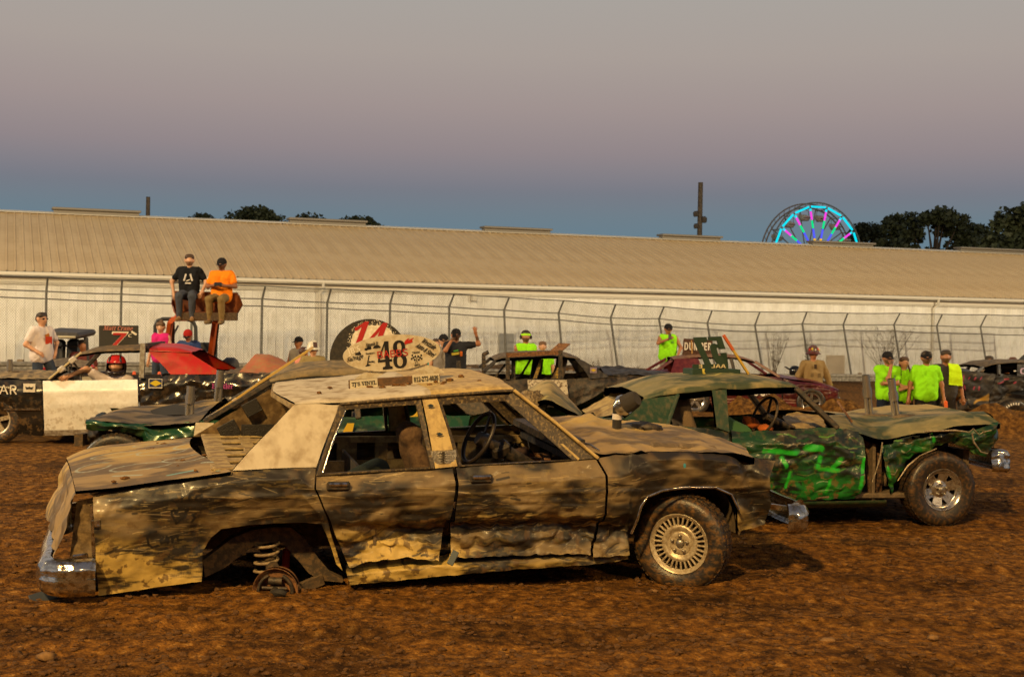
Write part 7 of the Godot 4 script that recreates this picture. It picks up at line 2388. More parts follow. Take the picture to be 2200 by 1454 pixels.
# ---------------------------------------------------------------- tractor with raised bucket, side-by-side buggy
func make_tractor() -> void:
	var z := 29.2
	var base := P(410, 700, z + 1.5)
	var o := thing("loader_tractor", "orange compact tractor with its loader bucket raised high", "tractor", Vector3.ZERO)
	var org := blotch("tractor_orange", Color(0.50, 0.085, 0.012), Color(0.42, 0.07, 0.012), 0.45, 2.0, 0.0, 0.05)
	var rust := blotch("bucket_rust", Color(0.20, 0.06, 0.022), Color(0.30, 0.10, 0.03), 0.7, 1.6, 0.2, 0.2)
	var blk := mat("tractor_black", Color(0.015, 0.014, 0.014), 0.5)
	# bucket
	var bl := P(371, 627, z)
	var br := P(511, 631, z)
	var ml := P(374, 668, z + 0.1)
	var mr := P(508, 667, z + 0.1)
	var fl := P(383, 683, z - 0.55)
	var fr := P(504, 683, z - 0.55)
	var b := MB.new()
	var th := Vector3(0, 0, -0.025)
	b.ring([bl, br], [ml, mr], th, false)
	b.ring([ml, mr], [fl, fr], Vector3(0, -0.03, 0), false)
	b.beam(bl, br, 0.05, 0.05)
	var bk := part(o, "bucket", b, rust)
	b = MB.new()
	b.beam(fl + Vector3(-0.03, 0.03, 0), fr + Vector3(0.06, 0.03, 0), 0.09, 0.17)
	part(bk, "cutting_edge", b, blotch("edge_dirt", Color(0.05, 0.028, 0.012), Color(0.09, 0.05, 0.02), 0.9, 3.0))
	for q in [[bl, ml, fl, -1.0, org], [br, mr, fr, 1.0, rust]]:
		b = MB.new()
		var t := Vector3(0.02 * q[3], 0, 0)
		var lip: Vector3 = q[0].lerp(q[2], 0.5) + Vector3(0.10 * q[3], 0.02, -0.12)
		for s in [Vector3.ZERO, t]:
			b.tri(q[0] + s, q[1] + s, lip + s)
			b.tri(q[1] + s, q[2] + s, lip + s)
		part(bk, "bucket_side", b, q[4])
	# arms, cross tube, cylinders
	for q in [[366.0, 690.0, 359.0, 792.0], [462.0, 690.0, 449.0, 792.0]]:
		b = MB.new()
		var top := P(q[0], q[1], z + 0.12)
		var knee := P(q[0] - 4, q[1] + 28, z + 0.35)
		var foot := P(q[2], q[3], z + 1.2)
		b.beam(top, knee, 0.09, 0.16, Vector3.BACK)
		b.beam(knee, foot, 0.09, 0.15, Vector3.BACK)
		b.beam(top + Vector3(-0.02, -0.05, 0), P(q[0] + 22, 672, z + 0.1), 0.06, 0.08)
		part(o, "loader_arm", b, org)
		b = MB.new()
		b.tube([knee + Vector3(0.1, 0.25, 0), foot + Vector3(0.12, 0.35, 0)], [0.035], 8)
		part(o, "hydraulic_ram", b, blk)
	b = MB.new()
	b.beam(P(368, 685, z + 0.12), P(475, 685, z + 0.12), 0.09, 0.09)
	part(o, "cross_tube", b, org)
	# roll-over hoop
	b = MB.new()
	b.tube([P(333, 800, z + 2.4), P(333, 700, z + 2.4), P(338, 689, z + 2.4), P(350, 685, z + 2.4), P(402, 686, z + 2.4), P(414, 690, z + 2.4), P(420, 702, z + 2.4), P(421, 800, z + 2.4)], [0.045], 8)
	part(o, "roll_hoop", b, blk)
	b = MB.new()
	b.tube([P(362, 760, z + 1.6), P(372, 720, z + 2.0), P(382, 700, z + 2.3)], [0.025], 6)
	part(o, "hydraulic_hose", b, blk)
	var g := gh(base.x, base.z)
	var c := Vector3(base.x + 0.1, g, -(z + 1.4))
	b = MB.new()
	b.chamfer(Transform3D(Basis.IDENTITY, c + Vector3(0, 0.75, 0)), Vector3(0.55, 0.5, 1.1), 0.06)
	part(o, "tractor_hood", b, org)
	b = MB.new()
	for i in 4:
		b.beam(P(424, 762 + i * 6, z + 0.9), P(450, 764 + i * 6, z + 0.9), 0.02, 0.02)
	for x in [424.0, 437.0, 450.0]:
		b.beam(P(x, 760, z + 0.9), P(x, 788, z + 0.9), 0.02, 0.03, Vector3.BACK)
	part(o, "brush_guard", b, org)
	for s in [-1.0, 1.0]:
		var rt := Transform3D(Basis(Vector3.UP, PI * 0.5), c + Vector3(s * 0.62, 0.42, -1.0))
		b = MB.new()
		b.lathe([Vector2(0.2, -0.14), Vector2(0.4, -0.15), Vector2(0.45, -0.08), Vector2(0.45, 0.08), Vector2(0.4, 0.15), Vector2(0.2, 0.14)], rt, 28)
		part(o, "rear_tyre", b, mats["tyre_black"])
		rt.origin = c + Vector3(s * 0.5, 0.25, 0.45)
		b = MB.new()
		b.lathe([Vector2(0.12, -0.09), Vector2(0.23, -0.1), Vector2(0.27, -0.05), Vector2(0.27, 0.05), Vector2(0.23, 0.1), Vector2(0.12, 0.09)], rt, 24)
		part(o, "front_tyre", b, mats["tyre_black"])
	b = MB.new()
	b.chamfer(Transform3D(Basis.IDENTITY, c + Vector3(0, 0.78, -1.05)), Vector3(0.5, 0.12, 0.45), 0.04)
	b.chamfer(Transform3D(Basis.IDENTITY, c + Vector3(0, 1.0, -1.3)), Vector3(0.5, 0.4, 0.1), 0.04)
	part(o, "operator_seat", b, blk)

func make_buggy() -> void:
	var z := 27.6
	var o := thing("utility_buggy", "black and red side-by-side buggy with a flat roof beside the guard rail", "buggy", Vector3.ZERO)
	var blk := mat("tractor_black", Color(0.015, 0.014, 0.014), 0.5)
	var red := mat("buggy_red", Color(0.32, 0.012, 0.012), 0.3)
	var b := MB.new()
	b.chamfer(Transform3D(Basis.from_euler(Vector3(0.06, 0, -0.03)), P(147, 716, z + 0.5)), Vector3(0.80, 0.13, 1.2), 0.05)
	part(o, "roof", b, blotch("buggy_roof", Color(0.03, 0.028, 0.026), Color(0.06, 0.05, 0.042), 0.5, 2.0))
	b = MB.new()
	b.chamfer(Transform3D(Basis.IDENTITY, P(140, 724, z - 0.12)), Vector3(0.42, 0.05, 0.06), 0.015)
	part(o, "light_bar", b, mat("lamp_pale", Color(0.4, 0.36, 0.26), 0.3))
	for q in [[108, 724, 100, 790, 0.0], [186, 724, 190, 790, 0.0], [112, 724, 110, 790, 1.0], [182, 724, 184, 790, 1.0]]:
		b = MB.new()
		b.tube([P(q[0], q[1], z + q[4]), P(q[2], q[3], z + q[4])], [0.028], 8)
		part(o, "cab_post", b, blk)
	b = MB.new()
	b.tube([P(112, 743, z + 0.4), P(186, 742, z + 0.4)], [0.022], 6)
	part(o, "cab_bar", b, blk)
	for x in [125.0, 158.0]:
		b = MB.new()
		b.chamfer(Transform3D(Basis.from_euler(Vector3(-0.1, 0, 0)), P(x, 755, z + 0.6)), Vector3(0.30, 0.52, 0.12), 0.06)
		var s := part(o, "bucket_seat", b, blk)
		b = MB.new()
		b.chamfer(Transform3D(Basis.IDENTITY, P(x, 743, z + 0.52)), Vector3(0.2, 0.035, 0.02), 0.005)
		part(s, "seat_band", b, mat("band_grey", Color(0.4, 0.36, 0.32), 0.5))
	var g := gh(P(145, 780, z).x, -z)
	var c := P(140, 800, z)
	b = MB.new()
	b.chamfer(Transform3D(Basis.IDENTITY, Vector3(c.x, g + 0.55, -z)), Vector3(0.85, 0.35, 1.6), 0.08)
	part(o, "body", b, blk)
	put(o, "front_hood", sheet([[P(92, 776, z - 0.2), P(140, 768, z - 0.2), P(200, 776, z - 0.2)], [P(88, 792, z - 0.7), P(140, 786, z - 0.7), P(202, 792, z - 0.7)]], 0.1, null, 0, Vector3(0, -0.05, 0)), blotch("buggy_dust", Color(0.10, 0.07, 0.045), Color(0.2, 0.15, 0.1), 0.6, 2.0))
	for q in [[99.0, 793.0], [188.0, 791.0]]:
		b = MB.new()
		b.chamfer(Transform3D(Basis.from_euler(Vector3(0, 0, 0.3)), P(q[0], q[1], z - 0.75)), Vector3(0.28, 0.09, 0.12), 0.03)
		var f := part(o, "fender_flash", b, red)
		b = MB.new()
		b.blob(P(q[0] + 5, q[1] - 1, z - 0.82), Vector3(0.05, 0.03, 0.04), 4, 0.1)
		part(f, "headlight", b, mat("lamp_pale", Color(0.4, 0.36, 0.26), 0.3))
	for s in [-1.0, 1.0]:
		for dz in [-0.6, 0.75]:
			b = MB.new()
			b.lathe([Vector2(0.14, -0.11), Vector2(0.27, -0.12), Vector2(0.32, -0.06), Vector2(0.32, 0.06), Vector2(0.27, 0.12), Vector2(0.14, 0.11)], Transform3D(Basis(Vector3.UP, PI * 0.5), Vector3(c.x + s * 0.55, g + 0.32, -z - dz)), 22)
			part(o, "tyre", b, mats["tyre_black"])

# ---------------------------------------------------------------- people
func arm_ik(s: Vector3, t: Vector3, pole: Vector3, l1: float, l2: float) -> Array:
	var d := t - s
	var l := clampf(d.length(), 0.12, l1 + l2 - 0.004)
	var u := d.normalized()
	var a := (l1 * l1 - l2 * l2 + l * l) / (2.0 * l)
	var h := sqrt(maxf(l1 * l1 - a * a, 0.0))
	var p := (pole - u * pole.dot(u)).normalized()
	return [s + u * a + p * h, s + u * l]

func person(label: String, px: float, py: float, z: float, h: float, yaw: float, o: Dictionary, group := "spectators and officials along the track") -> Node3D:
	var top := P(px, py, z)
	var sc := h / 1.75
	var root := thing("person", label, "person", top - Vector3(0, h, 0), deg_to_rad(yaw), group)
	root.scale = Vector3.ONE * sc
	var fat: float = o.get("fat", 1.0)
	var sit: bool = o.get("sit", false)
	var skinc: Color = o.get("skin", Color(0.36, 0.17, 0.085))
	var hb := Basis.from_euler(Vector3(deg_to_rad(o.get("nod", 0.0)), deg_to_rad(o.get("look", 0.0)), deg_to_rad(o.get("tilt", 0.0))))
	var nk := Vector3(0, 1.50, 0.0)
	var H := func(v: Vector3) -> Vector3: return nk + hb * (v - nk)
	var hipy := 0.93
	var legs := []
	for s in [-1.0, 1.0]:
		var hip := Vector3(0.09 * s, hipy, 0)
		var knee := Vector3((0.12 if not sit else 0.13) * s, 0.50 if not sit else 0.88, 0.03 if not sit else 0.42)
		var ank := Vector3(0.13 * s, 0.09 if not sit else 0.44, -0.01 if not sit else 0.36)
		if o.has("stride") and s > 0.0:
			knee = Vector3(0.14, 0.55, 0.22)
			ank = Vector3(0.14, 0.2, 0.14)
		legs.append([hip, knee, ank, ank + Vector3(0.02 * s, -0.045, 0.15)])
	var arms := []
	for s in [-1.0, 1.0]:
		var t: Vector3 = o.get("rh" if s > 0.0 else "lh", Vector3((0.37 if o.has("top_name") else 0.29) * s * fat, 0.84, 0.06))
		var pole: Vector3 = o.get("rp" if s > 0.0 else "lp", Vector3(0.7 * s, -0.4, -0.5))
		var sh := Vector3(0.185 * s * lerpf(1.0, fat, 0.5), 1.415, -0.01)
		var q := arm_ik(sh, t, pole, 0.29, 0.27)
		arms.append([sh, q[0], q[1]])
	# the body: one surface
	var torso := [[Vector3(-0.075, 0.97, 0), Vector3(-0.095, 1.34, 0), 0.115 * fat, 0.105], [Vector3(0.075, 0.97, 0), Vector3(0.095, 1.34, 0), 0.115 * fat, 0.105], [Vector3(-0.14, 1.405, -0.01), Vector3(0.14, 1.405, -0.01), 0.072, 0.072]]
	if fat > 1.1:
		torso.append([Vector3(0, 1.02, 0.02), Vector3(0, 1.16, 0.03), 0.125 * fat, 0.115 * fat])
	var bones := torso.duplicate()
	bones.append_array([[Vector3(0, 1.43, -0.01), H.call(Vector3(0, 1.56, 0.0)), 0.058, 0.056], [H.call(Vector3(0, 1.625, -0.012)), H.call(Vector3(0, 1.655, -0.018)), 0.088, 0.096], [H.call(Vector3(0, 1.575, 0.045)), H.call(Vector3(0, 1.61, 0.04)), 0.048, 0.06], [H.call(Vector3(0, 1.635, 0.075)), H.call(Vector3(0, 1.605, 0.098)), 0.011, 0.016]])
	for s in [-1.0, 1.0]:
		bones.append([H.call(Vector3(0.09 * s, 1.63, -0.01)), H.call(Vector3(0.094 * s, 1.605, -0.005)), 0.018, 0.012])
	for a in arms:
		var d: Vector3 = (a[2] - a[1]).normalized()
		bones.append([a[0], a[1], 0.052, 0.043])
		bones.append([a[1], a[2], 0.043, 0.029])
		bones.append([a[2], a[2] + d * 0.07, 0.030, 0.033])
	for l in legs:
		bones.append([l[0], l[1], 0.082, 0.055])
		bones.append([l[1], l[2], 0.054, 0.038])
		bones.append([l[2], l[3], 0.042, 0.03])
	var sk := skin(bones, 0.02, 0.035)
	var b := MB.new()
	var beard: bool = o.get("beard", false)
	var hair: Color = o.get("hair", Color(0.03, 0.018, 0.01))
	var k0 := b.v.size()
	b.col = skinc
	b.append_arrays(sk[0], sk[1], sk[2])
	var inv := hb.inverse()
	for i in range(k0, b.v.size()):
		var q: Vector3 = nk + inv * (b.v[i] - nk)
		if beard and q.y > 1.52 and q.y < 1.60 and q.z > 0.015:
			b.c[i] = hair.lerp(skinc, 0.25)
	# fingers and thumb, each its own bent chain rooted in the palm
	for ai in 2:
		var a: Array = arms[ai]
		var d: Vector3 = (a[2] - a[1]).normalized()
		var sx := d.cross(Vector3.FORWARD if absf(d.z) < 0.8 else Vector3.UP).normalized()
		var pn := sx.cross(d)
		var curl: float = o.get("curl", 0.5)
		for f in 4:
			var r0: Vector3 = a[2] + d * 0.075 + sx * (f - 1.5) * 0.018
			var ln: float = [0.062, 0.072, 0.068, 0.054][f]
			var m1 := r0 + (d * cos(curl * 0.5) + pn * sin(curl * 0.5)) * ln * 0.55
			var m2 := m1 + (d * cos(curl * 1.6) + pn * sin(curl * 1.6)) * ln * 0.5
			b.tube([r0 - d * 0.02, r0, m1, m2], [0.010, 0.0095, 0.0085, 0.007], 5)
		var tr: Vector3 = a[2] + d * 0.03 + sx * 0.03 * (1.0 if ai == 0 else -1.0)
		var td := (d * 0.75 + sx * 0.6 * (1.0 if ai == 0 else -1.0) + pn * 0.35).normalized()
		b.tube([tr, tr + td * 0.035, tr + (td + d * 0.4).normalized() * 0.062], [0.013, 0.011, 0.008], 5)
	# eyes, brows, mouth
	for s in [-1.0, 1.0]:
		b.col = Color(0.02, 0.014, 0.01)
		b.blob(H.call(Vector3(0.033 * s, 1.636, 0.072)), Vector3(0.011, 0.006, 0.006), 1, 0.0)
		b.col = hair.lerp(skinc, 0.45)
		b.blob(H.call(Vector3(0.033 * s, 1.655, 0.074)), Vector3(0.017, 0.004, 0.005), 1, 0.0)
	b.col = skinc * Color(0.6, 0.4, 0.4)
	b.blob(H.call(Vector3(0, 1.575, 0.086)), Vector3(0.022, 0.005, 0.010), 1, 0.0)
	var sm := mats.get("skin", null)
	if sm == null:
		sm = StandardMaterial3D.new()
		sm.resource_name = "skin"
		sm.vertex_color_use_as_albedo = true
		sm.roughness = 0.55
		mats["skin"] = sm
	part(root, "body", b, sm)
	# clothes
	var shirt: Color = o.get("shirt", Color(0.3, 0.3, 0.3))
	var shm := cloth(shirt)
	var sb := []
	for t in torso:
		sb.append([t[0], t[1], t[2] + 0.022, t[3] + 0.020])
	sb.append([Vector3(-0.08, 0.93, 0.0), Vector3(0.08, 0.93, 0.0), 0.105 * fat + 0.02, 0.105 * fat + 0.02])
	var sleeve: String = o.get("sleeve", "short")
	if sleeve != "none":
		for a in arms:
			var e: float = 0.62 if sleeve == "short" else 1.0
			sb.append([a[0], a[0].lerp(a[1], e), 0.073, 0.068])
			if sleeve == "long":
				sb.append([a[1], a[1].lerp(a[2], 0.92), 0.064, 0.048])
	sk = creased(skin(sb, 0.02, 0.035), 0.02, px)
	b = MB.new()
	b.append_arrays(sk[0], sk[1], sk[2])
	var sp := part(root, o.get("top_name", "shirt"), b, shm)
	for pr in o.get("prints", []):   # flat print on the chest: [x, y, w, h, colour, tilt]
		b = MB.new()
		var zf := 0.145
		for q in sk[0]:
			if absf(q.x - pr[0]) < 0.05 and absf(q.y - pr[1]) < 0.05:
				zf = maxf(zf, q.z)
		b.chamfer(Transform3D(Basis(Vector3.BACK, pr[5]), Vector3(pr[0], pr[1], zf - 0.002)), Vector3(pr[2], pr[3], 0.008), 0.003)
		part(sp, "chest_print", b, cloth(pr[4]))
	var pants: Color = o.get("pants", Color(0.03, 0.04, 0.06))
	var pb := [[Vector3(-0.07, 0.95, 0), Vector3(0.07, 0.95, 0), 0.118 * fat, 0.118 * fat]]
	for l in legs:
		if o.get("shorts", false):
			pb.append([l[0], l[0].lerp(l[1], 0.9), 0.105, 0.088])
		else:
			pb.append([l[0], l[1], 0.102, 0.078])
			pb.append([l[1], l[1].lerp(l[2], 0.97), 0.076, 0.062])
	sk = creased(skin(pb, 0.022, 0.04), 0.012, px)
	b = MB.new()
	b.append_arrays(sk[0], sk[1], sk[2])
	part(root, "shorts" if o.get("shorts", false) else "trousers", b, cloth(pants))
	for l in legs:
		b = MB.new()
		var d: Vector3 = l[3] - l[2]
		sk = skin([[l[2] + Vector3(0, -0.03, -0.03), l[3] + Vector3(0, 0, 0.02), 0.050, 0.045], [l[2] + Vector3(0, 0.03, -0.01), l[2], 0.052, 0.05]], 0.022, 0.03)
		b.append_arrays(sk[0], sk[1], sk[2])
		part(root, "shoe", b, cloth(o.get("shoe", Color(0.10, 0.07, 0.04))))
	# head cover
	var hat: String = o.get("hat", "")
	var ht := Transform3D(hb * Basis(Vector3.RIGHT, Vector3.FORWARD, Vector3.UP), H.call(Vector3(0, 1.66, -0.012)))
	if hat == "" or o.get("show_hair", false):
		sk = skin([[H.call(Vector3(0, 1.668, -0.035)), H.call(Vector3(0, 1.64, -0.055)), 0.094, 0.085], [H.call(Vector3(-0.04, 1.70, 0.015)), H.call(Vector3(0.04, 1.70, 0.015)), 0.058, 0.058]], 0.016, 0.03)
		b = MB.new()
		b.append_arrays(sk[0], sk[1], sk[2])
		if o.get("bun", false):
			b.blob(H.call(Vector3(0, 1.74, -0.08)), Vector3(0.05, 0.05, 0.05), 9, 0.15)
		if o.get("braids", false):
			for s in [-1.0, 1.0]:
				b.tube([H.call(Vector3(0.085 * s, 1.6, -0.01)), Vector3(0.10 * s, 1.5, 0.06), Vector3(0.10 * s, 1.38, 0.13)], [0.024, 0.022, 0.012], 6)
		var hm := mat("hair_%s" % hair.to_html(), hair, 0.6)
		part(root, "hair", b, hm)
	var hc: Color = o.get("hatc", Color(0.015, 0.014, 0.016))
	if hat == "cap":
		b = MB.new()
		b.lathe([Vector2(0.0, 0.108), Vector2(0.05, 0.098), Vector2(0.088, 0.065), Vector2(0.105, 0.015), Vector2(0.106, -0.015), Vector2(0.100, -0.015)], ht, 20)
		var cp := part(root, "cap", b, cloth(hc))
		b = MB.new()
		var poly := PackedVector2Array()
		var back: float = -1.0 if o.get("cap_back", false) else 1.0
		for i in 13:
			var an := PI * i / 12.0
			poly.append(Vector2(cos(an) * 0.085, back * (0.075 + sin(an) * 0.085)))
		b.slab(poly, Transform3D(hb * Basis.from_euler(Vector3(PI * 0.5 + 0.15, 0, 0)), H.call(Vector3(0, 1.655, 0.0))), 0.008)
		part(cp, "brim", b, cloth(o.get("brimc", hc)))
	elif hat == "fire":
		b = MB.new()
		b.lathe([Vector2(0.0, 0.15), Vector2(0.05, 0.14), Vector2(0.1, 0.10), Vector2(0.12, 0.04), Vector2(0.125, 0.0), Vector2(0.17, -0.025), Vector2(0.175, -0.035), Vector2(0.12, -0.01)], ht, 24)
		for i in 4:
			var an := TAU * i / 8
			var pts := []
			for j in 9:
				var ph := PI * j / 8
				pts.append(ht * Vector3(cos(an) * cos(ph) * 0.125, sin(an) * cos(ph) * 0.125, sin(ph) * 0.155))
			b.tube(pts, [0.008], 5, false)
		var hp := part(root, "fire_helmet", b, mat("helmet_%s" % hc.to_html(), hc, 0.35))
		b = MB.new()
		b.chamfer(Transform3D(hb * Basis.from_euler(Vector3(-0.25, 0, 0)), H.call(Vector3(0, 1.73, 0.115))), Vector3(0.09, 0.11, 0.012), 0.004)
		part(hp, "helmet_shield", b, mat("shield_dark", Color(0.06, 0.02, 0.012), 0.4))
		if o.has("hat_marks"):
			for i in 5:
				b = MB.new()
				var an := -2.6 + i * 0.52
				b.blob(ht * Vector3(cos(an) * 0.115, sin(an) * 0.115, 0.055 + 0.02 * (i % 2)), Vector3(0.028, 0.03, 0.028), i, 0.1)
				part(hp, "helmet_sticker", b, mat(["mark_red", "mark_yellow2", "mark_white"][i % 3], [Color(0.45, 0.02, 0.015), Color(0.6, 0.45, 0.02), Color(0.6, 0.56, 0.5)][i % 3], 0.5))
	elif hat == "band":
		b = MB.new()
		b.lathe([Vector2(0.099, -0.005), Vector2(0.106, 0.0), Vector2(0.104, 0.035), Vector2(0.097, 0.04)], ht, 20)
		part(root, "headband", b, cloth(Color(0.4, 0.85, 0.03)))
	if o.get("headphones", false):
		b = MB.new()
		var pts := []
		for i in 11:
			var an := PI * i / 10.0
			pts.append(H.call(Vector3(cos(an) * 0.112, 1.63 + sin(an) * 0.135, -0.01)))
		b.tube(pts, [0.012], 6)
		for s in [-1.0, 1.0]:
			b.chamfer(Transform3D(hb, H.call(Vector3(0.108 * s, 1.62, -0.005))), Vector3(0.045, 0.085, 0.07), 0.015)
		part(root, "headphones", b, mat("tractor_black", Color(0.015, 0.014, 0.014), 0.5))
	if o.get("glasses", false):
		b = MB.new()
		for s in [-1.0, 1.0]:
			b.chamfer(Transform3D(hb, H.call(Vector3(0.036 * s, 1.637, 0.088))), Vector3(0.056, 0.032, 0.01), 0.004)
			b.beam(H.call(Vector3(0.064 * s, 1.64, 0.085)), H.call(Vector3(0.09 * s, 1.635, 0.0)), 0.008, 0.008)
		part(root, "glasses", b, mat("lens_dark", Color(0.012, 0.010, 0.010), 0.15))
	return root

func creased(sk: Array, amp: float, seedv: float) -> Array:   # folds in the cloth
	var v: PackedVector3Array = sk[0]
	var n: PackedVector3Array = sk[1]
	for i in v.size():
		v[i] += n[i] * amp * (nz.r.get_noise_3d(v[i].x * 3.0 + seedv, v[i].y * 2.2, v[i].z * 3.0) - 0.2)
	n.fill(Vector3.ZERO)
	var ix: PackedInt32Array = sk[2]
	for i in range(0, ix.size(), 3):
		var nn := (v[ix[i + 2]] - v[ix[i]]).cross(v[ix[i + 1]] - v[ix[i]])
		for q in 3:
			n[ix[i + q]] += nn
	for i in n.size():
		n[i] = n[i].normalized()
	return [v, n, ix]

func cloth(c: Color) -> StandardMaterial3D:
	var id := "cloth_" + c.to_html()
	if mats.has(id):
		return mats[id]
	var m := mat(id, c, 0.9, 0.0, 0.8, 3.0)
	m.metallic_specular = 0.25
	return m

# a thing held by a person: built in the person's axes but a thing of its own
func held(pn: Node3D, called: String, label: String, category: String, at: Vector3, size: Vector3, rot: Vector3, m: Material) -> Node3D:
	var o := thing(called, label, category)
	o.transform = pn.transform
	var b := MB.new()
	b.chamfer(Transform3D(Basis.from_euler(rot), at), size, minf(size.x, minf(size.y, size.z)) * 0.3)
	part(o, "case", b, m)
	return o

func make_people() -> void:
	var lime := Color(0.27, 0.74, 0.012)
	var denim := Color(0.035, 0.045, 0.07)
	var tanned := Color(0.34, 0.14, 0.06)
	var fair := Color(0.48, 0.25, 0.14)
	var phone := mat("phone_black", Color(0.010, 0.010, 0.011), 0.25)
	var p: Node3D
	person("heavyset man in a white T-shirt and jeans standing hand on hip by the buggy", 90, 672, 26.0, 1.80, 62, {"shirt": Color(0.62, 0.54, 0.52), "pants": denim, "fat": 1.2, "lh": Vector3(-0.22, 1.02, 0.14), "lp": Vector3(-0.5, -0.1, -0.8), "rh": Vector3(0.24, 1.0, 0.1), "rp": Vector3(0.9, 0, -0.4), "glasses": true, "stride": true, "skin": fair, "prints": [[0.0, 1.24, 0.16, 0.14, Color(0.5, 0.05, 0.02), 0.0], [0.0, 1.33, 0.10, 0.06, Color(0.45, 0.16, 0.03), 0.3]]})
	person("person in a dark red shirt sitting inside the buggy", 178, 730, 27.9, 1.72, 10, {"sit": true, "shirt": Color(0.12, 0.03, 0.025), "skin": tanned})
	# driver of car 7, arm out of the window
	p = person("derby driver in a white shirt leaning out of the black coupe's window", 250, 768, 19.45, 1.74, 5, {"sit": true, "shirt": Color(0.60, 0.52, 0.50), "skin": fair, "lh": Vector3(-0.62, 1.485, 0.22), "lp": Vector3(0, 1.0, -0.2), "rh": Vector3(0.2, 1.0, 0.2), "beard": true, "hat": "none", "tilt": 3.0}, "")
	var hm := thing("racing_helmet", "red and black full-face racing helmet on the coupe driver's head", "helmet")
	hm.transform = p.transform
	var b := MB.new()
	var t := Transform3D(Basis(Vector3.RIGHT, Vector3.FORWARD, Vector3.UP), Vector3(0, 1.645, 0.0))
	b.lathe([Vector2(0.0, 0.15), Vector2(0.06, 0.142), Vector2(0.11, 0.11), Vector2(0.138, 0.055), Vector2(0.14, 0.03)], t, 28)
	part(hm, "crown_shell", b, mat("helmet_red", Color(0.42, 0.015, 0.012), 0.2))
	b = MB.new()
	b.lathe([Vector2(0.141, 0.03), Vector2(0.146, 0.0), Vector2(0.143, -0.06), Vector2(0.136, -0.10)], t, 24, 0.35 - PI * 0.0, PI - 0.35)
	b.lathe([Vector2(0.141, 0.03), Vector2(0.146, 0.0), Vector2(0.143, -0.06), Vector2(0.136, -0.10)], t, 10, -0.55, 0.35)
	b.lathe([Vector2(0.141, 0.03), Vector2(0.146, 0.0), Vector2(0.143, -0.06), Vector2(0.136, -0.10)], t, 10, PI - 0.35, PI + 0.55)
	b.lathe([Vector2(0.138, -0.10), Vector2(0.12, -0.15)], t, 28)
	b.tube([Vector3(-0.118, 1.56, 0.07), Vector3(-0.06, 1.535, 0.14), Vector3(0, 1.53, 0.158), Vector3(0.06, 1.535, 0.14), Vector3(0.118, 1.56, 0.07)], [0.026], 8)
	part(hm, "lower_shell", b, mat("helmet_black", Color(0.02, 0.012, 0.012), 0.2))
	b = MB.new()
	for s in [-1.0, 0.0, 1.0]:
		b.tube([Vector3(0.06 * s, 1.78, 0.03), Vector3(0.075 * s, 1.735, 0.105), Vector3(0.085 * s, 1.69, 0.118)], [0.014], 6)
	part(hm, "helmet_stripe", b, mat("vinyl_black", Color(0.012, 0.012, 0.013), 0.4))
	b = MB.new()
	b.blob(Vector3(0, 1.535, 0.185), Vector3(0.012, 0.012, 0.006), 1, 0.0)
	part(hm, "chin_stud", b, mats["chrome"])
	person("woman in a bright pink tank top beside the tractor's loader arm", 346, 691, 28.6, 1.66, -20, {"shirt": Color(0.55, 0.02, 0.16), "sleeve": "none", "pants": denim, "skin": fair, "bun": true, "hair": Color(0.10, 0.05, 0.02), "look": 20.0, "nod": 12.0})
	person("man in a blue T-shirt and red cap bent over the tractor seat", 405, 708, 30.9, 1.78, -5, {"sit": true, "shirt": Color(0.035, 0.06, 0.15), "pants": denim, "skin": tanned, "hat": "cap", "hatc": Color(0.35, 0.02, 0.015), "brimc": Color(0.02, 0.015, 0.015), "glasses": true, "nod": 22.0, "fat": 1.15, "lh": Vector3(-0.28, 1.0, 0.3), "rh": Vector3(0.26, 0.98, 0.3), "prints": [[0.0, 1.22, 0.14, 0.04, Color(0.25, 0.13, 0.03), 0.0]]})
	var wht := Color(0.6, 0.55, 0.5)
	person("bearded man in a black T-shirt and jeans sitting on the raised bucket", 407, 547, 29.0, 1.80, 4, {"sit": true, "shirt": Color(0.012, 0.012, 0.014), "pants": Color(0.055, 0.06, 0.075), "skin": fair, "beard": true, "hair": Color(0.05, 0.022, 0.01), "lh": Vector3(-0.30, 0.93, 0.08), "rh": Vector3(0.28, 0.96, 0.14), "lp": Vector3(-0.9, 0, -0.3), "rp": Vector3(0.9, 0, -0.3), "shoe": Color(0.22, 0.12, 0.05), "look": 8.0, "prints": [[-0.065, 1.27, 0.035, 0.15, wht, -0.28], [0.065, 1.27, 0.035, 0.15, wht, 0.28], [0.0, 1.15, 0.12, 0.03, wht, 0.0], [0.0, 1.21, 0.09, 0.02, wht, 0.4]]}, "men sitting on the raised bucket")
	p = person("man in an orange T-shirt and black cap holding a phone on the raised bucket", 477, 555, 29.0, 1.78, -6, {"sit": true, "shirt": Color(0.85, 0.22, 0.01), "pants": Color(0.20, 0.13, 0.05), "skin": Color(0.22, 0.09, 0.04), "fat": 1.08, "hat": "cap", "nod": 10.0, "lh": Vector3(-0.09, 1.17, 0.26), "rh": Vector3(0.13, 1.17, 0.25), "shoe": Color(0.18, 0.12, 0.06), "beard": true}, "men sitting on the raised bucket")
	held(p, "phone", "black phone held sideways by the man in orange on the bucket", "phone", Vector3(0.03, 1.20, 0.34), Vector3(0.16, 0.075, 0.012), Vector3(-0.3, 0, 0), phone)
	person("man in a grey shirt and dark cap looking over the orange trunk", 641, 724, 30.5, 1.74, -25, {"shirt": Color(0.30, 0.28, 0.25), "sleeve": "none", "skin": tanned, "hat": "cap", "look": -15.0})
	person("child in a pale pink vest standing before the fire chief", 652, 746, 29.0, 1.50, 150, {"shirt": Color(0.6, 0.24, 0.18), "sleeve": "none", "skin": Color(0.22, 0.08, 0.04), "hair": Color(0.05, 0.015, 0.01)})
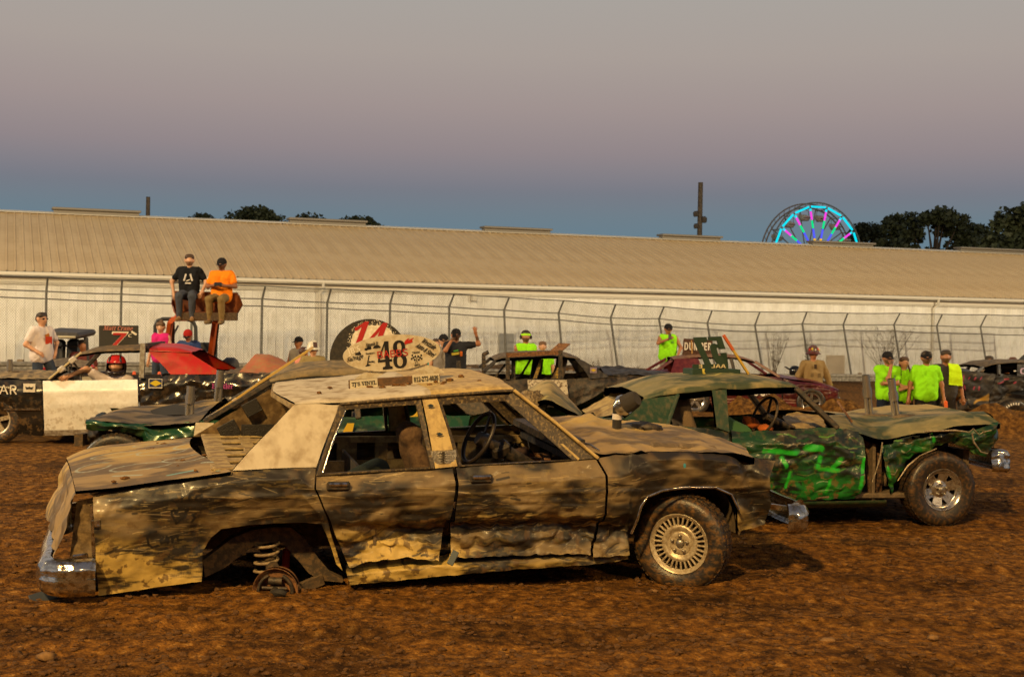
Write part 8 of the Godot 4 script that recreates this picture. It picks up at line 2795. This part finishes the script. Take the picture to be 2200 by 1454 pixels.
	person("fire chief in a white helmet and tan coat beside the round board", 673, 738, 27.5, 1.74, 20, {"shirt": Color(0.26, 0.19, 0.08), "sleeve": "long", "top_name": "coat", "skin": fair, "hat": "fire", "hatc": Color(0.62, 0.58, 0.48), "look": 8.0})
	person("boy in a teal top half hidden behind the cheering men", 937, 728, 30.5, 1.60, 10, {"shirt": Color(0.03, 0.25, 0.22), "skin": fair, "hair": Color(0.04, 0.02, 0.01)})
	person("man in a plain grey T-shirt and black cap with a gold badge", 953, 719, 29.5, 1.76, 5, {"shirt": Color(0.22, 0.19, 0.16), "skin": fair, "hat": "cap"})
	p = person("man in a dark T-shirt raising his fist and filming with a phone", 980, 707, 28.5, 1.80, 12, {"shirt": Color(0.022, 0.022, 0.026), "pants": Color(0.14, 0.11, 0.08), "shorts": true, "skin": tanned, "hat": "cap", "curl": 1.6, "beard": true, "rh": Vector3(0.38, 1.70, 0.12), "rp": Vector3(1.0, -0.5, 0.0), "lh": Vector3(-0.12, 1.55, 0.27), "lp": Vector3(-0.6, -1.0, 0.1), "prints": [[-0.03, 1.25, 0.16, 0.05, Color(0.5, 0.40, 0.06), 0.15], [0.09, 1.25, 0.05, 0.10, Color(0.5, 0.12, 0.02), 0.0], [-0.02, 1.31, 0.10, 0.03, Color(0.08, 0.3, 0.06), 0.2]]})
	held(p, "phone", "black phone held up by the man raising his fist", "phone", Vector3(-0.09, 1.66, 0.30), Vector3(0.08, 0.15, 0.012), Vector3(0, 0.1, 0), phone)
	p = person("man in a lime sleeveless shirt with headphones and headband holding a can", 1130, 711, 29.0, 1.80, 12, {"shirt": lime, "sleeve": "none", "pants": Color(0.03, 0.03, 0.035), "skin": tanned, "hat": "band", "show_hair": true, "headphones": true, "beard": true, "lh": Vector3(0.03, 1.20, 0.24), "lp": Vector3(-1.0, -0.4, 0), "fat": 1.08, "prints": [[0.09, 1.3, 0.05, 0.04, Color(0.15, 0.4, 0.05), 0.0]]})
	held(p, "drink_can", "silver drink can in the hand of the man with headphones", "can", Vector3(0.09, 1.25, 0.27), Vector3(0.06, 0.12, 0.06), Vector3(0, 0, 0.1), mat("can_silver", Color(0.5, 0.48, 0.45), 0.25, 0.8))
	person("boy in a lime T-shirt with cropped hair beside the man with headphones", 1166, 734, 29.6, 1.55, 6, {"shirt": lime, "skin": fair, "hair": Color(0.12, 0.06, 0.03)})
	p = person("man in a lime sleeveless shirt and black cap filming with a phone by the fence", 1436, 696, 35.0, 1.82, 6, {"shirt": lime, "sleeve": "none", "pants": Color(0.2, 0.17, 0.14), "skin": tanned, "hat": "cap", "fat": 1.15, "nod": 8.0, "lh": Vector3(-0.05, 1.38, 0.27), "lp": Vector3(-1.0, -0.5, 0), "rh": Vector3(0.2, 0.95, 0.2), "rp": Vector3(1, 0, -0.2), "prints": [[0.09, 1.3, 0.06, 0.05, Color(0.15, 0.4, 0.05), 0.0], [0.0, 0.0, 0.01, 0.01, lime, 0.0]]})
	held(p, "phone", "black phone held at chin height by the man in lime at the fence", "phone", Vector3(-0.03, 1.44, 0.34), Vector3(0.08, 0.15, 0.012), Vector3(-0.2, 0, 0), phone)
	person("firefighter in a tan turnout coat and stickered helmet behind the maroon car", 1748, 748, 30.0, 1.80, 8, {"shirt": Color(0.24, 0.16, 0.07), "sleeve": "long", "top_name": "coat", "pants": Color(0.22, 0.15, 0.07), "skin": tanned, "hat": "fire", "hatc": Color(0.10, 0.03, 0.025), "hat_marks": true, "fat": 1.12, "prints": [[-0.08, 1.18, 0.07, 0.08, Color(0.15, 0.10, 0.045), 0.0], [0.08, 1.18, 0.07, 0.08, Color(0.15, 0.10, 0.045), 0.0], [0.0, 1.36, 0.06, 0.09, Color(0.05, 0.03, 0.02), 0.0]]})
	for s in [-1.0, 1.0]:   # lime cuffs of the turnout coat
		b = MB.new()
		var pf := get_child(get_child_count() - 1) as Node3D
		if pf.name.begins_with("person") == false:
			break
		b.tube([Vector3(0.372 * s, 1.02, -0.02), Vector3(0.388 * s, 0.95, 0.01)], [0.064], 10)
		part(pf, "reflective_cuff", b, cloth(Color(0.55, 0.7, 0.02)))
	var grp := "officials standing behind the dirt bank"
	var navy := Color(0.012, 0.016, 0.03)
	person("man in a lime T-shirt with his hand on his chin behind the dirt bank", 1908, 756, 26.0, 1.78, 12, {"shirt": lime, "pants": navy, "shorts": true, "skin": tanned, "hat": "cap", "lh": Vector3(0.0, 1.50, 0.14), "lp": Vector3(-0.3, -1.0, 0.2), "rh": Vector3(-0.12, 1.16, 0.2), "rp": Vector3(0.8, -0.6, 0), "fat": 1.1, "beard": true, "prints": [[0.08, 1.3, 0.05, 0.04, Color(0.15, 0.4, 0.05), 0.0]]}, grp)
	person("woman in a lime T-shirt with braids and folded arms behind the dirt bank", 1943, 767, 26.2, 1.66, 4, {"shirt": lime, "pants": navy, "skin": fair, "braids": true, "hair": Color(0.06, 0.03, 0.015), "lh": Vector3(0.12, 1.13, 0.2), "rh": Vector3(-0.12, 1.10, 0.22), "lp": Vector3(-1, -0.6, 0), "rp": Vector3(1, -0.6, 0)}, grp)
	p = person("stout bearded man in a lime T-shirt and black cap holding an orange wand", 1991, 755, 26.0, 1.80, -4, {"shirt": lime, "pants": Color(0.014, 0.012, 0.012), "shorts": true, "skin": tanned, "hat": "cap", "glasses": true, "beard": true, "fat": 1.15, "show_hair": true}, grp)
	held(p, "signal_wand", "orange signal wand hanging from the stout man's hand", "wand", Vector3(0.36, 0.66, 0.1), Vector3(0.06, 0.36, 0.05), Vector3(0, 0, 0.06), mat("wand_orange", Color(0.75, 0.12, 0.015), 0.5))
	p = person("man in a dark grey T-shirt with a lime shirt over one shoulder", 2033, 753, 26.3, 1.82, -6, {"shirt": Color(0.055, 0.05, 0.05), "pants": Color(0.03, 0.025, 0.025), "skin": tanned, "fat": 1.1, "beard": true}, grp)
	var tw := thing("spare_shirt", "lime shirt draped over the grey-shirted man's shoulder", "shirt")
	tw.transform = p.transform
	K = {}
	put(tw, "draped_cloth", sheet([[Vector3(0.04, 1.46, -0.12), Vector3(0.2, 1.45, -0.12)], [Vector3(0.03, 1.52, 0.0), Vector3(0.22, 1.50, 0.0)], [Vector3(0.03, 1.42, 0.15), Vector3(0.26, 1.38, 0.14)], [Vector3(0.02, 1.12, 0.21), Vector3(0.28, 1.10, 0.18)]], 0.03, func(q): return Vector3(0, 0, 0.02 * nz.b.get_noise_2d(q.x * 2.0, q.y * 2.0)), 0, Vector3(0, 0, -0.01), true), cloth(Color(0.6, 0.95, 0.015)))
	person("man in a brown shirt standing behind the sooty black car's windscreen", 2126, 765, 31.0, 1.76, -10, {"shirt": Color(0.16, 0.12, 0.09), "skin": tanned}, grp)
	person("person in an orange-brown top standing behind the sooty black car", 2177, 768, 31.0, 1.70, -30, {"shirt": Color(0.3, 0.10, 0.03), "skin": tanned, "hair": Color(0.09, 0.03, 0.015)}, grp)

# ---------------------------------------------------------------- small things
func make_clutter() -> void:
	# scraps under and beside car 48
	K = {}
	var b := MB.new()
	var g := G(92, 1292)
	b.chamfer(Transform3D(Basis.from_euler(Vector3(0.35, 0.6, 0.25)), Vector3(g.x, 0.03, g.z)), Vector3(0.16, 0.012, 0.13), 0.004)
	single("bent_plate", "small dark metal plate lying under the brown car's rear bumper", "scrap", b, mat("scrap_dark", Color(0.03, 0.035, 0.04), 0.5))
	b = MB.new()
	b.chamfer(Transform3D(Basis.from_euler(Vector3(-0.2, 0.27, -0.5)), P(973, 1198, 8.98)), Vector3(0.045, 0.10, 0.012), 0.004)
	single("paint_chip", "grey-blue scrap of plastic stuck to the brown car's sill", "scrap", b, mat("scrap_blue", Color(0.09, 0.11, 0.12), 0.6))
	b = MB.new()
	g = G(600, 1306)
	b.blob(Vector3(g.x, 0.10, g.z), Vector3(0.05, 0.025, 0.04), 21, 0.4)
	single("dark_stone", "dark stone on the heap of earth at the bare hub", "stone", b, mat("stone_dark", Color(0.02, 0.017, 0.015), 0.8))
	# pale stones picked out on the track
	for q in [[1403, 1276, 0.035, "pale flat stone beside the brown car's front tyre"], [2005, 1376, 0.035, "pale chip of stone lying alone on the open track"], [100, 1418, 0.055, "long clay clod on the track behind the brown car"], [1780, 1385, 0.05, "flat clay clod on the track before the green car"]]:
		g = G(q[0], q[1])
		b = MB.new()
		b.blob(Vector3.ZERO, Vector3(q[2], q[2] * 0.45, q[2] * 0.7), int(q[0]), 0.3)
		var o := single("stone", q[3], "stone", b, blotch("stone_pale", Color(0.24, 0.13, 0.045), Color(0.17, 0.09, 0.03), 0.9, 8.0))
		o.position = Vector3(g.x, 0.02, g.z)
	# black helmet standing on the guard rail
	var o := thing("black_helmet", "shiny black helmet with a peak resting on the guard rail", "helmet", P(1708, 797, 33.0))
	b = MB.new()
	b.lathe([Vector2(0, 0.14), Vector2(0.08, 0.12), Vector2(0.13, 0.06), Vector2(0.14, -0.02), Vector2(0.12, -0.1)], Transform3D(Basis(Vector3.RIGHT, Vector3.FORWARD, Vector3.UP), Vector3.ZERO), 20)
	var blk := mat("helmet_gloss", Color(0.010, 0.010, 0.011), 0.15)
	part(o, "shell", b, blk)
	b = MB.new()
	b.chamfer(Transform3D(Basis.from_euler(Vector3(0, 0, -0.5)), Vector3(-0.17, 0.06, 0)), Vector3(0.17, 0.03, 0.16), 0.01)
	part(o, "peak", b, blk)
	# orange cones by the rail, seen through the black coupe
	for q in [[288, 792, "orange traffic cone behind the coupe's cage post"], [342, 795, "orange traffic cone seen through the coupe's rear side window"]]:
		var at := P(q[0], q[1], 27.0)
		var c := thing("traffic_cone", q[2], "cone", Vector3(at.x, gh(at.x, at.z), at.z))
		b = MB.new()
		b.lathe([Vector2(0.16, 0.03), Vector2(0.13, 0.1), Vector2(0.03, 0.7), Vector2(0.0, 0.71)], Transform3D(Basis(Vector3.RIGHT, Vector3.FORWARD, Vector3.UP), Vector3.ZERO), 18)
		part(c, "cone_body", b, mat("cone_orange", Color(0.6, 0.08, 0.012), 0.6))
		b = MB.new()
		b.chamfer(Transform3D(Basis.IDENTITY, Vector3(0, 0.02, 0)), Vector3(0.38, 0.04, 0.38), 0.01)
		part(c, "cone_base", b, mat("cone_black", Color(0.02, 0.02, 0.02), 0.8))
	# dry vines and bushes grown into the fence
	var vm := mat("vine", Color(0.075, 0.055, 0.035), 0.9)
	for q in [[1665, 700, 798, 22, 60, 57.0, "thin leafy vine climbing the fence post behind the maroon car"], [1905, 690, 800, 60, 120, 58.8, "bare tangled shrub growing through the fence behind the officials"], [1740, 720, 800, 10, 30, 57.8, "single dry creeper curling on the fence beside the firefighter"], [1278, 770, 805, 9, 26, 53.0, "tuft of dry weeds at the fence foot above the skeleton car"], [1371, 785, 800, 5, 12, 53.5, "small dry weed poking above the guard rail"]]:
		var top := P(q[0], q[1], q[5])
		var low := P(q[0], q[2], q[5])
		var sh := thing("dry_shrub", q[6], "shrub", Vector3(top.x, low.y, top.z))
		var hh := top.y - low.y
		var hw: float = q[3] * q[5] / F
		b = MB.new()
		var lf := MB.new()
		for i in int(q[4] / 4.0):
			var pts := [Vector3(rng.randf_range(-0.2, 0.2) * hw, -0.1, 0)]
			var a := rng.randf_range(-0.9, 0.9)
			for j in 6:
				var last: Vector3 = pts[-1]
				pts.append(last + Vector3(a * hw * 0.25 + rng.randf_range(-0.12, 0.12) * hw, hh / 6.0 * rng.randf_range(0.7, 1.05), rng.randf_range(-0.05, 0.05)))
			b.tube(pts, [0.012, 0.010, 0.008, 0.006, 0.005, 0.004, 0.003], 4, false)
			for j in range(2, 7):
				for k in 3:
					var at: Vector3 = pts[j] + Vector3(rng.randf_range(-0.12, 0.12), rng.randf_range(-0.1, 0.1), rng.randf_range(-0.06, 0.06))
					if k == 0:
						b.tube([pts[j], at + Vector3(rng.randf_range(-0.2, 0.2), 0.12, 0)], [0.007, 0.003], 3, false)
					var s := rng.randf_range(0.012, 0.03)
					var bs := Basis.from_euler(Vector3(rng.randf() * TAU, rng.randf() * TAU, 0)) * s
					lf.quad(at + bs.x, at + bs.y, at - bs.x, at - bs.y)
		part(sh, "branches", b, vm)
		part(sh, "leaves", lf, mat("dry_leaf", Color(0.12, 0.09, 0.045), 0.8))
